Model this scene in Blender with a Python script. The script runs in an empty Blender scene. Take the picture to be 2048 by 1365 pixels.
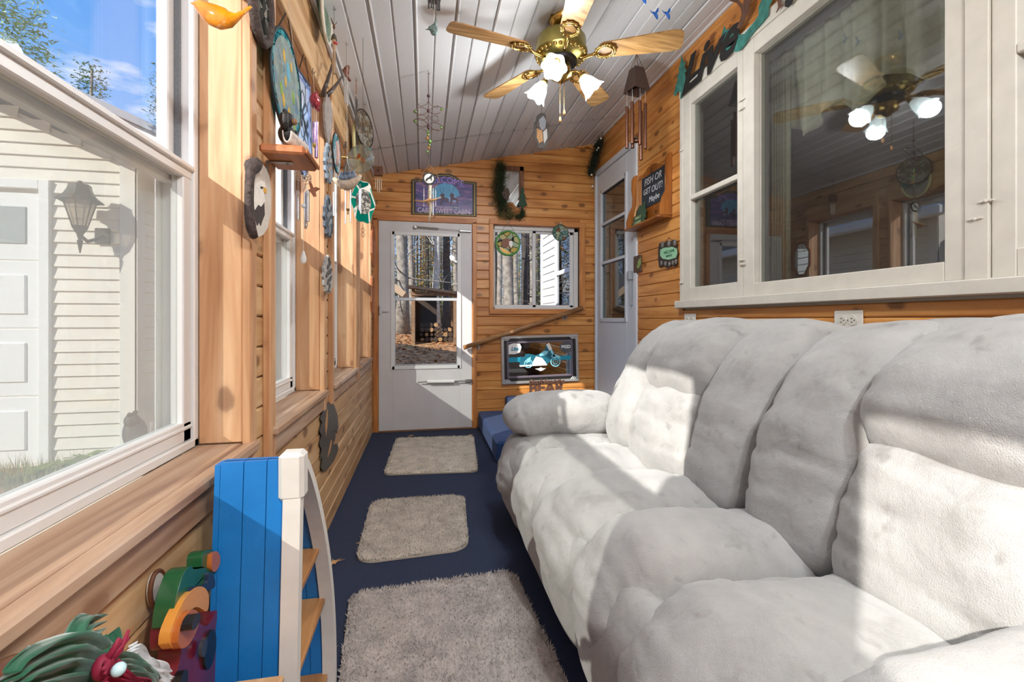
import bpy, math, random
from mathutils import Vector, Matrix, noise
random.seed(7)
C = bpy.context.scene.collection
sc = bpy.context.scene

# ------------------------------------------------------------------ camera
CAM_H = 1.077
YAW = math.atan(176/910.0)
FPX = 910.0
cd = bpy.data.cameras.new('camera'); cam = bpy.data.objects.new('camera', cd); C.objects.link(cam)
cam.location = (0, 0, CAM_H); cam.rotation_euler = (math.radians(90), 0, -YAW)
cd.sensor_fit = 'HORIZONTAL'; cd.sensor_width = 36.0; cd.lens = 36.0*FPX/2048
cd.shift_y = -42.5/2048; cd.clip_start = 0.02; cd.clip_end = 400
sc.camera = cam

# ------------------------------------------------------------------ sky, sun, exposure
w = bpy.data.worlds.new('sky'); sc.world = w; w.use_nodes = True
nt = w.node_tree; nt.nodes.clear()
def N(t, typ, **kw):
    n = t.nodes.new(typ)
    for k, v in kw.items(): setattr(n, k, v)
    return n
def ramp(t, fac, stops):
    r = N(t, 'ShaderNodeValToRGB'); cr = r.color_ramp
    while len(cr.elements) > 1: cr.elements.remove(cr.elements[-1])
    cr.elements[0].position = stops[0][0]; cr.elements[0].color = (*stops[0][1], 1)
    for p, c in stops[1:]:
        e = cr.elements.new(p); e.color = (*c, 1)
    t.links.new(fac, r.inputs[0]); return r.outputs[0]
tc = N(nt, 'ShaderNodeTexCoord'); sx = N(nt, 'ShaderNodeSeparateXYZ'); nt.links.new(tc.outputs['Generated'], sx.inputs[0])
skyc = ramp(nt, sx.outputs[2], [(0.0, (.42, .56, .80)), (.12, (.33, .53, .86)), (.45, (.14, .36, .80)), (1.0, (.08, .24, .68))])
mp = N(nt, 'ShaderNodeMapping'); mp.inputs['Scale'].default_value = (1, 1, 2.6); nt.links.new(tc.outputs['Generated'], mp.inputs[0])
cn = N(nt, 'ShaderNodeTexNoise'); cn.inputs['Scale'].default_value = 5.2; cn.inputs['Detail'].default_value = 5; nt.links.new(mp.outputs[0], cn.inputs[0])
cf = ramp(nt, cn.outputs[0], [(.52, (0, 0, 0)), (.63, (1, 1, 1))])
mx = N(nt, 'ShaderNodeMixRGB'); nt.links.new(cf, mx.inputs[0]); nt.links.new(skyc, mx.inputs[1]); mx.inputs[2].default_value = (.86, .88, .93, 1)
bg = N(nt, 'ShaderNodeBackground'); bg.inputs[1].default_value = 1.0; nt.links.new(mx.outputs[0], bg.inputs[0])
wo = N(nt, 'ShaderNodeOutputWorld'); nt.links.new(bg.outputs[0], wo.inputs[0])

SUN_DIR = Vector((.77, .66, -.56))          # the way the sunlight travels
sd = bpy.data.lights.new('sun', 'SUN'); sd.energy = 5.4; sd.angle = math.radians(.6); sd.color = (1, .96, .90)
so = bpy.data.objects.new('sun', sd); C.objects.link(so); so.rotation_euler = SUN_DIR.to_track_quat('-Z', 'Y').to_euler(); so.location = (-8, -8, 8)

vs = sc.view_settings; vs.view_transform = 'Standard'; vs.look = 'None'; vs.gamma = 1; vs.use_curve_mapping = False
vs.exposure = 0.32

# ------------------------------------------------------------------ measured room
LX, RX, FY, BY = -.48, 1.76, 4.52, -2.3     # left, right, far, back wall planes
def ceil_z(x): return 2.553 + .2098*x
_c, _s = math.cos(YAW), math.sin(YAW)
def ray(u, v):
    a = (u-1024)/FPX; return Vector((_s+a*_c, _c-a*_s, (640-v)/FPX))
O = Vector((0, 0, CAM_H))
def onx(u, v, X):
    d = ray(u, v); return O + d*(X/d.x)
def ony(u, v, Y):
    d = ray(u, v); return O + d*(Y/d.y)
def onz(u, v, Z):
    d = ray(u, v); return O + d*((Z-CAM_H)/d.z)
def onceil(u, v):
    d = ray(u, v); t = (2.553-CAM_H)/(d.z-.2098*d.x); return O + d*t
def zat(x, y, v): return CAM_H + (640-v)*(x*_s+y*_c)/FPX

# ------------------------------------------------------------------ materials
def lin(h):
    h = h.lstrip('#'); r = []
    for i in (0, 2, 4):
        c = int(h[i:i+2], 16)/255; r.append(c/12.92 if c <= .04045 else ((c+.055)/1.055)**2.4)
    return tuple(r)
_mats = {}
def mat(name, col='#808080', rough=.6, metal=0, var=0.0, vscale=8, bump=0, bscale=60, emit=None, estr=0, spec=.5, sheen=0, alpha=1, coat=0):
    if name in _mats: return _mats[name]
    m = bpy.data.materials.new(name); m.use_nodes = True; t = m.node_tree
    b = t.nodes['Principled BSDF']
    c = lin(col) if isinstance(col, str) else col
    b.inputs['Base Color'].default_value = (*c, 1); b.inputs['Roughness'].default_value = rough
    b.inputs['Metallic'].default_value = metal; b.inputs['Specular IOR Level'].default_value = spec
    if sheen: b.inputs['Sheen Weight'].default_value = sheen
    if coat: b.inputs['Coat Weight'].default_value = coat
    if alpha < 1: b.inputs['Alpha'].default_value = alpha
    if emit: b.inputs['Emission Color'].default_value = (*lin(emit), 1); b.inputs['Emission Strength'].default_value = estr
    g = N(t, 'ShaderNodeNewGeometry')
    if var:
        n = N(t, 'ShaderNodeTexNoise'); n.inputs['Scale'].default_value = vscale; n.inputs['Detail'].default_value = 4
        t.links.new(g.outputs['Position'], n.inputs[0])
        o = ramp(t, n.outputs[0], [(.3, tuple(x*(1-var) for x in c)), (.7, tuple(min(1, x*(1+var*.6)) for x in c))])
        t.links.new(o, b.inputs['Base Color'])
    if bump:
        n = N(t, 'ShaderNodeTexNoise'); n.inputs['Scale'].default_value = bscale; n.inputs['Detail'].default_value = 3
        t.links.new(g.outputs['Position'], n.inputs[0])
        bp = N(t, 'ShaderNodeBump'); bp.inputs['Strength'].default_value = bump; bp.inputs['Distance'].default_value = .01
        t.links.new(n.outputs[0], bp.inputs['Height']); t.links.new(bp.outputs[0], b.inputs['Normal'])
    _mats[name] = m; return m

def wood(name, light, mid, dark, axis=0, rough=.42, knots=.7, gs=1.0, coat=0.0, kd='#5a2c12'):
    if name in _mats: return _mats[name]
    m = bpy.data.materials.new(name); m.use_nodes = True; t = m.node_tree; b = t.nodes['Principled BSDF']
    g = N(t, 'ShaderNodeNewGeometry'); oi = N(t, 'ShaderNodeObjectInfo')
    ad = N(t, 'ShaderNodeVectorMath', operation='MULTIPLY_ADD')
    cx = N(t, 'ShaderNodeCombineXYZ')
    for i in range(3): t.links.new(oi.outputs['Random'], cx.inputs[i])
    t.links.new(cx.outputs[0], ad.inputs[0]); ad.inputs[1].default_value = (13, 17, 11); t.links.new(g.outputs['Position'], ad.inputs[2])
    def mapped(lo, hi):
        mp = N(t, 'ShaderNodeMapping'); s = [hi]*3; s[axis] = lo; mp.inputs['Scale'].default_value = s
        t.links.new(ad.outputs[0], mp.inputs[0]); return mp.outputs[0]
    n1 = N(t, 'ShaderNodeTexNoise'); n1.inputs['Scale'].default_value = 1; n1.inputs['Detail'].default_value = 5; n1.inputs['Distortion'].default_value = .6
    t.links.new(mapped(2.2*gs, 26*gs), n1.inputs[0])
    col = ramp(t, n1.outputs[0], [(.28, lin(light)), (.5, lin(mid)), (.72, lin(dark))])
    n2 = N(t, 'ShaderNodeTexNoise'); n2.inputs['Scale'].default_value = 1; n2.inputs['Detail'].default_value = 2
    t.links.new(mapped(1.0, 7), n2.inputs[0])
    mm = N(t, 'ShaderNodeMixRGB', blend_type='MULTIPLY'); mm.inputs[0].default_value = .75
    t.links.new(col, mm.inputs[1]); t.links.new(ramp(t, n2.outputs[0], [(.3, (.72, .62, .52)), (.6, (1, 1, 1))]), mm.inputs[2])
    out = mm.outputs[0]
    # plank to plank tone
    hv = N(t, 'ShaderNodeMixRGB', blend_type='MULTIPLY'); hv.inputs[0].default_value = 1
    t.links.new(out, hv.inputs[1]); t.links.new(ramp(t, oi.outputs['Random'], [(0, (.84, .80, .76)), (.5, (1, 1, 1)), (1, (.93, .88, .82))]), hv.inputs[2]); out = hv.outputs[0]
    if knots:
        v = N(t, 'ShaderNodeTexVoronoi'); v.inputs['Scale'].default_value = 1; v.inputs['Randomness'].default_value = 1
        t.links.new(mapped(4.6, 8.0), v.inputs[0])
        n3 = N(t, 'ShaderNodeTexNoise'); n3.inputs['Scale'].default_value = 30; t.links.new(g.outputs['Position'], n3.inputs[0])
        dd = N(t, 'ShaderNodeMath', operation='MULTIPLY_ADD'); t.links.new(n3.outputs[0], dd.inputs[0]); dd.inputs[1].default_value = .10; t.links.new(v.outputs['Distance'], dd.inputs[2])
        kf = ramp(t, dd.outputs[0], [(.16, (1, 1, 1)), (.20, (.75, .75, .75)), (.225, (.25, .25, .25)), (.28, (0, 0, 0))])
        km = N(t, 'ShaderNodeMixRGB'); t.links.new(kf, km.inputs[0]); t.links.new(out, km.inputs[1]); km.inputs[2].default_value = (*lin(kd), 1)
        k2 = N(t, 'ShaderNodeMixRGB'); k2.inputs[0].default_value = knots; t.links.new(out, k2.inputs[1]); t.links.new(km.outputs[0], k2.inputs[2]); out = k2.outputs[0]
    t.links.new(out, b.inputs['Base Color']); b.inputs['Roughness'].default_value = rough
    if coat: b.inputs['Coat Weight'].default_value = coat; b.inputs['Coat Roughness'].default_value = .25
    bp = N(t, 'ShaderNodeBump'); bp.inputs['Strength'].default_value = .12; bp.inputs['Distance'].default_value = .004
    t.links.new(n1.outputs[0], bp.inputs['Height']); t.links.new(bp.outputs[0], b.inputs['Normal'])
    _mats[name] = m; return m

def glassy(name, tint='#ffffff', refl=1.0, base=0.04, dirt=0, dcol='#ffffff', rough=0.0):
    """thin pane: transparent body with a fresnel reflection and a film of dirt"""
    if name in _mats: return _mats[name]
    m = bpy.data.materials.new(name); m.use_nodes = True; t = m.node_tree; t.nodes.clear()
    o = N(t, 'ShaderNodeOutputMaterial'); tr = N(t, 'ShaderNodeBsdfTransparent'); tr.inputs[0].default_value = (*lin(tint), 1)
    gl = N(t, 'ShaderNodeBsdfGlossy'); gl.inputs['Roughness'].default_value = rough
    ge = N(t, 'ShaderNodeNewGeometry'); dt = N(t, 'ShaderNodeVectorMath', operation='DOT_PRODUCT'); t.links.new(ge.outputs['Normal'], dt.inputs[0]); t.links.new(ge.outputs['Incoming'], dt.inputs[1])
    ab = N(t, 'ShaderNodeMath', operation='ABSOLUTE'); t.links.new(dt.outputs['Value'], ab.inputs[0])
    sb = N(t, 'ShaderNodeMath', operation='SUBTRACT'); sb.inputs[0].default_value = 1; t.links.new(ab.outputs[0], sb.inputs[1])
    pw_ = N(t, 'ShaderNodeMath', operation='POWER'); t.links.new(sb.outputs[0], pw_.inputs[0]); pw_.inputs[1].default_value = 5
    ma = N(t, 'ShaderNodeMath', operation='MULTIPLY_ADD'); t.links.new(pw_.outputs[0], ma.inputs[0]); ma.inputs[1].default_value = refl*.8; ma.inputs[2].default_value = base
    ma.use_clamp = True
    mix = N(t, 'ShaderNodeMixShader'); t.links.new(ma.outputs[0], mix.inputs[0]); t.links.new(tr.outputs[0], mix.inputs[1]); t.links.new(gl.outputs[0], mix.inputs[2])
    out = mix.outputs[0]
    if dirt:
        df = N(t, 'ShaderNodeBsdfDiffuse'); df.inputs[0].default_value = (*lin(dcol), 1)
        g = N(t, 'ShaderNodeNewGeometry'); n = N(t, 'ShaderNodeTexNoise'); n.inputs['Scale'].default_value = 3; n.inputs['Detail'].default_value = 6
        t.links.new(g.outputs['Position'], n.inputs[0])
        r = ramp(t, n.outputs[0], [(.35, (dirt*.5,)*3), (.75, (dirt,)*3)])
        m2 = N(t, 'ShaderNodeMixShader'); t.links.new(r, m2.inputs[0]); t.links.new(out, m2.inputs[1]); t.links.new(df.outputs[0], m2.inputs[2]); out = m2.outputs[0]
    t.links.new(out, o.inputs[0]); _mats[name] = m; return m

def screen_mat():
    m = bpy.data.materials.new('insect_screen_mesh'); m.use_nodes = True; t = m.node_tree; t.nodes.clear()
    o = N(t, 'ShaderNodeOutputMaterial'); a = N(t, 'ShaderNodeBsdfTransparent'); b = N(t, 'ShaderNodeBsdfDiffuse'); b.inputs[0].default_value = (.75, .75, .75, 1)
    x_ = N(t, 'ShaderNodeMixShader'); x_.inputs[0].default_value = .26; t.links.new(a.outputs[0], x_.inputs[1]); t.links.new(b.outputs[0], x_.inputs[2]); t.links.new(x_.outputs[0], o.inputs[0]); return m
def stained(name, stops, scale=30, lead='#20282a', alpha=.45, cell=True):
    """coloured, lead-lined translucent glass"""
    if name in _mats: return _mats[name]
    m = bpy.data.materials.new(name); m.use_nodes = True; t = m.node_tree; t.nodes.clear()
    o = N(t, 'ShaderNodeOutputMaterial'); g = N(t, 'ShaderNodeNewGeometry')
    v = N(t, 'ShaderNodeTexVoronoi'); v.inputs['Scale'].default_value = scale; t.links.new(g.outputs['Position'], v.inputs[0])
    e = N(t, 'ShaderNodeTexVoronoi', feature='DISTANCE_TO_EDGE'); e.inputs['Scale'].default_value = scale; t.links.new(g.outputs['Position'], e.inputs[0])
    sp = N(t, 'ShaderNodeSeparateColor'); t.links.new(v.outputs['Color'], sp.inputs[0])
    k = len(stops); col = ramp(t, sp.outputs[0], [(i/k, lin(s)) for i, s in enumerate(stops)])
    col.node.color_ramp.interpolation = 'CONSTANT' if cell else 'LINEAR'
    tr = N(t, 'ShaderNodeBsdfTransparent'); t.links.new(col, tr.inputs[0])
    df = N(t, 'ShaderNodeBsdfDiffuse'); t.links.new(col, df.inputs[0])
    tl = N(t, 'ShaderNodeBsdfTranslucent'); t.links.new(col, tl.inputs[0])
    a = N(t, 'ShaderNodeMixShader'); a.inputs[0].default_value = .5; t.links.new(df.outputs[0], a.inputs[1]); t.links.new(tl.outputs[0], a.inputs[2])
    b = N(t, 'ShaderNodeMixShader'); b.inputs[0].default_value = 1-alpha; t.links.new(a.outputs[0], b.inputs[1]); t.links.new(tr.outputs[0], b.inputs[2])
    ld = N(t, 'ShaderNodeBsdfDiffuse'); ld.inputs[0].default_value = (*lin(lead), 1)
    ef = ramp(t, e.outputs['Distance'], [(.03, (1, 1, 1)), (.06, (0, 0, 0))])
    c = N(t, 'ShaderNodeMixShader'); t.links.new(ef, c.inputs[0]); t.links.new(b.outputs[0], c.inputs[1]); t.links.new(ld.outputs[0], c.inputs[2])
    t.links.new(c.outputs[0], o.inputs[0]); _mats[name] = m; return m

# ------------------------------------------------------------------ mesh builder
class MB:
    def __init__(s): s.v = []; s.f = []; s.mi = []; s.k = 0
    def add(s, vs, fs):
        o = len(s.v); s.v += [Vector(p) for p in vs]; s.f += [tuple(i+o for i in f) for f in fs]; s.mi += [s.k]*len(fs); return s
    def box(s, a, b, M=None):
        x0, y0, z0 = [min(a[i], b[i]) for i in range(3)]; x1, y1, z1 = [max(a[i], b[i]) for i in range(3)]
        vs = [Vector(p) for p in ((x0,y0,z0),(x1,y0,z0),(x1,y1,z0),(x0,y1,z0),(x0,y0,z1),(x1,y0,z1),(x1,y1,z1),(x0,y1,z1))]
        if M: vs = [M @ p for p in vs]
        return s.add(vs, [(0,3,2,1),(4,5,6,7),(0,1,5,4),(1,2,6,5),(2,3,7,6),(3,0,4,7)])
    def bbox(s, a, b, r=.004, M=None):
        """box with all edges chamfered"""
        lo = [min(a[i], b[i]) for i in range(3)]; hi = [max(a[i], b[i]) for i in range(3)]
        r = min(r, *[(hi[i]-lo[i])*.45 for i in range(3)])
        idx = {}; vs = []
        for sx in (0, 1):
            for sy in (0, 1):
                for sz in (0, 1):
                    for ax in range(3):
                        p = []
                        for i, sg in enumerate((sx, sy, sz)):
                            base = hi[i] if sg else lo[i]; inn = (hi[i]-r) if sg else (lo[i]+r)
                            p.append(base if i == ax else inn)
                        idx[(sx, sy, sz, ax)] = len(vs); vs.append(Vector(p))
        fs = []
        for ax in range(3):
            o1, o2 = (ax+1) % 3, (ax+2) % 3
            for sg in (0, 1):
                q = []
                for (c1, c2) in ((0,0),(1,0),(1,1),(0,1)):
                    k = [0,0,0]; k[ax] = sg; k[o1] = c1; k[o2] = c2; q.append(idx[(*k, ax)])
                fs.append(tuple(q) if sg else tuple(reversed(q)))
            for c1 in (0, 1):
                for c2 in (0, 1):
                    k0 = [0,0,0]; k1 = [0,0,0]; k0[ax] = 0; k1[ax] = 1
                    for k in (k0, k1): k[o1] = c1; k[o2] = c2
                    q = (idx[(*k0, o1)], idx[(*k1, o1)], idx[(*k1, o2)], idx[(*k0, o2)])
                    fs.append(q if c1 != c2 else tuple(reversed(q)))
        for sx in (0, 1):
            for sy in (0, 1):
                for sz in (0, 1):
                    q = (idx[(sx,sy,sz,0)], idx[(sx,sy,sz,1)], idx[(sx,sy,sz,2)])
                    fs.append(q if (sx+sy+sz) % 2 else tuple(reversed(q)))
        if M: vs = [M @ p for p in vs]
        return s.add(vs, fs)
    def tube(s, pts, r, n=8, cap=True, closed=False):
        pts = [Vector(p) for p in pts]; m = len(pts); rs = r if isinstance(r, (list, tuple)) else [r]*m
        vs = []; fs = []; up = None
        for i, p in enumerate(pts):
            if closed: t = pts[(i+1) % m]-pts[i-1]
            else: t = (pts[min(i+1, m-1)]-pts[max(i-1, 0)])
            t = t.normalized() if t.length > 1e-9 else Vector((0,0,1))
            if up is None: up = t.orthogonal().normalized()
            up = (up - t*up.dot(t)); up = up.normalized() if up.length > 1e-6 else t.orthogonal().normalized()
            sd_ = t.cross(up)
            for k in range(n):
                a = 2*math.pi*k/n; vs.append(p + (up*math.cos(a)+sd_*math.sin(a))*rs[i])
        rng = m if closed else m-1
        for i in range(rng):
            j = (i+1) % m
            for k in range(n):
                l = (k+1) % n; fs.append((i*n+k, i*n+l, j*n+l, j*n+k))
        if cap and not closed:
            fs.append(tuple(reversed(range(n)))); fs.append(tuple((m-1)*n+k for k in range(n)))
        return s.add(vs, fs)
    def lathe(s, prof, c=(0,0,0), n=24, ax=(0,0,1), cap=False):
        """prof: (radius, height) pairs along the axis"""
        ax = Vector(ax).normalized(); u = ax.orthogonal().normalized(); w_ = ax.cross(u); c = Vector(c); vs = []; fs = []
        for r, h in prof:
            for k in range(n):
                a = 2*math.pi*k/n; vs.append(c + ax*h + (u*math.cos(a)+w_*math.sin(a))*max(r, 1e-5))
        for i in range(len(prof)-1):
            for k in range(n):
                l = (k+1) % n; fs.append((i*n+k, i*n+l, (i+1)*n+l, (i+1)*n+k))
        if cap: fs.append(tuple(reversed(range(n)))); fs.append(tuple((len(prof)-1)*n+k for k in range(n)))
        return s.add(vs, fs)
    def ball(s, c, r, nu=12, nv=8, M=None):
        r = Vector((r, r, r)) if not hasattr(r, '__len__') else Vector(r); c = Vector(c); vs = []; fs = []
        R = M or Matrix.Identity(3)
        for j in range(1, nv):
            ph = math.pi*j/nv
            for i in range(nu):
                a = 2*math.pi*i/nu; vs.append(c + R @ Vector((r.x*math.sin(ph)*math.cos(a), r.y*math.sin(ph)*math.sin(a), r.z*math.cos(ph))))
        t0 = len(vs); vs.append(c + R @ Vector((0,0,r.z))); vs.append(c + R @ Vector((0,0,-r.z)))
        for i in range(nu):
            l = (i+1) % nu; fs.append((t0, i, l)); fs.append((t0+1, (nv-2)*nu+l, (nv-2)*nu+i))
            for j in range(nv-2): fs.append((j*nu+i, (j+1)*nu+i, (j+1)*nu+l, j*nu+l))
        return s.add(vs, fs)
    def prism(s, poly, o, U, V, th, bev=0):
        """flat outline (a,b) in the plane o + a*U + b*V, given a real thickness th along U x V"""
        U = Vector(U).normalized(); V = Vector(V).normalized(); W = U.cross(V); o = Vector(o)
        ar = sum(poly[i][0]*poly[(i+1) % len(poly)][1]-poly[(i+1) % len(poly)][0]*poly[i][1] for i in range(len(poly)))
        if ar < 0: poly = list(reversed(poly))
        n = len(poly); p = [o+U*a+V*b for a, b in poly]
        vs = p + [q+W*th for q in p]
        from mathutils.geometry import tessellate_polygon
        tri = tessellate_polygon([[Vector((a, b, 0)) for a, b in poly]])
        fs = []
        for t in tri:
            a, b, c_ = t
            cr = (poly[b][0]-poly[a][0])*(poly[c_][1]-poly[a][1])-(poly[b][1]-poly[a][1])*(poly[c_][0]-poly[a][0])
            if cr < 0: a, b = b, a
            fs.append((b, a, c_)); fs.append((a+n, b+n, c_+n))
        fs += [(i, (i+1) % n, (i+1) % n+n, i+n) for i in range(n)]
        return s.add(vs, fs)
    def disc(s, c, r, U, V, th, n=32, ry=None):
        ry = ry or r
        return s.prism([(r*math.cos(2*math.pi*i/n), ry*math.sin(2*math.pi*i/n)) for i in range(n)], c, U, V, th)
    def ring(s, c, r, U, V, t, n=36, ry=None, m=8):
        U = Vector(U).normalized(); V = Vector(V).normalized(); ry = ry or r
        return s.tube([Vector(c)+U*r*math.cos(2*math.pi*i/n)+V*ry*math.sin(2*math.pi*i/n) for i in range(n)], t, m, closed=True)

def obj(name, mb, m, parent=None, smooth=False, label=None, kind=None, auto=None):
    me = bpy.data.meshes.new(name)
    base = Vector((0, 0, 0)); p = parent
    while p is not None: base += p.location; p = p.parent
    own = Vector((0, 0, 0))
    if parent is None and kind is None and mb.v:                     # a thing that is one mesh: origin at its base
        xs = [v.x for v in mb.v]; ys = [v.y for v in mb.v]; zs = [v.z for v in mb.v]
        own = Vector(((min(xs)+max(xs))/2, (min(ys)+max(ys))/2, min(zs)))
    me.from_pydata([tuple(v-base-own) for v in mb.v], [], mb.f)
    ms = m if isinstance(m, (list, tuple)) else [m]
    for x in ms: me.materials.append(x)
    if len(ms) > 1: me.polygons.foreach_set('material_index', mb.mi)
    if smooth:
        me.polygons.foreach_set('use_smooth', [True]*len(me.polygons))
        if auto is not None:
            try: me.set_sharp_from_angle(angle=math.radians(auto))
            except Exception: pass
    me.update()
    o = bpy.data.objects.new(name, me); C.objects.link(o); o.location = own
    if parent: o.parent = parent
    if label: o['label'] = label
    if kind: o['kind'] = kind
    return o
def tag(o, label, cat, group=None):
    o['label'] = label; o['category'] = cat
    if group: o['group'] = group
    return o
def thing(name, label, cat, loc=(0, 0, 0), group=None):
    o = bpy.data.objects.new(name, None); C.objects.link(o); o.location = loc; o.empty_display_size = .05
    return tag(o, label, cat, group)
def struct(name, mb=None, m=None):
    if mb is None:
        o = bpy.data.objects.new(name, None); C.objects.link(o); o['kind'] = 'structure'; return o
    return obj(name, mb, m, kind='structure')

_fc = {}
def text(s, size, c, U, V, th, m, parent, name='lettering', shear=0, bold=0, sx=1.0, arc=0, label=None, align='CENTER'):
    """real extruded letters; c is the centre of the line, U along it, V up"""
    cu = bpy.data.curves.new('t', 'FONT'); cu.body = s; cu.size = size; cu.align_x = align; cu.align_y = 'CENTER'
    cu.extrude = .5; cu.shear = shear; cu.offset = bold; cu.resolution_u = 3
    ob = bpy.data.objects.new('t', cu); C.objects.link(ob)
    bpy.context.view_layer.update()
    me = bpy.data.meshes.new_from_object(ob)
    U = Vector(U).normalized(); V = Vector(V).normalized(); W = U.cross(V); c = Vector(c); mb = MB()
    vs = []
    for v in me.vertices:
        x, y = v.co.x*sx, v.co.y
        if arc: y -= arc*x*x
        vs.append(c+U*x+V*y+W*((v.co.z+.5)*th))
    mb.add(vs, [tuple(p.vertices) for p in me.polygons])
    bpy.data.objects.remove(ob); bpy.data.meshes.remove(me)
    return obj(name, mb, m, parent, label=label)

def img_mat(name, bgcol, rough=.4): return mat(name, bgcol, rough, coat=.3)
XL = Vector((0, 1, 0)); ZU = Vector((0, 0, 1)); XR = Vector((0, -1, 0)); XF = Vector((1, 0, 0))   # left / right / far wall "rightwards"
# ================================================================== SETTING
PINE_L = dict(light='#dfc096', mid='#d2ab7c', dark='#b58a5e')
PINE_R = dict(light='#e2ab66', mid='#d4934c', dark='#b67337')
pineY = wood('pine_left', axis=1, rough=.5, **PINE_L)
pineYR = wood('pine_right', axis=1, rough=.38, **PINE_R)
pineX = wood('pine_far', axis=0, rough=.38, **PINE_R)
pineZ = wood('pine_upright', axis=2, rough=.5, light='#dcb790', mid='#cfa279', dark='#b27f56', knots=.6)
pineZR = wood('pine_upright_warm', axis=2, rough=.45, light='#dda066', mid='#cb8746', dark='#a9652f', knots=.5)
pineXR = wood('pine_cross_warm', axis=0, rough=.45, light='#dda066', mid='#cb8746', dark='#a9652f', knots=.4)
sillM = wood('pine_sill', axis=1, rough=.5, light='#cfbba8', mid='#bb9c82', dark='#86604a', knots=.6, gs=.7, kd='#6e4022')
darkgap = mat('dark_gap', '#2b1a0e', .9)
vinyl = mat('white_vinyl', '#dcdcda', .4)
vinylg = mat('grey_track', '#6f7276', .6, var=.25, vscale=260)
paintw = mat('old_white_paint', '#cdc8bc', .55, var=.07, vscale=12, bump=.15, bscale=25)
sidingM = mat('cream_siding', '#f0e9da', .6, var=.05, vscale=3)
sidingW = mat('white_siding', '#e6e6e4', .6)
pane = glassy('window_pane', refl=.7, base=.02)
pane_far = glassy('far_pane', refl=.3, base=.006)
pane_dirty = glassy('window_pane_dusty', tint='#eef0ee', refl=.7, base=.02, dirt=.07, dcol='#ffffff')
extM = mat('outer_wall', '#cfc8ba', .8)

def plank(a0, a1, z0, z1, plane, fixed, out, m, parent, dep=.018):
    """horizontal board with chamfered long edges; plane 'x' lies on X=fixed and runs along Y, 'y' lies on Y=fixed"""
    g = .0012; r = .006; h0, h1 = z0+g, z1-g
    if h1-h0 < .02: return
    prof = [(0, h0), (dep-r, h0), (dep, h0+r*.9), (dep, h1-r*.9), (dep-r, h1), (0, h1)]
    vs = []; fs = []
    for a in (a0, a1):
        for d, z in prof:
            if plane == 'x': vs.append((fixed+out*(d-dep), a, z))
            else: vs.append((a, fixed+out*(d-dep), z))
    n = 6; flip = (plane == 'x') == (out > 0)
    for i in range(n):
        j = (i+1) % n; q = (i, j, j+n, i+n); fs.append(q if flip else tuple(reversed(q)))
    fs.append(tuple(reversed(range(n))) if flip else tuple(range(n))); fs.append(tuple(range(n, 2*n)) if flip else tuple(reversed(range(n, 2*n))))
    mb = MB().add(vs, fs); obj('plank', mb, m, parent)
def clad(a0, a1, ztop, holes, plane, fixed, out, m, parent, pitch=.0905, z0=0.0, dep=.018):
    z = z0; k = 0
    while z < 3.0:
        z1 = z+pitch; spans = [(a0, a1)]; extra = []
        for (h0, h1, hz0, hz1) in holes:
            if z1 > hz0+.004 and z < hz1-.004:
                if z < hz0-.02: extra.append((h0, h1, z, hz0))
                if z1 > hz1+.02: extra.append((h0, h1, hz1, z1))
                ns = []
                for (p, q) in spans:
                    if h1 <= p or h0 >= q: ns.append((p, q)); continue
                    if h0 > p: ns.append((p, h0))
                    if h1 < q: ns.append((h1, q))
                spans = ns
        zz = z1
        for (p, q) in spans:
            if callable(ztop):
                lim = min(ztop(p), ztop(q))
                # boards are cut where the ceiling slopes across them
                if lim < z+.02:
                    if max(ztop(p), ztop(q)) < z+.02: continue
                    slope = (ztop(q)-ztop(p))/(q-p); p = max(p, p+(z+.02-ztop(p))/slope)
            else: zz = min(z1, ztop)
            if zz-z > .02 and q-p > .02: plank(p, q, z, zz, plane, fixed, out, m, parent, dep)
        for (p, q, za, zb) in extra:
            tp = min(ztop(p), ztop(q)) if callable(ztop) else ztop
            if min(zb, tp)-za > .02: plank(max(p, a0), min(q, a1), za, min(zb, tp), plane, fixed, out, m, parent, dep)
        z = z1; k += 1

# ---- floor
def carpet_mat():
    m = mat('blue_carpet', '#162748', .95, var=.45, vscale=160, bump=.6, bscale=420, sheen=.04); return m
carpet = carpet_mat()
fl = struct('floor', MB().box((-.75, BY-.1, -.06), (RX+.1, FY+.1, 0)), carpet)

# ---- ceiling with vinyl soffit panels
ceilM = mat('ceiling_vinyl', '#d9d8d8', .5)
def perf_mat():
    m = bpy.data.materials.new('ceiling_vinyl_vented'); m.use_nodes = True; t = m.node_tree; b = t.nodes['Principled BSDF']
    g = N(t, 'ShaderNodeNewGeometry'); s = N(t, 'ShaderNodeSeparateXYZ'); t.links.new(g.outputs['Position'], s.inputs[0])
    def sn(o, k, ph=0):
        a = N(t, 'ShaderNodeMath', operation='MULTIPLY_ADD'); t.links.new(o, a.inputs[0]); a.inputs[1].default_value = k; a.inputs[2].default_value = ph
        c = N(t, 'ShaderNodeMath', operation='SINE'); t.links.new(a.outputs[0], c.inputs[0]); return c.outputs[0]
    p = N(t, 'ShaderNodeMath', operation='MULTIPLY'); t.links.new(sn(s.outputs[0], 620), p.inputs[0]); t.links.new(sn(s.outputs[1], 520), p.inputs[1])
    r = ramp(t, p.outputs[0], [(.42, lin('#d9d8d8')), (.60, lin('#7b7c7e'))])
    t.links.new(r, b.inputs['Base Color']); b.inputs['Roughness'].default_value = .5; return m
ceilP = perf_mat()
cb = MB(); zl, zr = ceil_z(LX-.3), ceil_z(RX+.3)
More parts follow.
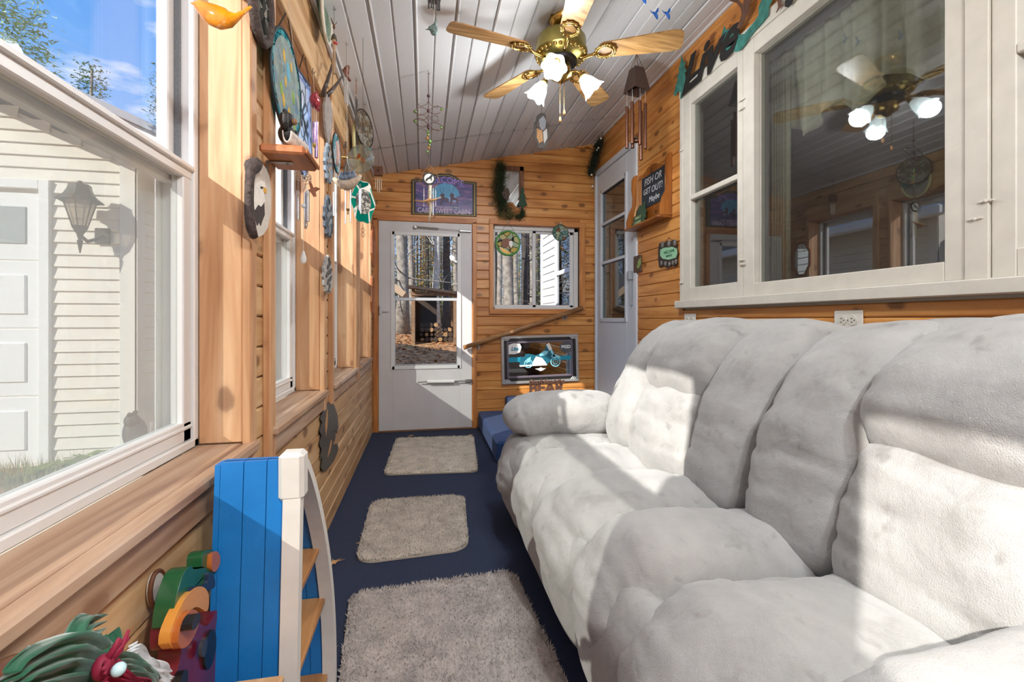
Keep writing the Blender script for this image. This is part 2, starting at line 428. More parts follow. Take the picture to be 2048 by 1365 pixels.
cb.add([(LX-.3, BY-.2, zl+.02), (RX+.3, BY-.2, zr+.02), (RX+.3, FY+.1, zr+.02), (LX-.3, FY+.1, zl+.02),
        (LX-.3, BY-.2, zl+.14), (RX+.3, BY-.2, zr+.14), (RX+.3, FY+.1, zr+.14), (LX-.3, FY+.1, zl+.14)],
       [(0,1,2,3),(4,7,6,5),(0,4,5,1),(1,5,6,2),(2,6,7,3),(3,7,4,0)])
ceiling = struct('ceiling', cb, mat('ceiling_backing', '#3a3632', .9))
x = LX-.04-.0; PW = .203; k = 0; x = -.246-.203*2
JY = 3.86
while x < RX:
    vent = (k % 2 == 0); xa, xb = max(x, LX-.005), min(x+PW, RX+.005)
    if xb-xa > .02:
        for (ya, yb) in ((BY, JY-.006), (JY+.006, FY)):
            # cross-section: two flats with V grooves and a raised lock seam
            pr = [(0, .004), (.006, -.004), (.014, 0), (.092, 0), (.0965, .009), (.101, .009), (.1055, 0), (.189, 0), (.194, .010), (.203, .010)]
            pr = [(xa-x, 0)]*(xa > x)+[(a, h) for a, h in pr if xa-1e-6 <= x+a <= xb+1e-6]+[(xb-x, 0)]*(xb < x+PW)
            vs = []; fs = []; n = len(pr)
            for yy in (ya, yb):
                for a, h in pr: vs.append((x+a, yy, ceil_z(x+a)+h))
            for yy in (ya, yb):
                for a, h in pr: vs.append((x+a, yy, ceil_z(x+a)+h+.004))
            for i in range(n-1):
                fs.append((i, n+i, n+i+1, i+1)); fs.append((2*n+i, 2*n+i+1, 3*n+i+1, 3*n+i))
            if n > 1: obj('soffit_panel', MB().add(vs, fs), ceilP if vent else ceilM, ceiling)
    x += PW; k += 1
# joint strip across the room
obj('joint_strip', MB().add([(LX, JY-.01, ceil_z(LX)+.006), (RX, JY-.01, ceil_z(RX)+.006), (RX, JY+.01, ceil_z(RX)+.006), (LX, JY+.01, ceil_z(LX)+.006),
    (LX, JY-.01, ceil_z(LX)+.018), (RX, JY-.01, ceil_z(RX)+.018), (RX, JY+.01, ceil_z(RX)+.018), (LX, JY+.01, ceil_z(LX)+.018)],
    [(0,1,2,3),(4,7,6,5),(0,4,5,1),(1,5,6,2),(2,6,7,3),(3,7,4,0)]), mat('ceiling_joint', '#8b8682', .6), ceiling)
# J-channel along both side walls and the far wall
obj('edge_channel', MB().bbox((LX, BY, ceil_z(LX)-.012), (LX+.022, FY, ceil_z(LX)+.004)), ceilM, ceiling)
obj('edge_channel', MB().bbox((RX-.022, BY, ceil_z(RX)-.012), (RX, FY, ceil_z(RX)+.002)), ceilM, ceiling)

# ---- left wall
WZ0, WZ1 = .745, 2.13
WINL = [(-1.75, -.37), (.11, 1.341), (1.55, 2.271), (2.503, 3.307), (3.474, 4.175)]
CW = .043                                                           # casing width
lw = MB()
edges = [BY-.1]
for a, b in WINL: edges += [a, b]
edges.append(FY+.1)
for i in range(0, len(edges), 2): lw.box((LX-.19, edges[i]+.021, 0), (LX-.018, edges[i+1]-.021, 2.46))
for a, b in WINL:
    lw.box((LX-.19, a-.021, 0), (LX-.018, b+.021, WZ0-.03)); lw.box((LX-.19, a-.021, WZ1+.021), (LX-.018, b+.021, 2.46))
wall_l = struct('wall_left', lw, extM)
holes = [(a-.021, b+.021, WZ0-.026, WZ1+.021) for a, b in WINL]
clad(BY, FY, ceil_z(LX)+.01, holes, 'x', LX, 1, pineY, wall_l)
# casings, jamb liners, sills
def jamb(i, a, b):
    e = struct('trim_%d' % i)
    obj('jamb_board', MB().bbox((-.588, b, WZ0), (LX, b+.02, WZ1)), pineZ, e)
    obj('jamb_board', MB().bbox((-.588, a-.02, WZ0), (LX, a, WZ1)), pineZ, e)
    obj('head_board', MB().bbox((-.588, a-.02, WZ1), (LX, b+.02, WZ1+.02)), wood('pine_head', axis=1, rough=.5, light='#e0b489', mid='#d3a06f', dark='#b9804c', knots=.5), e)
    obj('casing_board', MB().bbox((LX-.002, b+.0, WZ0-.10 if i > 1 else WZ0-.06), (LX+.022, b+CW, WZ1+.0)), pineZ, e)
    obj('casing_board', MB().bbox((LX-.002, a-CW-.01, WZ0-.10), (LX+.022, a, WZ1+.0)), pineZ, e)
    obj('head_casing', MB().bbox((LX-.002, a-CW, WZ1), (LX+.020, b+CW, WZ1+.14)), pineY, e)
    s = MB().bbox((-.588, a, WZ0-.025), (LX, b, WZ0), .003).bbox((LX, a-.03, WZ0-.028), (LX+.036, b+.03, WZ0), .006)
    obj('window_stool', s, sillM, e)
    obj('apron_board', MB().bbox((LX-.002, a-.02, WZ0-.095), (LX+.018, b+.02, WZ0-.03)), sillM, e)
for i, (a, b) in enumerate(WINL): jamb(i+1, a, b)

scr = screen_mat()
def double_hung(idx, a, b, z0, z1, X, out, zm=1.45, locks=True):
    """vinyl double-hung window in a side wall; X = room-side face, out = direction to outdoors"""
    e = struct('window_%d' % idx); f = MB(); t = .022; d = .085*out
    def S(x0, x1, y0, y1, za, zb, mb): mb.bbox((X+x0*out, y0, za), (X+x1*out, y1, zb), .003)
    S(0, .085, a, a+t, z0, z1, f); S(0, .085, b-t, b, z0, z1, f); S(0, .085, a, b, z1-t, z1, f); S(0, .085, a, b, z0, z0+t, f)
    obj('window_frame', f, vinyl, e)
    tr = MB()
    for (ya, yb) in ((a+t, a+t+.007), (b-t-.007, b-t)): S(.030, .046, ya, yb, zm, z1-t, tr)
    obj('balance_track', tr, vinylg, e)
    ai, bi = a+t, b-t; st = .038
    lo = MB()
    for (y0, y1) in ((ai, ai+st), (bi-st, bi)): S(.008, .036, y0, y1, z0+t, zm+.028, lo)
    S(.008, .036, ai, bi, z0+t, z0+t+.05, lo); S(.006, .036, ai, bi, zm-.012, zm+.030, lo)
    S(-.002, .010, ai, bi, zm+.010, zm+.022, lo); S(.004, .012, ai, bi, z0+t+.030, z0+t+.040, lo)
    sash = obj('lower_sash', lo, vinyl, e)
    g = MB().box((X+.022*out, ai+st, z0+t+.05), (X+.026*out, bi-st, zm-.012)); obj('pane', g, pane_dirty, sash)
    S2 = MB()
    for q in ((ai, ai+.02, z0+t, zm), (bi-.02, bi, z0+t, zm), (ai, bi, z0+t, z0+t+.02), (ai, bi, zm-.01, zm+.005)): S(.076, .083, q[0], q[1], q[2], q[3], S2)
    sf_ = obj('screen_frame', S2, vinyl, e)
    obj('insect_screen', MB().box((X+.079*out, ai+.02, z0+t+.02), (X+.0795*out, bi-.02, zm-.01)), scr, sf_)
    up = MB()
    for (y0, y1) in ((ai, ai+st*.8), (bi-st*.8, bi)): S(.046, .074, y0, y1, zm-.02, z1-t, up)
    S(.046, .074, ai, bi, z1-t-.04, z1-t, up); S(.046, .074, ai, bi, zm-.022, zm+.020, up)
    sash = obj('upper_sash', up, vinyl, e)
    g = MB().box((X+.058*out, ai+st*.8, zm+.02), (X+.062*out, bi-st*.8, z1-t-.04)); obj('pane', g, pane, sash)
    return e
for i, (a, b) in enumerate(WINL): double_hung(i+1, a, b, WZ0, WZ1, -.586, -1)

# ---- far wall
def ceil_f(xv): return ceil_z(xv)+.012
DX0, DX1, DZ1 = -.455, .485, 2.045
FW0, FW1, FZ0, FZ1 = .685, 1.590, 1.185, 2.035
fwm = MB()
fwm.box((LX-.2, FY+.018, 0), (DX0, FY+.14, 2.5)); fwm.box((DX0, FY+.018, DZ1), (DX1, FY+.14, 2.62)); fwm.box((DX1, FY+.018, 0), (FW0, FY+.14, 2.7))
fwm.box((FW0, FY+.018, 0), (FW1, FY+.14, FZ0-.02)); fwm.box((FW0, FY+.018, FZ1+.02), (FW1, FY+.14, 2.92)); fwm.box((FW1, FY+.018, 0), (RX+.2, FY+.14, 2.96))
wall_f = struct('wall_far', fwm, extM)
clad(LX, RX, ceil_f, [(DX0-.02, DX1+.02, -1, DZ1+.02), (FW0-.005, FW1+.005, FZ0-.005, FZ1+.005)], 'y', FY, -1, pineX, wall_f, pitch=.0925)
e = struct('trim_6')
obj('casing_board', MB().bbox((LX+.001, FY-.022, 0), (-.428, FY+.02, DZ1+.0)), pineZR, e)
obj('casing_board', MB().bbox((.469, FY-.022, 0), (.515, FY+.02, DZ1+.0)), pineZR, e)
obj('head_casing', MB().bbox((LX+.001, FY-.022, 2.028), (.515, FY+.0, 2.075)), pineXR, e)
e = struct('trim_7')
obj('casing_board', MB().bbox((FW0-.045, FY-.02, FZ0-.05), (FW0, FY+.05, FZ1+.045)), pineZR, e)
obj('casing_board', MB().bbox((FW1, FY-.02, FZ0-.05), (FW1+.06, FY+.05, FZ1+.045)), pineZR, e)
obj('head_casing', MB().bbox((FW0-.045, FY-.024, FZ1), (FW1+.06, FY+.05, FZ1+.05)), pineXR, e)
obj('sill_board', MB().bbox((FW0-.045, FY-.03, FZ0-.05), (FW1+.06, FY+.05, FZ0)), pineXR, e)
# slider window in the far wall
e = struct('window_6'); f = MB(); fy0, fy1 = FY+.045, FY+.11
for q in ((FW0, FW0+.02, FZ0, FZ1), (FW1-.045, FW1, FZ0, FZ1), (FW0, FW1, FZ0, FZ0+.022), (FW0, FW1, FZ1-.04, FZ1)): f.bbox((q[0], fy0, q[2]), (q[1], fy1, q[3]), .003)
obj('window_frame', f, vinyl, e)
for (xa, xb, ya) in ((FW0+.02, 1.135, FY+.055), (1.105, FW1-.045, FY+.078)):
    s = MB()
    for q in ((xa, xa+.03 if xa > 1 else xa+.005, FZ0+.022, FZ1-.04), (xb-.035, xb, FZ0+.022, FZ1-.04), (xa, xb, FZ0+.022, FZ0+.045), (xa, xb, FZ1-.065, FZ1-.04)):
        s.bbox((q[0], ya, q[2]), (q[1], ya+.02, q[3]), .002)
    so_ = obj('sliding_sash', s, vinyl, e); obj('pane', MB().box((xa+.005, ya+.008, FZ0+.045), (xb-.035, ya+.011, FZ1-.065)), pane_far, so_)

# ---- far door (a glazed storm door)
doorw = mat('door_white', '#cfcdcd', .45, var=.05, vscale=5)
d1 = struct('door_1'); m_ = MB(); dy0, dy1 = FY-.012, FY+.03
gx0, gx1, gz0, gz1 = -.302, .348, .610, 1.915
for q in ((-.426, gx0, .012, 2.026), (gx1, .467, .012, 2.026), (gx0, gx1, .012, gz0), (gx0, gx1, gz1, 2.026)): m_.bbox((q[0], dy0, q[2]), (q[1], dy1, q[3]), .002)
obj('door_panel', m_, doorw, d1)
s = MB()
for q in ((gx0-.012, gx0+.026, gz0-.012, gz1+.012), (gx1-.026, gx1+.012, gz0-.012, gz1+.012), (gx0, gx1, gz0-.012, gz0+.022), (gx0, gx1, gz1-.022, gz1+.012), ): s.bbox((q[0], dy0-.010, q[2]), (q[1], dy0+.006, q[3]), .003)
obj('glazing_frame', s, vinyl, d1)
s = MB().bbox((gx0+.02, dy0-.004, 1.262), (gx1-.02, dy0+.012, 1.292), .003).bbox((gx0+.024, dy0, gz0+.02), (gx0+.034, dy0+.014, 1.27), .002).bbox((gx1-.034, dy0, gz0+.02), (gx1-.024, dy0+.014, 1.27), .002).bbox((gx0+.024, dy0-.004, gz0+.02), (gx1-.024, dy0+.014, gz0+.036), .002)
obj('middle_rail', s, mat('aluminium', '#b9bcbe', .4, .6), d1)
obj('pane', MB().box((gx0+.02, dy0+.018, gz0), (gx1-.02, dy0+.021, gz1)), pane_far, d1)
s = MB().tube([(-.075, FY-.045, 1.972-.0), (.14, FY-.045, 1.962)], .007, 8).tube([(.14, FY-.045, 1.962), (.35, FY-.045, 1.952)], .0022, 6).bbox((-.095, FY-.055, 1.955), (-.065, FY-.015, 1.988)).bbox((.34, FY-.05, 1.94), (.46, FY-.04, 1.956))
for i in range(9): s.ball((.16+i*.022, FY-.045, 1.961-i*.001), .0045, 6, 4)
obj('closer', s, mat('steel', '#a9a7a2', .35, .8), d1, label='thin spring door closer under the door head')
s = MB().tube([(.03, FY-.045, .478), (.29, FY-.045, .474)], .0165, 14)
c1 = obj('closer', s, vinyl, d1, label='white pneumatic door closer tube below the glass')
s = MB().tube([(-.055, FY-.045, .474), (.03, FY-.045, .478)], .005, 6).tube([(.29, FY-.045, .474), (.43, FY-.04, .476)], .006, 6).bbox((.40, FY-.055, .462), (.462, FY-.012, .490))
obj('closer_rod', s, mat('steel', '#a9a7a2', .35, .8), c1)
s = MB().bbox((-.418, FY-.05, 1.13), (-.402, FY-.012, 1.215), .004).bbox((-.39, FY-.035, 1.15), (-.33, FY-.02, 1.166), .004)
obj('door_handle', s, doorw, d1)
obj('threshold', MB().bbox((-.43, FY-.035, 0), (.47, FY+.03, .012), .003), mat('threshold_wood', '#7b5436', .6, var=.3), d1)

# ---- right wall
RWIN = (.05, 2.872, 1.155, 2.672)                                  # the house's old window assembly
RD0, RD1, RDZ0, RDZ1 = 3.548, 4.50, .325, 2.615                   # door opening
rw = MB(); rx0, rx1 = RX+.018, RX+.16
rw.box((rx0, BY-.1, 0), (rx1, RWIN[0], 3)); rw.box((rx0, RWIN[0], 0), (rx1, RWIN[1], RWIN[2])); rw.box((rx0, RWIN[0], RWIN[3]), (rx1, RWIN[1], 3))
rw.box((rx0, RWIN[1], 0), (rx1, RD0, 3)); rw.box((rx0, RD0, 0), (rx1, RD1, RDZ0)); rw.box((rx0, RD0, RDZ1), (rx1, RD1, 3)); rw.box((rx0, RD1, 0), (rx1, FY+.15, 3))
wall_r = struct('wall_right', rw, extM)
clad(BY, FY, ceil_z(RX)+.01, [(RWIN[0], RWIN[1], RWIN[2]-.01, RWIN[3]-.03), (RD0, RD1, RDZ0-.02, RDZ1)], 'x', RX, -1, pineYR, wall_r)
# door 2
dwh = mat('door_white_cool', '#cdd3da', .45)
d2 = struct('door_2'); f = MB()
f.bbox((RX-.014, RD1-.03, RDZ0), (RX+.1, RD1, RDZ1), .003).bbox((RX-.014, RD0, RDZ0), (RX+.1, RD0+.055, RDZ1), .003).bbox((RX-.014, RD0, RDZ1-.05), (RX+.1, RD1, RDZ1), .003)
obj('door_frame', f, dwh, d2)
ya, yb, za, zb = RD0+.06, RD1-.035, RDZ0+.012, RDZ1-.055; gy0, gy1, g0, g1 = ya+.17, yb-.10, 1.075, zb-.19
p_ = MB()
for q in ((ya, gy0, za, zb), (gy1, yb, za, zb), (gy0, gy1, za, g0), (gy0, gy1, g1, zb)): p_.bbox((RX+.006, q[0], q[2]), (RX+.045, q[1], q[3]), .002)
obj('door_panel', p_, dwh, d2)
s = MB()
for q in ((gy0-.02, gy0+.018, g0-.02, g1+.02), (gy1-.018, gy1+.02, g0-.02, g1+.02), (gy0, gy1, g0-.02, g0+.018), (gy0, gy1, g1-.018, g1+.02)): s.bbox((RX-.004, q[0], q[2]), (RX+.012, q[1], q[3]), .004)
for zz in (1.645, 2.035): s.bbox((RX+.0, gy0, zz-.014), (RX+.016, gy1, zz+.014), .003)
obj('glazing_frame', s, dwh, d2)
hg = glassy('house_pane', tint='#e9ecea', refl=1.3, base=.13, dirt=.015)
obj('pane', MB().box((RX+.024, gy0, g0), (RX+.028, gy1, g1)), hg, d2)
obj('door_handle', MB().bbox((RX-.03, ya+.03, 1.42), (RX+.006, ya+.09, 1.50), .006).bbox((RX-.018, ya+.045, 1.20), (RX+.006, ya+.065, 1.42), .004), mat('handle_grey', '#a9adb0', .4, .3), d2)
obj('threshold', MB().bbox((RX-.10, RD0, RDZ0-.01), (RX+.1, RD1, RDZ0+.012), .004), mat('white_threshold', '#e6e6e2', .5), d2)

# old window assembly: casing, left sash pair, picture sash, right sash pair
e = struct('trim_8'); pw = paintw; X0 = RX-.022; X1 = RX+.02
obj('casing_board', MB().bbox((X0, 2.835, 1.19), (X1, 2.872, 2.672), .002), pw, e)
obj('head_casing', MB().bbox((X0-.004, .02, 2.60), (X1, 2.872, 2.672), .002), pw, e)
obj('window_sill', MB().bbox((X0-.026, .0, 1.155), (X1, 2.90, 1.207), .005), pw, e)
obj('mullion_board', MB().bbox((X0-.004, 1.115, 1.207), (X1, 1.180, 2.60), .002), pw, e)
def sash(wname, ya, yb, za, zb, stl, str_, rb, rt, rails, depth=0.0, xf=RX-.018):
    """fixed wooden sash; stl = far stile width, str_ = near stile width (along Y)"""
    w_ = struct(wname); s = MB(); xb = xf+.036
    s.bbox((xf, yb-stl, za), (xb, yb, zb), .003).bbox((xf, ya, za), (xb, ya+str_, zb), .003)
    s.bbox((xf, ya+str_, za), (xb, yb-stl, za+rb), .003).bbox((xf, ya+str_, zb-rt), (xb, yb-stl, zb), .003)
    for r in rails: s.bbox((xf-.002, ya+str_, r-.016), (xb, yb-stl, r+.016), .004)
    obj('window_frame', s, pw, w_)
    # inner jamb the pane sits in
    j = MB(); y0, y1, z0, z1 = ya+str_, yb-stl, za+rb, zb-rt; xd = xf+.036+depth
    j.box((xb, y0-.012, z0-.012), (xd+.02, y0, z1+.012)).box((xb, y1, z0-.012), (xd+.02, y1+.012, z1+.012)).box((xb, y0, z0-.012), (xd+.02, y1, z0)).box((xb, y0, z1), (xd+.02, y1, z1+.012))
    obj('window_jamb', j, pw, w_)
    zs = [z0]+rails+[z1]
    for i in range(len(zs)-1):
        obj('pane', MB().box((xd, y0, zs[i]), (xd+.004, y1, zs[i+1])), hg, w_)
    return w_
sash('window_7', 2.245, 2.835, 1.207, 2.60, .085, .045, .085, .085, [1.89], depth=.0)
sash('window_8', 1.182, 2.243, 1.207, 2.60, .085, .062, .068, .085, [], depth=.012)
sash('window_9', .05, 1.113, 1.207, 2.60, .062, .062, .085, .085, [1.89], depth=.0)
lt = MB()
for (yy, zz) in ((2.245, 2.30), (2.245, 2.25), (2.245, 1.41), (2.240, 1.385), (1.15, 1.40), (1.12, 1.45), (2.85, 2.24), (2.85, 1.33)):
    lt.bbox((X0-.008, yy-.022, zz-.004), (X0-.001, yy+.022, zz+.004), .002).ball((X0-.008, yy, zz), .006, 8, 6)
obj('sash_catch', lt, pw, e)
# the room behind the old window and the curtains
rm = MB(); A, B = RX+.16, RX+2.4
rm.box((B, -.3, 0), (B+.05, 4.6, 3)).box((A, -.35, 0), (B, -.3, 3)).box((A, 4.6, 0), (B, 4.65, 3)).box((A, -.3, 2.75), (B, 4.6, 2.8)).box((A, -.3, -.05), (B, 4.6, .3))
obj_room = struct('wall_inner_room', rm, mat('inner_room', '#6b5f52', .9))
curtM = mat('cream_curtain', '#b5b29c', .9, var=.12, vscale=40)
def drape(name, y0, y1, ztop, zbot, x, label, wave=.03, n=90, scallop=.10):
    t = thing(name, label, 'curtain', (x, (y0+y1)/2, zbot))
    for (seg, za, zb, ph) in (('valance', ztop, zbot, 0),):
        vs = []; fs = []; R_ = 14
        for i in range(n+1):
            u = i/n; yy = y0+(y1-y0)*u
            lb = zb + scallop*abs(math.sin(u*math.pi*3.5+.6))
            for j in range(R_+1):
                q = j/R_; zz = za+(lb-za)*q
                xx = x+wave*(.35+.65*q)*math.sin(u*44+1.2*math.sin(u*17)+ph)+.010*math.sin(u*90+q*2)
                vs.append((xx, yy, zz))
        for i in range(n):
            for j in range(R_): a = i*(R_+1)+j; fs.append((a, a+1, a+R_+2, a+R_+1))
        o = obj(seg, MB().add(vs, fs), curtM, t, smooth=True)
        md = o.modifiers.new('thick', 'SOLIDIFY'); md.thickness = .002
    obj('curtain_rod', MB().tube([(x, y0-.05, ztop), (x, y1+.05, ztop)], .009, 8), vinyl, t)
drape('curtain', 1.22, 2.22, 2.56, 2.02, RX+.20, 'cream scalloped valance curtain behind the big picture window')
drape('curtain', .1, 1.08, 2.56, 2.10, RX+.20, 'cream valance behind the sash window at the right edge', scallop=.04)
t = thing('side_curtain', 'narrow cream curtain hanging behind the left edge of the picture window', 'curtain', (RX+.17, 2.15, 1.3))
vs = []; fs = []
for i in range(25):
    for j in range(2): vs.append((RX+.17+.012*math.sin(i*1.6), 2.115+.0058*i*.9, 1.28 if j == 0 else 2.5))
for i in range(24): fs.append((2*i, 2*i+2, 2*i+3, 2*i+1))
o = obj('drape', MB().add(vs, fs), curtM, t, smooth=True); o.modifiers.new('thick', 'SOLIDIFY').thickness = .002

# ---- back wall behind the viewpoint, with two wide windows
bw = MB()
for q in ((LX-.2, -.1, 0, 3), (-.1, 1.45, 0, .8), (-.1, 1.45, 2.3, 3), (.62, .72, .8, 2.3), (1.45, RX+.2, 0, 3)): bw.box((q[0], BY-.12, q[2]), (q[1], BY, q[3]))
wall_b = struct('wall_back', bw, pineX)

# ---- carpeted steps in the far right corner
blue2 = mat('blue_step_carpet', '#2b4a80', .95, var=.3, vscale=120, bump=.5, bscale=400, sheen=.1)
t = thing('corner_steps', 'two blue carpeted steps up to the raised side door in the far corner', 'steps', (1.15, 3.9, 0))
obj('tread', MB().bbox((.53, 3.35, .001), (1.0, FY-.003, .165), .015), blue2, t)
obj('tread', MB().bbox((.80, 3.15, .001), (RX-.003, FY-.003, .312), .015), blue2, t)
# ================================================================== SOFA
def suede():
    m = bpy.data.materials.new('grey_microfibre'); m.use_nodes = True; t = m.node_tree; b = t.nodes['Principled BSDF']
    g = N(t, 'ShaderNodeNewGeometry')
    n = N(t, 'ShaderNodeTexNoise'); n.inputs['Scale'].default_value = 5.5; n.inputs['Detail'].default_value = 7; n.inputs['Roughness'].default_value = .62; t.links.new(g.outputs['Position'], n.inputs[0])
    c = ramp(t, n.outputs[0], [(.28, lin('#8b8a86')), (.42, lin('#9f9e9b')), (.6, lin('#a9a8a5')), (.8, lin('#b3b2af'))])
    n2 = N(t, 'ShaderNodeTexNoise'); n2.inputs['Scale'].default_value = 16; n2.inputs['Detail'].default_value = 5; t.links.new(g.outputs['Position'], n2.inputs[0])
    mm = N(t, 'ShaderNodeMixRGB', blend_type='MULTIPLY'); mm.inputs[0].default_value = 1; t.links.new(c, mm.inputs[1])
    t.links.new(ramp(t, n2.outputs[0], [(.26, (.74, .73, .72)), (.37, (1, 1, 1))]), mm.inputs[2])
    t.links.new(mm.outputs[0], b.inputs['Base Color']); b.inputs['Roughness'].default_value = .92; b.inputs['Sheen Weight'].default_value = .25; b.inputs['Specular IOR Level'].default_value = .15
    n3 = N(t, 'ShaderNodeTexNoise'); n3.inputs['Scale'].default_value = 380; t.links.new(g.outputs['Position'], n3.inputs[0])
    n4 = N(t, 'ShaderNodeTexNoise'); n4.inputs['Scale'].default_value = 22; n4.inputs['Distortion'].default_value = .3; t.links.new(g.outputs['Position'], n4.inputs[0])
    ma = N(t, 'ShaderNodeMath', operation='MULTIPLY_ADD'); t.links.new(n4.outputs[0], ma.inputs[0]); ma.inputs[1].default_value = 3; t.links.new(n3.outputs[0], ma.inputs[2])
    bp = N(t, 'ShaderNodeBump'); bp.inputs['Strength'].default_value = .38; bp.inputs['Distance'].default_value = .005; t.links.new(ma.outputs[0], bp.inputs['Height']); t.links.new(bp.outputs[0], b.inputs['Normal'])
    return m
SU = suede()
def spl(pts, k):
    """Catmull-Rom through points with any number of values"""
    P = [pts[0]]+list(pts)+[pts[-1]]; out = []
    for i in range(1, len(P)-2):
        for j in range(k):
            t = j/k; r = []
            for a, b, c, d in zip(P[i-1], P[i], P[i+1], P[i+2]):
                r.append(.5*((2*b)+(-a+c)*t+(2*a-5*b+4*c-d)*t*t+(-a+3*b-3*c+d)*t**3))
            out.append(r)
    out.append(list(pts[-1])); return out
def pillow(name, pts, parent, ex=2.6, amp=.006, seed=0, k=9, n=44, wr=(), endp=.5, lead=.9, label=None):
    """stuffed cushion swept along a path in the X-Z plane.
       pts: (x, y, z, half width along Y, half thickness); wr: wrinkle rings (position 0..1, depth, side bias)"""
    P = spl(pts, k); m = len(P); vs = []; fs = []
    L = [0]
    for i in range(1, m): L.append(L[-1]+math.dist(P[i][:3], P[i-1][:3]))
    T = L[-1]
    for i, (x, y, z, hw, ht) in enumerate(P):
        a = P[max(0, i-1)]; b = P[min(m-1, i+1)]; t = Vector((b[0]-a[0], b[1]-a[1], b[2]-a[2])).normalized()
        side = Vector((0, 1, 0)); side = (side-t*side.dot(t)).normalized(); nn = side.cross(t)
        s = L[i]/T
        # rounded ends
        e0 = min(1, L[i]/(ht*lead)); e1 = min(1, (T-L[i])/(ht*lead))
        r = (1-(1-e0)**2)**endp * (1-(1-e1)**2)**endp; r = max(r, .02); rw_ = .35*1+.65*r if r < 1 else 1
        rw_ = max(min(rw_, 1), .02) if 0 < i < m-1 else .30
        for q in range(n):
            th = 2*math.pi*q/n; c, s_ = math.cos(th), math.sin(th)
            cx = math.copysign(abs(c)**(2/ex), c); cz = math.copysign(abs(s_)**(2/ex), s_)
            p = Vector((x, y, z))+side*cx*hw*rw_+nn*cz*ht*r
            d = noise.noise(p*7+Vector((seed, 0, 0)))*amp*1.6 + noise.noise(Vector((p.x*30, p.y*9, p.z*30))+Vector((seed, 3, 0)))*amp*.5
            for (ws, wd, wf) in wr:
                off = ws + wf*.03*noise.noise(Vector((p.y*9, seed+ws*7, 0)))*2
                d -= wd*math.exp(-((s-off)*T/.012)**2)*(0.45+.55*noise.noise(Vector((p.y*12+seed, ws*5, 1)))*1.6)
            dirn = (side*cx*ht/hw+nn*cz); dirn = dirn.normalized() if dirn.length > 1e-6 else nn
            vs.append(p+dirn*d)
    for i in range(m-1):
        for q in range(n):
            l = (q+1) % n; fs.append((i*n+q, (i+1)*n+q, (i+1)*n+l, i*n+l))
    fs.append(tuple(range(n))); fs.append(tuple(reversed([(m-1)*n+q for q in range(n)])))
    o = obj(name, MB().add(vs, fs), SU, parent, smooth=True, label=label)
    return o
sofa = thing('reclining_sofa', 'large light grey microfibre reclining sofa with puffy channels along the right wall', 'sofa', (1.0, 1.35, 0))
# base and footrest panels
bm_ = MB()
def rbox(a, b, r=.05, n=3):
    return a
obj('base', MB().bbox((.50, .12, .03), (1.50, 2.52, .34), .03), SU, sofa)
obj('base', MB().bbox((1.12, .14, .3), (1.52, 2.28, .62), .05), SU, sofa)
pillow('footrest', [(.55, 1.70, .42, .40, .06), (.49, 1.70, .34, .41, .07), (.475, 1.70, .22, .41, .07), (.49, 1.70, .11, .40, .06), (.54, 1.70, .05, .38, .04)], sofa, ex=5, amp=.004, seed=3, wr=[(.5, .006, 1)])
pillow('footrest', [(.55, .84, .42, .43, .06), (.49, .84, .34, .43, .07), (.475, .84, .22, .43, .07), (.49, .84, .11, .42, .06), (.54, .84, .05, .40, .04)], sofa, ex=5, amp=.004, seed=5, wr=[(.5, .006, 1)])
pillow('side_panel', [(.56, 2.33, .44, .22, .07), (.50, 2.33, .34, .23, .08), (.485, 2.33, .20, .23, .08), (.50, 2.33, .10, .22, .07), (.56, 2.33, .04, .20, .04)], sofa, ex=4, amp=.004, seed=6)
pillow('side_panel', [(.56, .22, .44, .18, .07), (.50, .22, .34, .19, .08), (.485, .22, .20, .19, .08), (.50, .22, .10, .18, .07), (.56, .22, .04, .17, .04)], sofa, ex=4, amp=.004, seed=8)
def seat(y, hw, top=.46, front=.36, seed=0, drop=.0, name='seat_cushion', wr=()):
    t = .118; hw *= .965
    pts = [(1.16, y, top-t-.03, hw*.92, t*.9), (.95, y, top-t+.0, hw, t), (.74, y, top-t+.018, hw*1.02, t*1.05), (.58, y, top-t+.006, hw*1.02, t*1.10),
           (front+t+.012, y, top-t-.05, hw*1.0, t*1.0), (front+t-.002, y, top-t-.12, hw*.97, t*.92), (front+t+.022, y, top-t-.185-drop, hw*.86, t*.72)]
    return pillow(name, pts, sofa, ex=2.12, amp=.012, seed=seed, wr=wr or [(.14, .009, 1), (.30, .007, -1), (.78, .010, 1), (.86, .010, -1), (.93, .008, 1)], k=14, n=60)
seat(2.33, .225, .450, .365, 11, name='seat_cushion')
seat(1.90, .215, .492, .370, 12)
seat(1.485, .205, .512, .368, 13, drop=.03)
seat(1.135, .165, .520, .385, 14, drop=.03)
seat(.715, .262, .508, .365, 15, wr=[(.12, .010, 1), (.22, .010, -1), (.34, .009, 1), (.47, .008, -1), (.60, .008, 1)])
# arms: puffed pads over padded sides
def arm(y, s0, hw=.165):
    pillow('arm_pad', [(1.08, y, .56, hw*.92, .105), (.92, y, .562, hw, .118), (.74, y, .562, hw*1.02, .122), (.60, y, .556, hw*1.0, .118), (.50, y, .53, hw*.96, .105), (.455, y, .485, hw*.8, .075)], sofa,
           ex=2.6, amp=.007, seed=s0, wr=[(.06, .01, 1), (.14, .006, -1), (.86, .006, 1)], k=10, n=48)
    pillow('arm_side', [(1.05, y, .36, hw*.86, .12), (.8, y, .36, hw*.9, .14), (.56, y, .34, hw*.9, .13), (.50, y, .30, hw*.8, .10)], sofa, ex=3, amp=.004, seed=s0+1)
arm(2.43, 21); arm(.34, 23, .17)
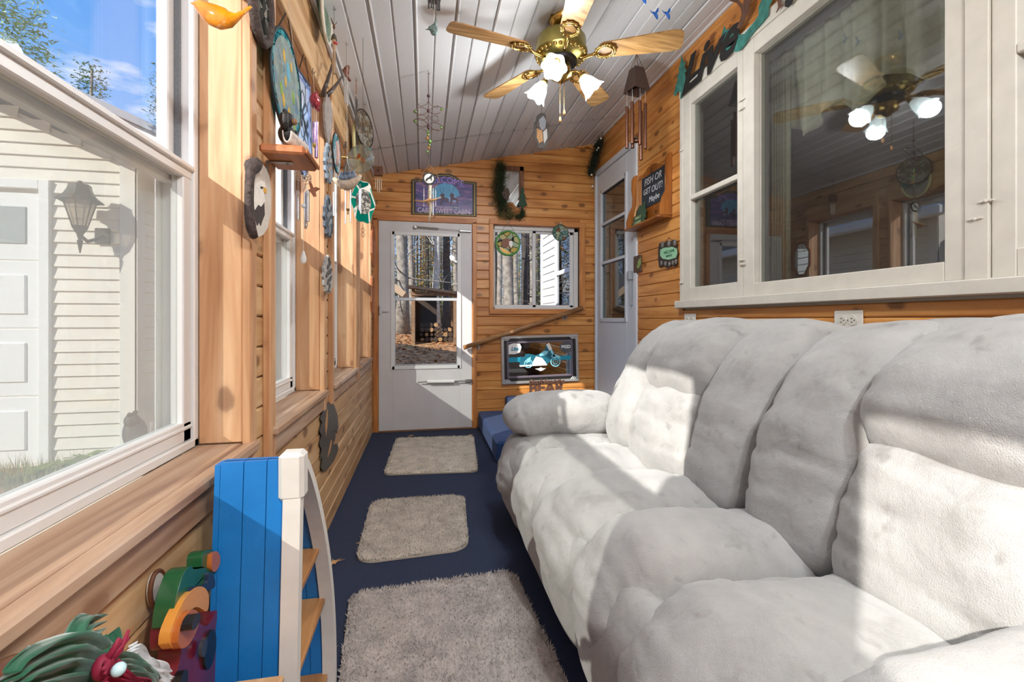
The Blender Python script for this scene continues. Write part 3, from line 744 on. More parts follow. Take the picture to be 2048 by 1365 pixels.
# backs: outer shell, two upright channels, head pillow and lumbar pillow each
def back(ya, yb, s0, chL, chR, sh=0):
    yc = (ya+yb)/2; hw = (yb-ya)/2
    pillow('back_shell', [(1.06, yc, .36, hw*.94, .10), (1.14, yc, .60, hw*.96, .13), (1.27, yc, .84, hw*.96, .14), (1.42, yc, .96, hw*.94, .12), (1.53, yc, .86, hw*.9, .09), (1.54, yc, .6, hw*.86, .05)], sofa, ex=5.5, amp=.004, seed=s0, k=8)
    for (y, w_, sd_) in ((yb-chL/2, chL/2, 1), (ya+chR/2, chR/2, -1)):
        pillow('back_channel', [(1.01, y, .40, w_*.92, .09), (1.045, y, .55, w_*1.02, .115), (1.10, y, .70, w_*1.05, .125), (1.175, y, .84, w_*1.05, .125), (1.28, y, .945, w_*1.02, .115), (1.41, y, .965, w_*.97, .10), (1.52, y, .90, w_*.9, .07)], sofa,
               ex=2.9, amp=.008, seed=s0+3+sd_, wr=[(.20, .010, 1), (.31, .012, -1), (.45, .010, 1)], k=10, n=46)
    y0, y1 = ya+chR-.03, yb-chL+.03; y = (y0+y1)/2; w_ = (y1-y0)/2
    pillow('lumbar_pillow', [(1.0, y, .40, w_*.9, .08), (1.015, y, .50, w_*1.0, .115), (1.05, y, .62, w_*1.02, .125), (1.10, y, .73, w_*.98, .115), (1.15, y, .80, w_*.9, .08)], sofa, ex=2.5, amp=.010, seed=s0+7, wr=[(.34, .010, 1), (.55, .009, -1), (.75, .008, 1)], k=12, n=50)
    pillow('head_pillow', [(1.12, y, .735, w_*.9, .07), (1.105, y, .80, w_*1.02, .115), (1.15, y, .89, w_*1.06, .135), (1.25, y, .955, w_*1.06, .125), (1.38, y, .975, w_*1.0, .10), (1.50, y, .92, w_*.9, .07)], sofa, ex=2.5, amp=.009, seed=s0+9, wr=[(.12, .010, 1), (.25, .006, -1)], k=12, n=50)
back(1.27, 2.30, 40, .30, .30)
back(.17, 1.25, 60, .33, .28)

# ================================================================== MATS AND LEAVES
def mat_rug(cs, label, seed, c1, c2, rn=.09, h=.018, edge=None, density=15000, wavy=0.0):
    """cs: four corners (near-left, near-right, far-right, far-left); shaggy pile as short tufts"""
    rnd = random.Random(seed); cs = [Vector((x, y, 0)) for x, y in cs]
    ctr = sum(cs, Vector())/4; t = thing('bath_mat', label, 'rug', (ctr.x, ctr.y, 0), 'pale shaggy mats laid in a line on the blue carpet')
    def bil(u, v): return (cs[0]*(1-u)+cs[1]*u)*(1-v)+(cs[3]*(1-u)+cs[2]*u)*v
    W_ = (cs[1]-cs[0]).length; H_ = (cs[3]-cs[0]).length; out = []
    for (cu, cv, a0) in ((rn/W_, rn/H_, 180), (1-rn/W_, rn/H_, 270), (1-rn/W_, 1-rn/H_, 0), (rn/W_, 1-rn/H_, 90)):
        for j in range(9):
            a = math.radians(a0+90*j/8); out.append((cu+rn/W_*math.cos(a), cv+rn/H_*math.sin(a)))
    poly = [bil(u, v) for u, v in out]
    def wob(p): return wavy*noise.noise(p*4+Vector((seed, 0, 0)))
    mb = MB().prism([(p.x-ctr.x, p.y-ctr.y) for p in poly], (ctr.x, ctr.y, .0015), (1,0,0), (0,1,0), .0085)
    obj('backing', mb, mat('mat_backing_%d' % seed, edge or c2, .9), t)
    # inside test
    def inside(u, v):
        du = min(u, 1-u)*W_; dv = min(v, 1-v)*H_
        if du < rn and dv < rn: return (rn-du)**2+(rn-dv)**2 < rn*rn
        return True
    def hgt(p): return h*(.8+.5*noise.noise(p*9+Vector((seed, 5, 0))))+max(0, wob(p))
    vs = []; fs = []
    # continuous pile surface
    G = 64; idx = {}
    for i in range(G+1):
        for j in range(G+1):
            u, v = i/G, j/G
            if inside(u, v):
                p = bil(u, v); ed = min(u*W_, v*H_, (1-u)*W_, (1-v)*H_); k = min(1, ed/.02)
                p.z = .008+hgt(p)*.55*k+rnd.uniform(0, .003); idx[i, j] = len(vs); vs.append(p)
    for i in range(G):
        for j in range(G):
            q = [(i, j), (i+1, j), (i+1, j+1), (i, j+1)]
            if all(c in idx for c in q): fs.append(tuple(idx[c] for c in q))
    for _ in range(density):
        u, v = rnd.random(), rnd.random()
        if not inside(u, v): continue
        p = bil(u, v); a = rnd.uniform(0, 6.283); l = rnd.uniform(.006, .013); z = .006+hgt(p)*.5
        d = Vector((math.cos(a), math.sin(a), 0)); s_ = Vector((-d.y, d.x, 0))*rnd.uniform(.0018, .0035)
        b0 = Vector((p.x, p.y, z)); tip = b0+d*l+Vector((0, 0, rnd.uniform(.006, .013)))
        o = len(vs); vs += [b0-s_, b0+s_, tip]; fs.append((o, o+1, o+2))
    m = bpy.data.materials.get('mat_pile_%d' % seed)
    m = mat('mat_pile_%d' % seed, c1, .95, var=.24, vscale=13, sheen=.3)
    obj('pile', MB().add(vs, fs), m, t, kind='stuff')
mat_rug([(-.275, 3.245), (.375, 3.19), (.448, 4.17), (-.245, 4.20)], 'cream shaggy bath mat nearest the white door, its left edge rucked', 31, '#cdc3b2', '#a79d8d', rn=.05, wavy=.012)
mat_rug([(-.298, 2.085), (.205, 2.12), (.243, 2.78), (-.305, 2.80)], 'small beige bath mat with bound edge in the middle of the row', 32, '#bbb1a4', '#b5aa9c', rn=.085, h=.010, edge='#c1b6a7')
mat_rug([(-.22, 1.10), (.43, 1.06), (.375, 1.90), (-.283, 1.86)], 'large greyish beige shaggy mat nearest the viewer beside the sofa', 33, '#b0a7a1', '#9d948c', rn=.06, density=24000, wavy=.008)
leafM = mat('dry_leaf', '#c39667', .8, var=.3, vscale=60)
def oak(c, s, rot, label):
    pts = []
    for i in range(22):
        a = 2*math.pi*i/22; r = s*(1.0 if i % 4 == 0 else (.42 if i % 2 else .62))*(1+.25*math.sin(i*2.3)); pts.append((r*math.cos(a+rot), r*.62*math.sin(a+rot)))
    mb = MB().prism(pts, (c[0], c[1], .002), (1, .3, .12), (-.3, 1, .1), .0012)
    mn = min(v.z for v in mb.v); mb.v = [v-Vector((0, 0, mn-.0015)) for v in mb.v]
    return tag(obj('oak_leaf', mb, leafM), label, 'leaf')
def fl_at(u, v): p = onz(u, v, 0); return (p.x, p.y)
oak(fl_at(666, 1129), .040, .4, 'largest tan oak leaf lying between the wall and the middle mat')
oak(fl_at(665, 1303), .018, 1.2, 'small curled brown leaf left of the largest mat')
oak(fl_at(822, 873), .035, 2.0, 'brown oak leaf at the door sill behind the cream mat, left one')
oak(fl_at(940, 872), .030, .2, 'brown leaf at the door sill near the steps')
oak(fl_at(716, 1088), .010, .2, 'tiny pale scrap of leaf beside the left edge of the middle mat')
# ================================================================== CEILING FAN
brass = mat('polished_brass', '#bd9c58', .18, 1.0)
brassd = mat('antique_brass', '#9a8a4c', .3, .9, var=.2, vscale=30)
oakX = {}
blade_m = wood('fan_blade_oak', axis=0, rough=.4, light='#c29d6c', mid='#a8814f', dark='#7d5a33', knots=0, gs=1.5)
def shade_mat():
    m = bpy.data.materials.new('frosted_shade'); m.use_nodes = True; t = m.node_tree; b = t.nodes['Principled BSDF']
    b.inputs['Base Color'].default_value = (.85, .92, .92, 1); b.inputs['Roughness'].default_value = .35
    b.inputs['Emission Color'].default_value = (.85, .95, 1, 1); b.inputs['Emission Strength'].default_value = .3
    b.inputs['Alpha'].default_value = .75
    return m
shm = shade_mat(); bulbm = mat('lit_bulb', '#ffffff', .5, emit='#ffffff', estr=9)
def fan(cx, cy, zb, R, a0, label, power, la0, nl=3):
    zc = ceil_z(cx); t = thing('ceiling_fan', label, 'ceiling fan', (cx, cy, zb-.2))
    c = Vector((cx, cy, 0))
    obj('canopy', MB().lathe([(.0, zc+.012), (.068, zc+.010), (.066, zc-.02), (.045, zc-.045), (.018, zc-.052), (.0, zc-.052)], c, 32), brass, t, smooth=True, auto=40)
    obj('downrod', MB().tube([(cx, cy, zb+.10), (cx, cy, zc-.045)], .012, 12), brass, t, smooth=True)
    m = obj('motor_housing', MB().lathe([(.0, zb+.125), (.06, zb+.125), (.125, zb+.105), (.135, zb+.09), (.135, zb+.035), (.142, zb+.03), (.142, zb+.018), (.115, zb-.005), (.075, zb-.022), (.0, zb-.022)], c, 48), brassd, t, smooth=True, auto=35)
    g = MB()
    for k in range(30):
        a = 2*math.pi*k/30; g.ball((cx+.128*math.cos(a), cy+.128*math.sin(a), zb+.008), (.011, .011, .010), 8, 5)
        if k % 2 == 0: g.ring((cx+.104*math.cos(a), cy+.104*math.sin(a), zb-.004), .013, (math.cos(a), math.sin(a), .2), (-math.sin(a), math.cos(a), 0), .0035, n=10, m=5)
    obj('filigree_band', g, brass, m, smooth=True)
    obj('dark_hub', MB().lathe([(.0, zb-.018), (.088, zb-.018), (.085, zb-.034), (.0, zb-.036)], c, 32), mat('hub_dark', '#15171c', .3, .4), t, smooth=True, auto=40)
    obj('light_fitter', MB().lathe([(.0, zb-.03), (.045, zb-.032), (.056, zb-.05), (.054, zb-.085), (.062, zb-.09), (.056, zb-.105), (.03, zb-.12), (.012, zb-.135), (.0, zb-.137)], c, 32), brass, t, smooth=True, auto=40)
    for k in range(5):
        a = math.radians(a0+72*k); d = Vector((math.cos(a), math.sin(a), 0)); s_ = Vector((-d.y, d.x, 0)); pit = math.radians(-12)
        sv = s_*math.cos(pit)+Vector((0, 0, 1))*math.sin(pit); nrm = d.cross(sv)
        # blade outline: narrow at the iron, wide and rounded at the tip
        w0, w1 = .050, .068; r0, r1 = .205, R; pl = []
        for (r, w_) in ((r0, w0*.7), (r0+.02, w0), (r1-.06, w1), (r1-.02, w1*.93), (r1-.004, w1*.72), (r1, w1*.45)): pl.append((r, -w_))
        pl += [(r, -w_) for r, w_ in reversed([(r, w_) for r, w_ in pl])]
        base = Vector((cx, cy, zb+.012))
        b = MB().prism(pl, base, d, sv, .0065)
        bo = obj('blade', b, blade_m, t)
        # cast blade iron: arm with a looped medallion
        h = MB(); ctr = base+d*.235-nrm*(.004 if nrm.z > 0 else -.004)
        h.tube([base+d*.075+Vector((0, 0, -.012)), base+d*.12+Vector((0, 0, -.026)), base+d*.17+Vector((0, 0, -.016)), base+d*.20+Vector((0, 0, -.006))], [.012, .010, .009, .010], 10)
        o_ = ctr-Vector((0, 0, .004))
        h.ring(o_, .040, d, sv, .006, n=28, ry=.034); h.ring(o_, .052, d, sv, .0045, n=28, ry=.043)
        for j in range(12):
            q = 2*math.pi*j/12; h.ball(o_+d*.052*math.cos(q)+sv*.044*math.sin(q), (.009, .009, .006), 8, 5)
        obj('blade_iron', h, brass, bo, smooth=True)
    for k in range(nl):
        a = math.radians(la0+360/nl*k); d = Vector((math.cos(a), math.sin(a), 0)); ax = (d*.74+Vector((0, 0, -.67))).normalized()
        p0 = Vector((cx, cy, zb-.075))+d*.045; p1 = p0+d*.05+Vector((0, 0, .012)); p2 = p1+ax*.035
        ar = obj('lamp_arm', MB().tube([p0, p0+d*.03+Vector((0, 0, .014)), p1, p2], [.008, .008, .009, .018], 12), brass, t, smooth=True)
        # tulip shade with a flared, scalloped lip
        prof = [(.021, .0), (.027, .012), (.040, .035), (.046, .06), (.050, .078), (.062, .098)]; n = 36; vs = []; fs = []
        u = ax.orthogonal().normalized(); w_ = ax.cross(u)
        for i, (r, hh) in enumerate(prof):
            for j in range(n):
                q = 2*math.pi*j/n; f = (i/5)**3; rr = r*(1+.10*f*math.cos(6*q)); h2 = hh+.006*f*math.cos(6*q)
                vs.append(p2+ax*h2+(u*math.cos(q)+w_*math.sin(q))*rr)
        for i in range(5):
            for j in range(n): l = (j+1) % n; fs.append((i*n+j, i*n+l, (i+1)*n+l, (i+1)*n+j))
        so_ = obj('lamp_shade', MB().add(vs, fs), shm, t, smooth=True)
        so_.modifiers.new('thick', 'SOLIDIFY').thickness = .0025
        obj('bulb', MB().ball(p2+ax*.05, (.021, .021, .021), 16, 12), bulbm, so_, smooth=True)
        ld = bpy.data.lights.new('bulb_light', 'POINT'); ld.energy = power; ld.shadow_soft_size = .05; ld.color = (.93, .97, 1)
        lo = bpy.data.objects.new('bulb_light', ld); C.objects.link(lo); lo.location = p2+ax*.105
    for (dx, dy, L_) in ((-.010, -.02, .215), (.022, .01, .16)):
        ch = obj('pull_chain', MB().tube([(cx+dx, cy+dy, zb-.11), (cx+dx, cy+dy, zb-.11-L_)], .0016, 5), brass, t)
        obj('chain_bob', MB().lathe([(.0, .0), (.004, -.003), (.0055, -.014), (.007, -.024), (.004, -.03), (.0, -.031)], (cx+dx, cy+dy, zb-.11-L_), 12), mat('bob_wood', '#c08a52', .5), ch, smooth=True)
    return t
fan(.725, 2.36, 2.490, .625, -24, 'brass ceiling fan with five oak blades and three lit glass tulip shades', 15.0, 243)
fan(.72, -.55, 2.515, .625, 10, 'second brass ceiling fan with lit shades, added unseen behind the viewpoint to brighten the room', 56.0, 20)  # unseen fan added to fill the room with light; reflected lamp clusters suggest one
# ================================================================== OUTDOORS
def gz(x, y):
    k = min(1, max(0, (y-7)/12)); k = k*k*(3-2*k); side = 1 if x > -3 else max(0, 1-(-3-x)/4)
    return -.10+.72*k*(.4+.6*side)+.04*noise.noise(Vector((x*.35, y*.35, 0)))
def ground_mat():
    m = bpy.data.materials.new('leafy_ground'); m.use_nodes = True; t = m.node_tree; b = t.nodes['Principled BSDF']
    g = N(t, 'ShaderNodeNewGeometry')
    v = N(t, 'ShaderNodeTexVoronoi'); v.inputs['Scale'].default_value = 11; t.links.new(g.outputs['Position'], v.inputs[0])
    sp = N(t, 'ShaderNodeSeparateColor'); t.links.new(v.outputs['Color'], sp.inputs[0])
    leaf = ramp(t, sp.outputs[0], [(0, lin('#6b4c33')), (.25, lin('#a06f45')), (.5, lin('#c08a58')), (.75, lin('#8a6a4c')), (1, lin('#d3a878'))])
    n = N(t, 'ShaderNodeTexNoise'); n.inputs['Scale'].default_value = .9; n.inputs['Detail'].default_value = 6; t.links.new(g.outputs['Position'], n.inputs[0])
    gr = N(t, 'ShaderNodeTexNoise'); gr.inputs['Scale'].default_value = 25; t.links.new(g.outputs['Position'], gr.inputs[0])
    grc = ramp(t, gr.outputs[0], [(.3, lin('#5b6b34')), (.7, lin('#97a060'))])
    f = ramp(t, n.outputs[0], [(.60, (0, 0, 0)), (.70, (1, 1, 1))])
    mx = N(t, 'ShaderNodeMixRGB'); t.links.new(f, mx.inputs[0]); t.links.new(leaf, mx.inputs[1]); t.links.new(grc, mx.inputs[2])
    t.links.new(mx.outputs[0], b.inputs['Base Color']); b.inputs['Roughness'].default_value = .95; return m
vs = []; fs = []; NX, NY = 60, 60
for i in range(NX+1):
    for j in range(NY+1):
        x = -35+75*i/NX; y = -14+84*(j/NY)**1.4; vs.append((x, y, gz(x, y) if not (-.8 < x < 1.95+2 and -3 < y < 4.7) else -.12))
for i in range(NX):
    for j in range(NY): a = i*(NY+1)+j; fs.append((a, a+NY+1, a+NY+2, a+1))
gm = MB().add(vs, fs); ground = struct('ground', gm, ground_mat())
# leaf litter that can be seen lying behind the door
rnd = random.Random(5)
def scatter(name, n, fn, m, label, cat, size=(.04, .08), parent=None):
    vs = []; fs = []
    for _ in range(n):
        x, y, z = fn(); a = rnd.uniform(0, 6.28); s = rnd.uniform(*size); d = Vector((math.cos(a), math.sin(a), rnd.uniform(-.3, .5)))*s; e_ = Vector((-math.sin(a), math.cos(a), rnd.uniform(-.3, .5)))*s*.6
        p = Vector((x, y, z)); o = len(vs); vs += [p-d, p-e_, p+d, p+e_]; fs += [(o, o+1, o+2, o+3)]
    o = obj(name, MB().add(vs, fs), m, parent, kind='stuff'); 
    if parent is None: o['label'] = label; o['category'] = cat
    return o
def f1():
    x = rnd.uniform(-5, 7); y = 5+17*rnd.random()**1.2; return x, y, gz(x, y)+.03
scatter('fallen_leaves', 9000, f1, mat('litter', '#b07c4c', .9, var=.5, vscale=9), 'brown fallen leaves covering the ground behind the porch', 'leaves')
def f2():
    x = rnd.uniform(-4.2, -1.0); y = rnd.uniform(2.0, 4.25); return x, y, gz(x, y)+.01
vs = []; fs = []
for _ in range(9000):
    x, y, z = f2(); h = rnd.uniform(.04, .13)*(1.3 if y > 3.7 else .8); a = rnd.uniform(0, 6.28); s = Vector((math.cos(a), math.sin(a), 0))*.004
    p = Vector((x, y, z)); o = len(vs); vs += [p-s, p+s, p+Vector((rnd.uniform(-.04, .04), rnd.uniform(-.04, .04), h))]; fs.append((o, o+1, o+2))
o = obj('grass_blades', MB().add(vs, fs), mat('grass', '#8b9458', .9, var=.5, vscale=5), kind='stuff'); o['label'] = 'thin grass growing at the foot of the garage wall'; o['category'] = 'grass'
def f3():
    x = rnd.uniform(-3.0, -2.2); y = rnd.uniform(3.9, 4.22); return x, y, gz(x, y)+rnd.uniform(.0, .16)*(1-abs(x+2.5)/.7)
o = scatter('weeds', 700, f3, mat('weed', '#7f9440', .9, var=.4, vscale=8), 'low green weeds growing against the garage corner', 'plant', (.02, .04))

# ---- garage
GY, GX = 4.30, -2.336
gar = thing('garage', 'cream sided garage with white panelled door and gable roof beyond the big window', 'garage', (GX, GY, -.1))
sdW = MB(); GL = -5.9; eave = 2.36
def rake(x): return eave+.455*(GX-x)
sdW.add([(GL, GY+.03, -.15), (GX-.03, GY+.03, -.15), (GX-.03, GY+.03, eave), (GL, GY+.03, rake(GL)), (GL, 9.4, -.15), (GX-.03, 9.4, -.15), (GX-.03, 9.4, eave), (GL, 9.4, rake(GL))],
        [(0,1,2,3),(4,7,6,5),(0,4,5,1),(1,5,6,2),(2,6,7,3),(3,7,4,0)])
obj('wall', sdW, sidingM, gar)
gdx = -3.03; gdt = 2.125
def lap(a0, a1, z0, z1, plane, fixed, out, parent, m=sidingM):
    if plane == 'y': P = [(a0, fixed+out*.004, z1), (a1, fixed+out*.004, z1), (a1, fixed+out*.020, z0+.006), (a0, fixed+out*.020, z0+.006), (a0, fixed, z0), (a1, fixed, z0)]
    else: P = [(fixed+out*.004, a0, z1), (fixed+out*.004, a1, z1), (fixed+out*.020, a1, z0+.006), (fixed+out*.020, a0, z0+.006), (fixed, a0, z0), (fixed, a1, z0)]
    obj('siding_board', MB().add(P, [(0,3,2,1),(3,4,5,2)]), m, parent)
z = -.08
while z < 3.6:
    z1 = z+.099
    x1 = GX-.13; x0 = gdx+.075 if z < gdt+.02 else GL
    lim = GX-(z1-eave)/.455 if z1 > eave else x1
    x1 = min(x1, lim+.10)
    if x1-x0 > .05: lap(x0, x1, z, z1, 'y', GY+.03, -1, gar)
    if z1 < eave: lap(GY+.10, 9.35, z, z1, 'x', GX-.03, 1, gar)
    z = z1
obj('corner_post', MB().bbox((GX-.13, GY-.005, -.12), (GX, GY+.02, eave), .004).bbox((GX-.02, GY-.005, -.12), (GX+.005, GY+.10, eave), .004), mat('trim_cream', '#f2eee4', .6), gar)
wt = mat('garage_white', '#f8f8f6', .55)
obj('door_trim', MB().bbox((gdx, GY-.01, -.1), (gdx+.075, GY+.03, gdt+.075), .004).bbox((GL, GY-.01, gdt), (gdx+.0, GY+.03, gdt+.075), .004), wt, gar)
gd = obj('garage_door', MB().box((GL, GY+.04, -.1), (gdx, GY+.07, gdt)), wt, gar)
for r in range(4):
    za = -.08+r*.545; obj('door_section', MB().bbox((GL+.3, GY+.025, za), (gdx-.004, GY+.05, za+.538), .005), wt, gd)
for r in range(4):
    za = -.08+r*.545
    for c in range(4):
        xb = gdx-.10-c*.60; s = MB()
        if r == 3 and c < 4:
            obj('door_window', MB().bbox((xb-.5, GY+.016, za+.13), (xb, GY+.03, za+.43), .006), mat('door_glass', '#aeb6b4', .15), gd)
        else:
            s.bbox((xb-.5, GY+.012, za+.11), (xb, GY+.03, za+.43), .010); obj('raised_panel', s, wt, gd)
# gable roof with overhanging rake
rf = MB()
def roofpt(x): return rake(x)+.03
xe = GX+.26
P = [(xe, GY-.30), (xe, 9.7), (GL, 9.7), (GL, GY-.30)]
vs = [(x, y, roofpt(x)+.02) for x, y in P]+[(x, y, roofpt(x)+.13) for x, y in P]
rf.add(vs, [(0,1,2,3),(4,7,6,5),(0,4,5,1),(1,5,6,2),(2,6,7,3),(3,7,4,0)])
obj('roof', rf, mat('soffit_cream', '#d9d2c4', .6), gar)
obj('rake_board', MB().add([(xe+.01, GY-.32, roofpt(xe)-.0), (GL, GY-.32, roofpt(GL)-.0), (GL, GY-.32, roofpt(GL)+.16), (xe+.01, GY-.32, roofpt(xe)+.16),
    (xe+.01, GY-.29, roofpt(xe)-.0), (GL, GY-.29, roofpt(GL)-.0), (GL, GY-.29, roofpt(GL)+.16), (xe+.01, GY-.29, roofpt(xe)+.16)],
    [(0,1,2,3),(4,7,6,5),(0,4,5,1),(1,5,6,2),(2,6,7,3),(3,7,4,0)]), wt, gar)
obj('shingles', MB().add([(x, y, z+.005) for x, y, z in vs[4:]], [(0,1,2,3)]), mat('shingle', '#57524e', .9, var=.3, vscale=30), gar)
obj('gutter', MB().bbox((xe, GY-.28, roofpt(xe)-.03), (xe+.11, 9.6, roofpt(xe)+.09), .02), wt, gar)
# downspout on the side wall
dsx = GX+.05; dy = 4.78
obj('downspout', MB().tube([(xe+.05, dy-.05, roofpt(xe)), (xe+.04, dy, roofpt(xe)-.10), (dsx+.02, dy+.05, roofpt(xe)-.27), (dsx, dy+.05, roofpt(xe)-.42), (dsx, dy+.05, .0)], .042, 12)
    .bbox((dsx-.07, dy-.01, .40), (dsx+.055, dy+.10, .43)).bbox((dsx-.07, dy-.01, 1.9), (dsx+.055, dy+.10, 1.93)), mat('downspout_cream', '#ded8cb', .5), gar, smooth=True, auto=30)
# lantern
lp = ony(160, 430, GY-.16); lb = mat('black_iron', '#34322f', .5, .5)
lx, ly = lp.x, lp.y; lz = lp.z
lt_ = thing('wall_lantern', 'black carriage lantern on a curved bracket beside the garage door', 'lantern', (lx, GY, lz-.30))
z0 = lz
obj('lantern_roof', MB().lathe([(.15, z0+.105), (.145, z0+.115), (.10, z0+.15), (.075, z0+.20), (.07, z0+.235), (.02, z0+.245), (.014, z0+.265), (.0, z0+.27)], (lx, ly, 0), 6), lb, lt_)
obj('lantern_glass', MB().lathe([(.045, z0-.09), (.098, z0+.105)], (lx, ly, 0), 6), glassy('lantern_pane', tint='#d8d2c6', refl=1, base=.10, dirt=.35, dcol='#cfc6b4'), lt_)
fr = MB()
for k in range(6):
    a = math.pi/3*k; u = Vector((0,0,1)).orthogonal().normalized(); w_ = Vector((0,0,1)).cross(u); q = u*math.cos(a)+w_*math.sin(a)
    fr.tube([Vector((lx, ly, z0-.09))+q*.046, Vector((lx, ly, z0+.108))+q*.10], .005, 6)
fr.lathe([(.0, z0-.20), (.010, z0-.20), (.022, z0-.15), (.05, z0-.10), (.052, z0-.088), (.0, z0-.086)], (lx, ly, 0), 8).tube([(lx, ly, z0-.20), (lx, ly, z0-.30)], [.02, .004], 8)
obj('lantern_cage', fr, lb, lt_)
obj('bracket', MB().tube([(lx, ly, z0-.16), (lx+.02, ly+.05, z0-.20), (lx+.05, ly+.11, z0-.17), (lx+.06, ly+.16, z0-.13)], .014, 8).bbox((lx+.0, GY-.005, z0-.20), (lx+.11, GY+.012, z0-.07), .006), lb, lt_)

# ---- figures on the ledge outside the first window
obj('outer_ledge', MB().bbox((-.765, 1.17, .70), (-.665, 1.42, .745), .006), extM, wall_l)
p = onx(270, 850, -.73); dk = mat('dark_bronze', '#4a4440', .6)
f_ = thing('bear_figurine', 'dark humped figurine standing on the ledge outside the near window', 'figurine', (-.73, p.y, .745))
obj('body', MB().ball((-.73, p.y, .745+.040), (.026, .026, .042), 16, 12).ball((-.73, p.y-.012, .745+.075), (.017, .018, .018), 12, 8), dk, f_, smooth=True)
obj('ear', MB().ball((-.73, p.y-.022, .745+.092), .006, 8, 6).ball((-.73, p.y+.0, .745+.093), .006, 8, 6), dk, f_, smooth=True)
p = onx(312, 850, -.72)
f_ = thing('antlered_figurine', 'small branching antlered figurine on the outside ledge beside the window frame', 'figurine', (-.72, p.y, .745))
obj('base', MB().tube([(-.72, p.y, .745), (-.72, p.y-.004, .775), (-.72, p.y-.010, .80)], [.016, .012, .009], 10), mat('driftwood', '#8d8580', .7), f_, smooth=True)
obj('antler', MB().tube([(-.72, p.y-.010, .79), (-.72, p.y+.004, .805), (-.72, p.y+.026, .83), (-.72, p.y+.036, .858)], [.007, .006, .004, .0015], 8).tube([(-.72, p.y+.006, .805), (-.72, p.y+.030, .800), (-.72, p.y+.052, .803)], [.006, .005, .002], 8).tube([(-.72, p.y, .775), (-.72, p.y+.028, .778), (-.72, p.y+.048, .790)], [.006, .004, .002], 8), dk, f_, smooth=True)

# ---- house wing beyond the far wall (seen through the far window)
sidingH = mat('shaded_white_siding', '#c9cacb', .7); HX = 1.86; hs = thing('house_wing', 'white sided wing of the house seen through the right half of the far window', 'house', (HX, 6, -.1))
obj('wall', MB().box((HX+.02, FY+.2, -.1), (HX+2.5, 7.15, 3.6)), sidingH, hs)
z = -.05
while z < 3.5:
    for (a, b) in (((FY+.2, 5.05), (6.32, 7.05)) if .95 < z < 2.6 else ((FY+.2, 7.05),)):
        lap(a, b, z, z+.115, 'x', HX+.018, -1, hs, sidingW)
    z += .115
obj('corner_post', MB().bbox((HX-.006, 7.05, -.1), (HX+.03, 7.16, 3.6)), sidingH, hs)
wf = MB()
for q in ((5.05, 5.12, .98, 2.62), (6.24, 6.32, .98, 2.62), (5.05, 6.32, .98, 1.12), (5.05, 6.32, 2.50, 2.62), (5.12, 6.24, 1.70, 1.76)): wf.bbox((HX-.015, q[0], q[2]), (HX+.03, q[1], q[3]), .004)
w_ = obj('window', wf, mat('cool_white', '#dfe4ec', .5), hs)
obj('pane', MB().box((HX+.008, 5.12, 1.12), (HX+.012, 6.24, 2.5)), glassy('dark_pane', tint='#3a4048', refl=1.5, base=.25), w_)
obj('roof', MB().box((HX-.35, FY+.2, 3.55), (HX+2.6, 7.5, 3.68)), mat('shingle', '#57524e'), hs)

# ---- neighbouring house roof seen above the garage
def hp(u, v): return ony(u, v, 17)
a, b = hp(150, 178), hp(420, 300)
nb = thing('neighbour_house', 'distant white gabled house with grey roof above the garage roof', 'house', (a.x-1, 18, 0))
obj('wall', MB().prism([(a.x-5, 0), (b.x, 0), (b.x, b.z-.25), (a.x, a.z-.25), (a.x-5, a.z-2.4)], (0, 17.3, 0), (1,0,0), (0,0,1), -6), mat('far_white', '#e3e6ea', .7), nb)
obj('roof', MB().prism([(a.x, a.z-.22), (b.x+.3, b.z-.4), (b.x+.3, b.z-.15), (a.x, a.z+.03), (a.x-5.2, a.z-2.3), (a.x-5.2, a.z-2.55)], (0, 17, 0), (1,0,0), (0,0,1), -7), mat('far_shingle', '#8f9296', .8), nb)
q0 = hp(322, 290); lv = MB()
lv.box((q0.x-.16, 17.27, q0.z-.35), (q0.x+.16, 17.32, q0.z+.35)); obj('gable_vent', lv, mat('vent_grey', '#9aa0a8', .7), nb)
q0 = hp(222, 221); obj('roof_vent', MB().bbox((q0.x-.42, 19, q0.z-.35), (q0.x+.30, 19.5, q0.z+.28), .03).bbox((q0.x-.48, 18.95, q0.z+.22), (q0.x+.36, 19.55, q0.z+.32), .02), mat('vent_pale', '#b9c3c8', .6), nb)

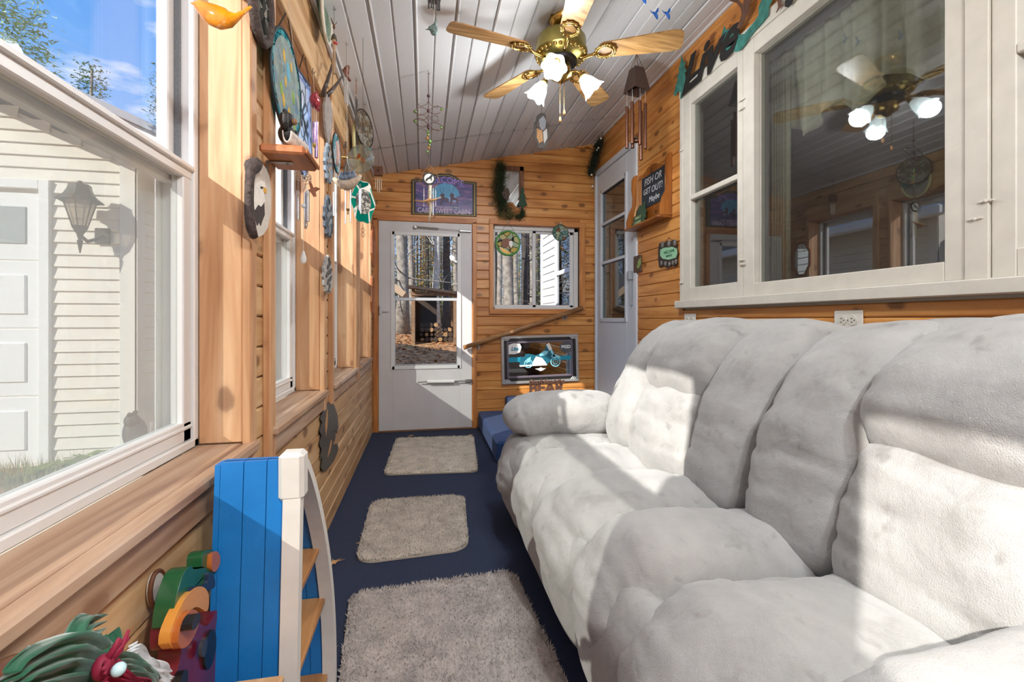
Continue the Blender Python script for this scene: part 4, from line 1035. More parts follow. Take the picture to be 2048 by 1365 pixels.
# ---- trees
barkL = mat('pale_bark', '#8d867b', .9, var=.45, vscale=7, bump=.6, bscale=18)
barkW = mat('white_birch_bark', '#c9c4ba', .8, var=.35, vscale=5)
barkD = mat('dark_bark', '#4a443e', .95, var=.45, vscale=6, bump=.6, bscale=15)
ndl = mat('pine_needles', '#6d7f43', .9, var=.5, vscale=1.5); ylw = mat('autumn_leaves', '#c9963f', .9, var=.45, vscale=1.5); pale = mat('pale_sunlit_leaves', '#a9b98d', .9, var=.35, vscale=2)
trnd = random.Random(11)
def tree(x, y, r, H, m, crown=None, n=260, label='tree', leafm=None, cr=1.6, cz=(.35, 1.0), lean=0, br=7, group=None, base=None, ls=.10, bq=(.08, .6)):
    g0 = (gz(x, y) if base is None else base)-.05; t = thing('tree', label, 'tree', (x, y, g0), group)
    pts = []; rr = []; K = 9
    for i in range(K+1):
        q = i/K; pts.append((x+lean*q*H+trnd.uniform(-1, 1)*r*.35*(q > 0), y+trnd.uniform(-1, 1)*r*.35*(q > 0), g0+H*q)); rr.append(r*(1.45 if i == 0 else 1-.72*q))
    obj('trunk', MB().tube(pts, rr, 10), m, t, smooth=True)
    b = MB()
    for i in range(br):
        q = trnd.uniform(*bq); k = min(K-1, int(q*K)); p = Vector(pts[k]).lerp(Vector(pts[k+1]), q*K-k); a = trnd.uniform(0, 6.28); l = trnd.uniform(.5, 1)*cr*(1.25-q*.6)
        d = Vector((math.cos(a), math.sin(a), trnd.uniform(-.1, .6))); p1 = p+d*l*.5+Vector((0, 0, trnd.uniform(-.1, .2))); p2 = p+d*l+Vector((0, 0, trnd.uniform(-.2, .4)))
        b.tube([p, p1, p2], [r*.16, r*.10, r*.03], 5, cap=False)
        for s_ in range(3):
            pa = p1.lerp(p2, trnd.random()); d2 = Vector((trnd.uniform(-1, 1), trnd.uniform(-1, 1), trnd.uniform(-.4, .8)))*l*.35
            b.tube([pa, pa+d2*.5+Vector((0, 0, .05)), pa+d2], [r*.05, r*.03, r*.012], 4, cap=False)
    if br: obj('branches', b, m, t, kind='stuff')
    if leafm:
        vs = []; fs = []
        for _ in range(n):
            q = trnd.uniform(*cz); a = trnd.uniform(0, 6.28); rad = cr*(1.25-q*.8)*math.sqrt(trnd.random()); p = Vector((x+lean*q*H+rad*math.cos(a), y+rad*math.sin(a), g0+H*q+trnd.uniform(-.3, .3)))
            c = p; 
            for _k in range(3):
                pp = c+Vector((trnd.gauss(0, .12), trnd.gauss(0, .12), trnd.gauss(0, .07))); d = Vector((trnd.uniform(-1, 1), trnd.uniform(-1, 1), trnd.uniform(-.5, .5)))*ls; e_ = Vector((trnd.uniform(-1, 1), trnd.uniform(-1, 1), trnd.uniform(-.5, .5)))*ls*.6
                o = len(vs); vs += [pp-d, pp+e_, pp+d]; fs.append((o, o+1, o+2))
        obj('foliage', MB().add(vs, fs), leafm, t, kind='stuff')
    return t
def at(u, y): return ony(u, 640, y).x
# trees placed one by one where they stand beyond the door and the far window
named = [
 (803, 17.0, .22, 13, barkL, 'large pale trunk with flared base left of the woodshed, seen through the door'),
 (822, 19.5, .13, 13, barkL, 'slimmer pale trunk just right of the big trunk beside the woodshed'),
 (872, 20.5, .17, 14, barkW, 'straight white birch rising behind the woodshed roof'),
 (893, 18.5, .18, 13, barkD, 'dark leaning trunk right of the woodshed, seen through the door'),
 (912, 22.0, .14, 12, barkL, 'thin grey trunk at the right edge of the door glass'),
 (1014, 15.0, .20, 13, barkL, 'broad grey trunk behind the round bear suncatcher in the far window'),
 (998, 13.5, .09, 12, barkL, 'pale young trunk left of the broad trunk in the far window'),
 (1048, 16.0, .14, 13, barkD, 'dark trunk close to the mullion of the far window'),
 (1032, 19.0, .12, 12, barkL, 'grey trunk between the broad and the dark one in the far window'),
 (990, 20.0, .14, 12, barkD, 'dark trunk at the left edge of the far window'),
 (1063, 21.0, .11, 12, barkL, 'slim pale trunk beside the mullion of the far window')]
for i, (u, y, r, H, m, lab) in enumerate(named): tree(at(u, y), y, r, H, m, label=lab, br=11, cr=2.2, leafm=ndl if i in (3, 7) else None, n=220, lean=.012 if i in (2, 3) else 0)
def wood_spot(u):
    for a, nm in ((800, 'at the left edge of the door glass'), (825, 'left of the woodshed in the door glass'), (850, 'behind the left half of the woodshed'), (875, 'behind the right half of the woodshed'), (900, 'right of the birch in the door glass'), (940, 'at the right edge of the door glass'), (1010, 'in the left part of the far window'), (1045, 'in the middle of the left pane of the far window'), (1200, 'beside the mullion of the far window')):
        if u < a: return nm
for i in range(70):
    y = trnd.uniform(21, 46); u = trnd.uniform(775, 920) if i % 5 < 3 else trnd.uniform(985, 1080); k = i % 3; sp_w = wood_spot(u)
    tree(at(u, y), y, trnd.uniform(.06, .13), trnd.uniform(11, 16), (barkD, barkL, barkD)[k], label=('dark slender evergreen ', 'pale slender yellow-leaved tree ', 'bare dark slender tree ')[k]+sp_w,
         br=6, cr=1.5, leafm=(ndl, ylw, None)[k], n=330, group=('dark slender evergreens ', 'pale slender yellow-leaved trees ', 'bare dark slender trees ')[k]+sp_w, ls=.10, cz=(.03, .5))
def undergrowth(name, x, y, h, w_, m, label):
    vs = []; fs = []
    for _ in range(1000):
        p = Vector((x+trnd.gauss(0, w_), y+trnd.gauss(0, w_*.6), gz(x, y)+abs(trnd.gauss(0, .5))*h)); d = Vector((trnd.uniform(-1, 1), trnd.uniform(-1, 1), trnd.uniform(-.6, .8)))*.13; e_ = Vector((trnd.uniform(-1, 1), trnd.uniform(-1, 1), trnd.uniform(-.6, .6)))*.08
        o = len(vs); vs += [p-d, p+e_, p+d]; fs.append((o, o+1, o+2))
    t = thing(name, label, 'shrub', (x, y, gz(x, y))); obj('foliage', MB().add(vs, fs), m, t, kind='stuff'); obj('stem', MB().tube([(x, y, gz(x, y)-.05), (x+.05, y, gz(x, y)+h*.4), (x-.05, y+.1, gz(x, y)+h*.8)], [.03, .02, .008], 6), barkD, t)
for i, (u, y, h, m, lab) in enumerate([(848, 24, 3.4, ndl, 'green shrub left of the birch above the woodshed'), (862, 27, 4.5, ylw, 'yellow-leaved sapling behind the woodshed roof'), (885, 26, 4.2, ylw, 'golden sapling between the birch and the dark trunk'), (905, 25, 3, ndl, 'green shrub at the right side of the door glass'), (1058, 24, 4.6, ndl, 'green shrub beside the mullion of the far window'), (790, 26, 3, ndl, 'green shrub behind the big trunk at the left of the door glass')]):
    undergrowth('shrub', at(u, y), y, h, .9, m, lab)
# trees on the left, over the garage and through the second window
def lt_tree(u, v, y, H, m, lm, lab, cr=1.6, n=600, r=.16, cz=(.3, 1)):
    p = ony(u, v, y); tree(p.x, y, r, H, m, label=lab, leafm=lm, cr=cr, n=n, cz=cz, base=-.1, ls=.11)
lt_tree(-12, 200, 14, 9.7, barkL, pale, 'pale leafy tree rising at the upper left of the big window', cr=2.0, n=2600)
lt_tree(182, 200, 22, 11.7, barkL, ndl, 'treetop peeping over the roof left of the roof vent', cr=1.0, n=300, cz=(.8, 1))
lt_tree(330, 200, 24, 12.9, barkL, ndl, 'small treetop beside the window frame above the far house', cr=1.0, n=300, cz=(.8, 1))
for i, (u, y, H, lm, lab) in enumerate([(548, 20, 10, ndl, 'evergreen tree at the left edge of the second window'), (560, 24, 11, ylw, 'autumn tree in the upper pane of the second window'), (572, 19, 10, ndl, 'green tree right of the autumn tree in the second window'), (545, 28, 11, ylw, 'russet tree far back behind the second window')]):
    lt_tree(u, 400, y, H, barkL, lm, lab, cr=2.4, n=1500, r=.2, cz=(.15, 1))
for i in range(10):
    y = trnd.uniform(24, 36); x = at(trnd.uniform(520, 770), y); tree(x, y, .15, 12, barkD, label='tree of the wood edge left of the door', leafm=ndl if i % 2 else ylw, cr=2.2, n=500, group='trees at the wood edge left of the door', ls=.15, cz=(.05, .95))

# ---- woodshed
sx_, sy_ = at(868, 14.5), 14.5; g0 = gz(sx_, sy_)
ws = thing('woodshed', 'open dark woodshed with slanted roof among the trees, seen through the door', 'shed', (sx_, sy_, g0))
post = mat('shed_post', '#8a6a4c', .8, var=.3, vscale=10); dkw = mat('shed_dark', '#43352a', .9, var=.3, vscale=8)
hx = .62
for (dx, dy, h) in ((-hx, -.6, 1.62), (hx, -.6, 1.45), (-hx, .6, 1.55), (hx, .6, 1.4)): obj('post', MB().bbox((sx_+dx-.05, sy_+dy-.05, g0-.1), (sx_+dx+.05, sy_+dy+.05, g0+h)), post, ws)
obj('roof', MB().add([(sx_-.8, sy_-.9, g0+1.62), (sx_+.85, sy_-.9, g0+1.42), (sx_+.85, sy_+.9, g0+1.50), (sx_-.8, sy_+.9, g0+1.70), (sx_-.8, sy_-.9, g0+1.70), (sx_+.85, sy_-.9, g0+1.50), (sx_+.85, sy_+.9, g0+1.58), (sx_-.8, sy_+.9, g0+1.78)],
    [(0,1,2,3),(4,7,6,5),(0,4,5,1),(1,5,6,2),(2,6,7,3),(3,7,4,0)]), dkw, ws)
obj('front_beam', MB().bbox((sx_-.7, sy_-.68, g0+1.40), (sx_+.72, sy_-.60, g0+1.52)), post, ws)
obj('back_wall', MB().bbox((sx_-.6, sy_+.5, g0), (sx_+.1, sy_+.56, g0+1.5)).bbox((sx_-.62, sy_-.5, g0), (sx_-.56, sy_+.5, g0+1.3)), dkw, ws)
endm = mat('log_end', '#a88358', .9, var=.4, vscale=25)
for i in range(26):
    r = trnd.uniform(.05, .085); lx_ = sx_-.38+(i % 7)*.145+trnd.uniform(-.02, .02); lz_ = g0+.07+(i//7)*.15
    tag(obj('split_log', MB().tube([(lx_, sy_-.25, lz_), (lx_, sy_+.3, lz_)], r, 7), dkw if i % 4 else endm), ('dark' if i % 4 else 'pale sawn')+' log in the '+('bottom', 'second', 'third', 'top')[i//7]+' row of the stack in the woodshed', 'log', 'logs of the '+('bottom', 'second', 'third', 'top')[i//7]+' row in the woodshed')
# neighbour's eave seen at the left of the door glass
q = ony(812, 585, 9.0); es = thing('shed_eave', 'tan roof corner jutting into the left side of the door glass', 'roof', (q.x-.6, 9.4, q.z-.2))
obj('roof', MB().add([(q.x-1.2, 9, q.z+.95), (q.x, 9, q.z), (q.x-.07, 9, q.z-.09), (q.x-1.27, 9, q.z+.72), (q.x-1.2, 10, q.z+.95), (q.x, 10, q.z), (q.x-.07, 10, q.z-.09), (q.x-1.27, 10, q.z+.72)],
    [(3,2,1,0),(4,5,6,7),(0,1,5,4),(1,2,6,5),(2,3,7,6),(3,0,4,7)]), mat('tan_eave', '#b59a7e', .7), es)
obj('post', MB().bbox((q.x-1.2, 9.4, gz(q.x, 9.4)), (q.x-1.1, 9.5, q.z+.8)), mat('tan_eave', '#b59a7e', .7), es)
# ================================================================== DECORATIONS: helpers
def _dens(px): return px
def wl(px, X, th, mb=None):
    mb = mb or MB(); return mb.prism([(p.y, p.z) for p in (onx(u, v, X) for u, v in px)], (X, 0, 0), (0,1,0), (0,0,1), th)
def wr(px, X, th, mb=None):
    mb = mb or MB(); return mb.prism([(-p.y, p.z) for p in (onx(u, v, X) for u, v in px)], (X, 0, 0), (0,-1,0), (0,0,1), th)
def wfp(px, Y, th, mb=None):
    mb = mb or MB(); return mb.prism([(p.x, p.z) for p in (ony(u, v, Y) for u, v in px)], (0, Y, 0), (1,0,0), (0,0,1), th)
def chain(pts, r=.0035, t=.0009, step=.007):
    mb = MB(); k = 0
    for i in range(len(pts)-1):
        a, b = Vector(pts[i]), Vector(pts[i+1]); n = max(1, int((b-a).length/step)); d = (b-a).normalized(); o = d.orthogonal().normalized(); o2 = d.cross(o)
        for j in range(n):
            c = a.lerp(b, (j+.5)/n); mb.ring(c, step*.68, d, o if k % 2 else o2, t, n=8, ry=r*.6, m=4); k += 1
    return mb
blk = mat('black_paint', '#1d1c1b', .5); iron = mat('dark_wire', '#3b312b', .45, .6); copper = mat('copper', '#a9623a', .4, .7, var=.2, vscale=60)
silver = mat('silver_tube', '#d4d6d8', .22, .9); bronze = mat('bronze_tube', '#5e3a2a', .4, .6); brownw = mat('brown_wood', '#6a4027', .6, var=.3, vscale=40)
string_ = mat('thread', '#c9c4b8', .7); white_ = mat('white_gloss', '#eceae4', .4); patina = mat('green_patina', '#3f8277', .65, .2, var=.4, vscale=30)
brownm = mat('rust_brown', '#6b4a3a', .7, .2, var=.3, vscale=40)
def strand(t, pts, r=.0009, m=None, name='string'): return obj(name, MB().tube(pts, r, 5), m or string_, t)
def hook_at(t, p, s=.016):
    p = Vector(p); return obj('hook', MB().tube([p, p-Vector((0, 0, s*.6)), p+Vector((-s*.25, 0, -s*.9)), p+Vector((0, 0, -s*1.25)), p+Vector((s*.35, 0, -s*.95)), p+Vector((s*.45, 0, -s*.6))], .0012, 6), iron, t)
def tubes(t, items, m, ztie):
    """items: (x, y, ztop, zbottom, radius); each tube hangs by its own thread from ztie"""
    for (x, y, za, zb, r) in items:
        o = obj('chime_tube', MB().lathe([(r*.6, zb), (r, zb), (r, za), (r*.6, za), (r*.6, zb)], (x, y, 0), 12), m, t, smooth=True, auto=40)
        obj('string', MB().tube([(x, y, za), (x, y, ztie)], .0007, 4), string_, o)

# ---- left side, near to far
p = onx(440, 30, -.42); U_ = Vector((_c, -_s, 0))
def bp(u, v, r):
    k = (p-O).dot(Vector((_s, _c, 0)))/FPX; return p+U_*((u-440)*k)+Vector((0, 0, (30-v)*k)), r*k
t = thing('glass_bird', 'amber orange glass bird suncatcher hanging at the top beside the big window', 'suncatcher', p-Vector((0, 0, .04)))
B_ = [bp(u, v, r) for u, v, r in ((381, 6, 1.2), (388, 7, 4), (396, 9, 10), (410, 19, 16), (428, 31, 22), (446, 38, 22), (461, 39, 16), (474, 34, 8), (486, 25, 4.6), (496, 18, 4), (503, 13, 2.5))]
amber = mat('amber_glass', '#d98612', .08, var=.35, vscale=45, coat=.8, alpha=.9, emit=None)
vs_ = MB().tube([b[0] for b in B_], [b[1] for b in B_], 20)
for v_ in vs_.v: v_ -= (v_-p).project(Vector((_s, _c, 0)))*.45
obj('body', vs_, amber, t, smooth=True)
strand(t, [bp(440, 16, 0)[0], bp(442, -60, 0)[0]], .0005)
def plaque_oval(name, u, v, X, ry, rz, label, rim, face, th=.012, rimr=.006, cat='plaque'):
    c = onx(u, v, X); t = thing(name, label, cat, (X, c.y, c.z-rz))
    obj('face', MB().disc(c, ry, (0,1,0), (0,0,1), th, 40, rz), face, t); obj('rim', MB().ring(c+Vector((th, 0, 0)), ry, (0,1,0), (0,0,1), rimr, 44, rz), rim, t, smooth=True)
    return t, c
bark_rim = mat('bark_rim', '#4c413d', .9, var=.5, vscale=60, bump=.6, bscale=80)
t, c = plaque_oval('oval_plaque', 514, 6, -.456, .072, .105, 'dark rimmed oval picture plaque high on the first post', bark_rim, stained('plaque_art', ['#8e8b84', '#5d5a55', '#b9b4a8', '#403d3a'], 40, alpha=1), rimr=.013)
# small corner shelf with bear
A = onx(497, 288, -.48); sz = onx(500, 262, -.45).z
t = thing('corner_shelf', 'small pine shelf on a metal bracket beside the second window', 'shelf', (-.48, 1.43, sz-.03))
sh = MB().bbox((-.455, 1.386, sz-.026), (-.335, 1.545, sz), .006).bbox((-.335, 1.39, sz-.022), (-.325, 1.54, sz-.008), .004)
obj('shelf_board', sh, wood('shelf_wood', axis=1, light='#cf8f62', mid='#bd7a4d', dark='#9b5f3a', knots=.2), t)
obj('bracket', MB().bbox((-.458, 1.452, sz-.085), (-.454, 1.472, sz-.028)).bbox((-.458, 1.454, sz-.031), (-.385, 1.470, sz-.027)).ball((-.40, 1.462, sz-.033), .004, 8, 6), mat('steel', '#a9a7a2'), t)
fur = mat('black_fur_paint', '#211e1d', .5, bump=.4, bscale=150); muz = mat('bear_muzzle', '#8d6a4c', .6); canoe = mat('birch_canoe', '#cfc3b8', .7, var=.3, vscale=70)
t = thing('bear_figurine', 'black bear cub leaning on a birch bark canoe, on the little corner shelf', 'figurine', (-.40, 1.46, sz))
cz_ = sz
prof = []; vs = []; fs = []; n = 12; L = 16
for i in range(L+1):
    q = i/L; y = 1.40+.14*q; wv = .026*math.sin(math.pi*min(1, q*.86+.12)); h = .030-.010*math.sin(math.pi*q)
    for j in range(n+1):
        a = math.pi*j/n; vs.append((-.385+(-math.cos(a))*wv+.02*q, y, cz_+.032+.012*(abs(q-.5)*2)**2*1.0-math.sin(a)*.030))
for i in range(L):
    for j in range(n): a = i*(n+1)+j; fs.append((a, a+1, a+n+2, a+n+1))
o = obj('canoe', MB().add(vs, fs), canoe, t, smooth=True); o.modifiers.new('thick', 'SOLIDIFY').thickness = .003
b = MB().ball((-.40, 1.455, cz_+.052), (.024, .030, .028), 14, 10).ball((-.395, 1.432, cz_+.088), (.022, .022, .022), 14, 10).tube([(-.40, 1.47, cz_+.055), (-.392, 1.50, cz_+.06), (-.39, 1.508, cz_+.082)], [.012, .010, .009], 10).tube([(-.40, 1.43, cz_+.06), (-.392, 1.405, cz_+.066), (-.39, 1.402, cz_+.095)], [.012, .010, .008], 10)
bo = obj('body', b, fur, t, smooth=True)
obj('ear', MB().ball((-.395, 1.418, cz_+.106), .007, 8, 6).ball((-.395, 1.448, cz_+.108), .007, 8, 6), fur, bo, smooth=True)
obj('muzzle', MB().ball((-.374, 1.431, cz_+.083), (.010, .011, .009), 10, 8), muz, bo, smooth=True)
# eagle plaque
t = thing('eagle_plaque', 'bark edged wood slice painted with a bald eagle, on the first post', 'plaque', onx(514, 475, -.452))
out = [(499, 335), (504, 322), (512, 323), (522, 335), (530, 352), (534, 385), (533, 425), (527, 455), (517, 470), (508, 474), (502, 462), (498, 430), (497, 380)]
obj('slice', wl(out, -.452, .012), mat('slice_wood', '#cfc6ba', .7, var=.08, vscale=30), t)
bm2 = MB().tube([onx(u, v, -.440) for u, v in ((508, 474), (502, 455), (499, 430), (498, 400), (499, 365), (501, 345), (505, 333), (511, 328))], [.010, .012, .012, .011, .011, .012, .020, .018], 10)
obj('bark_edge', bm2, bark_rim, t, smooth=True)
obj('eagle_head', wl([(507, 420), (504, 400), (507, 380), (513, 366), (522, 361), (529, 364), (531, 378), (527, 390), (530, 402), (524, 412), (514, 420)], -.4398, .0008), mat('eagle_white', '#e8e2d8', .8, var=.12, vscale=90), t)
obj('eagle_body', wl([(505, 428), (511, 418), (516, 410), (522, 414), (528, 405), (529, 430), (525, 440), (521, 452), (518, 444), (514, 452), (511, 440), (507, 444)], -.4396, .001), mat('eagle_brown', '#3e342f', .8, var=.3, vscale=120), t)
obj('eagle_beak', wl([(527, 374), (533, 378), (532, 388), (527, 384)], -.4388, .001), mat('eagle_yellow', '#d9a33a', .7), t)
obj('eagle_eye', wl([(521, 373), (526, 374), (525, 378), (521, 377)], -.4388, .001), blk, t)
# big oval stained glass on its chain
c = onx(573, 172, -.445); r = .165
t = thing('stained_suncatcher', 'largest round stained glass suncatcher, aqua rimmed with yellow flowers, before the second window', 'suncatcher', (c.x, c.y, c.z-r))
def flat_disc(name, c, r, m, t, th=.004, U=(0,1,0), V=(0,0,1)): return obj(name, MB().disc(Vector(c), r, U, V, th, 44), m, t)
obj('rim', MB().ring(c+Vector((.002, 0, 0)), r, (0,1,0), (0,0,1), .0048, 52), mat('dark_lead', '#1f3036', .5, .3), t, smooth=True)
flat_disc('border_glass', c-Vector((0, 0, 0)), r, stained('aqua_glass', ['#3fb4c4', '#79d4dc', '#a5e3e6', '#52bcc9'], 28, alpha=.75), t, .003)
flat_disc('centre_glass', c+Vector((.003, 0, 0)), r*.86, stained('clear_glass_art', ['#e6f1f2', '#cfe4ec', '#dfeadf', '#f2f6ee', '#c2dcea', '#e9efe6'], 24, lead='#8fa0a4', alpha=.6), t, .002)
for i, (du, dv, col, s) in enumerate([(-.05, -.07, 'yel', .022), (.01, -.085, 'yel', .018), (-.02, -.11, 'yel', .018), (-.045, .075, 'yel', .02), (.035, .08, 'yel', .016), (.06, -.01, 'grn', .022), (-.075, -.045, 'grn', .02), (.07, -.10, 'grn', .02), (.0, .045, 'blu', .03), (-.03, .0, 'yel', .016)]):
    m_ = {'yel': mat('yellow_glass', '#e6b52c', .3), 'grn': mat('leaf_glass', '#8fb53a', .3), 'blu': mat('blue_bird_glass', '#5fb5d2', .3)}[col]
    obj('glass_piece', MB().disc(c+Vector((.005, du, dv)), s*.45, (0,1,.3), (0,-.3,1), .0015, 10, s), m_, t)
hk = onx(574, 22, -.47); 
obj('chain', (lambda a: a)(chain([c+Vector((0, -.085, .142)), hk])), iron, t); obj('chain', chain([c+Vector((0, .085, .142)), hk]), iron, t)
obj('nail', MB().tube([hk, hk+Vector((-.02, 0, 0))], .003, 6), iron, t)
# blue pointed leaded panel
t = thing('leaded_panel', 'pale blue pointed leaded glass panel hanging behind the round one', 'suncatcher', onx(608, 358, -.470))
PX = [(588, 128), (619, 172), (623, 322), (608, 358), (588, 300)]
obj('panel_glass', wl(PX, -.470, .004), stained('ice_glass', ['#dbe6f4', '#c9dcf1', '#e6eef8', '#bdd3ef'], 9, lead='#4c5666', alpha=.7), t)
bd = MB()
for i in range(5): bd.tube([onx(*PX[i], -.467), onx(*PX[(i+1) % 5], -.467)], .005, 8)
obj('lead_border', bd, mat('lead_border', '#4a5570', .5, .4), t)
bb = MB(); 
for (q, w2) in (([(590, 140), (615, 178), (618, 318), (606, 345)], .013),):
    for i in range(3): bb.tube([onx(*q[i], -.468), onx(*q[i+1], -.468)], w2*.5, 6)
obj('border_glass', bb, mat('periwinkle_glass', '#8ea9e6', .25), t)
cv = MB()
for q in ([(604, 180), (600, 205), (606, 235), (611, 250), (606, 275), (600, 250), (604, 225), (609, 200), (604, 180)], [(594, 185), (598, 215), (594, 250), (600, 290), (610, 310), (616, 290), (610, 255), (604, 230)], [(592, 260), (600, 240), (612, 225), (617, 200)]):
    P_ = spl([tuple(onx(u, v, -.4655)) for u, v in q], 5); cv.tube(P_, .0016, 5)
obj('lead_lines', cv, mat('lead_line', '#3c4450', .5, .4), t)
hk2 = onx(608, 105, -.47); obj('chain', chain([onx(619, 172, -.467), hk2]), iron, t); obj('chain', chain([onx(597, 143, -.467), hk2]), iron, t)
# red glass chime
p = onx(630, 203, -.40); t = thing('wind_chime', 'red glass topped wind chime with rainbow ends hanging by the window post', 'wind chime', (p.x, p.y, onx(630, 315, -.40).z))
redg = mat('red_glass', '#a83340', .15, coat=.6, alpha=.8)
s = MB().ball(p, (.020, .034, .028), 16, 12)
for k in range(8):
    a = math.pi/4*k; s.tube([p, p+Vector((.01, .045*math.cos(a), .036*math.sin(a)))], [.012, .002], 6)
obj('glass_star', s, redg, t, smooth=True)
hk = onx(626, 143, -.40); strand(t, [p, hk]); hook_at(t, hk+Vector((0, 0, .012)))
z = lambda v: onx(630, v, -.40).z
tubes(t, [(p.x, p.y-.014, z(248), z(290), .006), (p.x+.004, p.y+.004, z(243), z(315), .0065), (p.x, p.y+.020, z(250), z(300), .005)], mat('iridescent_tube', '#c7a9d6', .15, .5, var=.5, vscale=40), z(212))
obj('chime_tip', MB().lathe([(.0, z(318)), (.006, z(312)), (.003, z(288)), (.0, z(286))], (p.x+.004, p.y+.004, 0), 10), mat('rainbow_tip', '#b8302a', .3, var=.7, vscale=30), t, smooth=True)
obj('chime_tip', MB().lathe([(.0, z(300)), (.006, z(294)), (.003, z(278)), (.0, z(276))], (p.x, p.y-.014, 0), 10), mat('yellow_tip', '#c9a72e', .3, var=.7, vscale=30), t, smooth=True)
# tall upright feather-shaped wood slice with curved horns above
featherM = mat('grey_feather', '#9a8f88', .85, var=.35, vscale=40)
t = thing('horn_mount', 'long grey feather shape under two dark curved horns on the post after the second window', 'decoration', onx(655, 290, -.452))
obj('feather', wl([(649, 187), (654, 190), (658, 205), (661, 225), (661, 250), (657, 275), (653, 290), (649, 270), (646, 240), (645, 210)], -.452, .010), featherM, t)
for (pts_, r0) in (([(646, 190), (642, 178), (643, 160), (647, 140), (654, 122), (659, 112)], 1), ([(655, 190), (658, 178), (663, 165), (670, 155), (674, 152)], 1)):
    P_ = [onx(u, v, -.444) for u, v in pts_]; P_ = [q+Vector((.03*math.sin(i/len(P_)*3), 0, 0)) for i, q in enumerate(P_)]; n_ = len(P_)
    obj('horn', MB().tube(P_, [.011*(1-.75*i/(n_-1)) for i in range(n_)], 10), mat('dark_horn', '#4b403b', .35, var=.3, vscale=60), t, smooth=True)
def feather_plaque(u0, u1, v0, v1, X, label, cols, name='feather_plaque', serr=True):
    c = onx((u0+u1)/2, (v0+v1)/2, X); hy = abs(onx(u1, v0, X).y-onx(u0, v0, X).y)/2; hz = (onx(u0, v0, X).z-onx(u0, v1, X).z)/2
    t = thing(name, label, 'plaque', (X, c.y, c.z-hz)); pl = []
    for i in range(28):
        a = 2*math.pi*i/28; k = 1-(.16 if i % 2 and serr else 0); pl.append((hy*k*math.sin(a)*(1-.25*math.cos(a)), hz*k*math.cos(a)))
    obj('board', MB().prism(pl, c, (0,1,0), (0,0,1), .010), cols[0], t)
    s = MB(); 
    for i in range(9):
        q = (i-4)/4.6; s.disc(c+Vector((.0105+.0004*i, (.3*hy)*(1 if i % 2 else -1)*(1-abs(q)), q*hz*.9)), hy*.34*(1.2-abs(q)), (0,1,.4), (0,-.4,1), .002, 8, hz*.13)
    obj('painted_feathers', s, cols[1], t); return t
feather_plaque(646, 662, 285, 368, -.450, 'blue and brown feather plaque directly below the grey feather', (mat('dusk_blue', '#8796a3', .8, var=.2, vscale=20), featherM))
feather_plaque(645, 663, 388, 478, -.450, 'blue grey serrated feather plaque, lowest of the column on the post', (mat('slate_blue', '#5b656f', .8, var=.4, vscale=40), mat('slate_dark', '#8a8f92', .8, var=.5, vscale=60)))
feather_plaque(643, 663, 508, 590, -.450, 'grey arrowhead shaped plaque below the feather plaques', (mat('arrow_grey', '#a9a59f', .8, var=.25, vscale=40), mat('arrow_dark', '#57524e', .8)))
# copper hummingbird chime with four silver tubes and crystal drop
p = onx(607, 352, -.41); t = thing('wind_chime', 'silver tube wind chime with copper hummingbird and wire spiral hanging by the second window', 'wind chime', (p.x, p.y, onx(607, 520, -.41).z))
zz = lambda v: onx(607, v, -.41).z
s = MB(); P_ = []
for i in range(60):
    a = i*.35; P_.append((p.x+.024*math.cos(a), p.y+.030*math.sin(a), zz(350)-.0003*i+.008*math.sin(a*.5)))
s.tube(P_, .0011, 5); s.tube([(p.x-.02, p.y-.028, zz(352)), (p.x, p.y, zz(325)), (p.x+.02, p.y+.028, zz(352))], .0011, 5); s.tube([(p.x+.02, p.y-.02, zz(352)), (p.x, p.y, zz(385))], .0009, 5)
obj('wire_spiral', s, mat('pale_wire', '#b9a892', .4, .7), t)
hb = onx(625, 375, -.40)
s = wl([(640, 378), (631, 374), (626, 376), (620, 362), (617, 363), (621, 378), (615, 380), (623, 387), (627, 394), (632, 393), (630, 384)], -.40, .0025)
obj('hummingbird', s, copper, t)
tubes(t, [(p.x-.012, p.y-.022, zz(386), zz(443), .0045), (p.x+.016, p.y-.008, zz(383), zz(444), .0052), (p.x+.006, p.y+.010, zz(383), zz(451), .0052), (p.x+.0, p.y+.030, zz(384), zz(454), .0048)], silver, zz(354))
obj('clapper', MB().ball((p.x, p.y, zz(412)), .008, 10, 8), mat('crystal', '#e6eceb', .05, alpha=.7), t, smooth=True)
strand(t, [(p.x, p.y, zz(352)), (p.x, p.y, zz(502))]); strand(t, [(p.x, p.y, zz(325)), (LX+.021, p.y, 2.2)], .0008)
obj('crystal_drop', MB().lathe([(.0, zz(500)), (.004, zz(504)), (.009, zz(515)), (.010, zz(520)), (.007, zz(526)), (.0, zz(528))], (p.x, p.y, 0), 8), mat('crystal', '#e6eceb'), t)
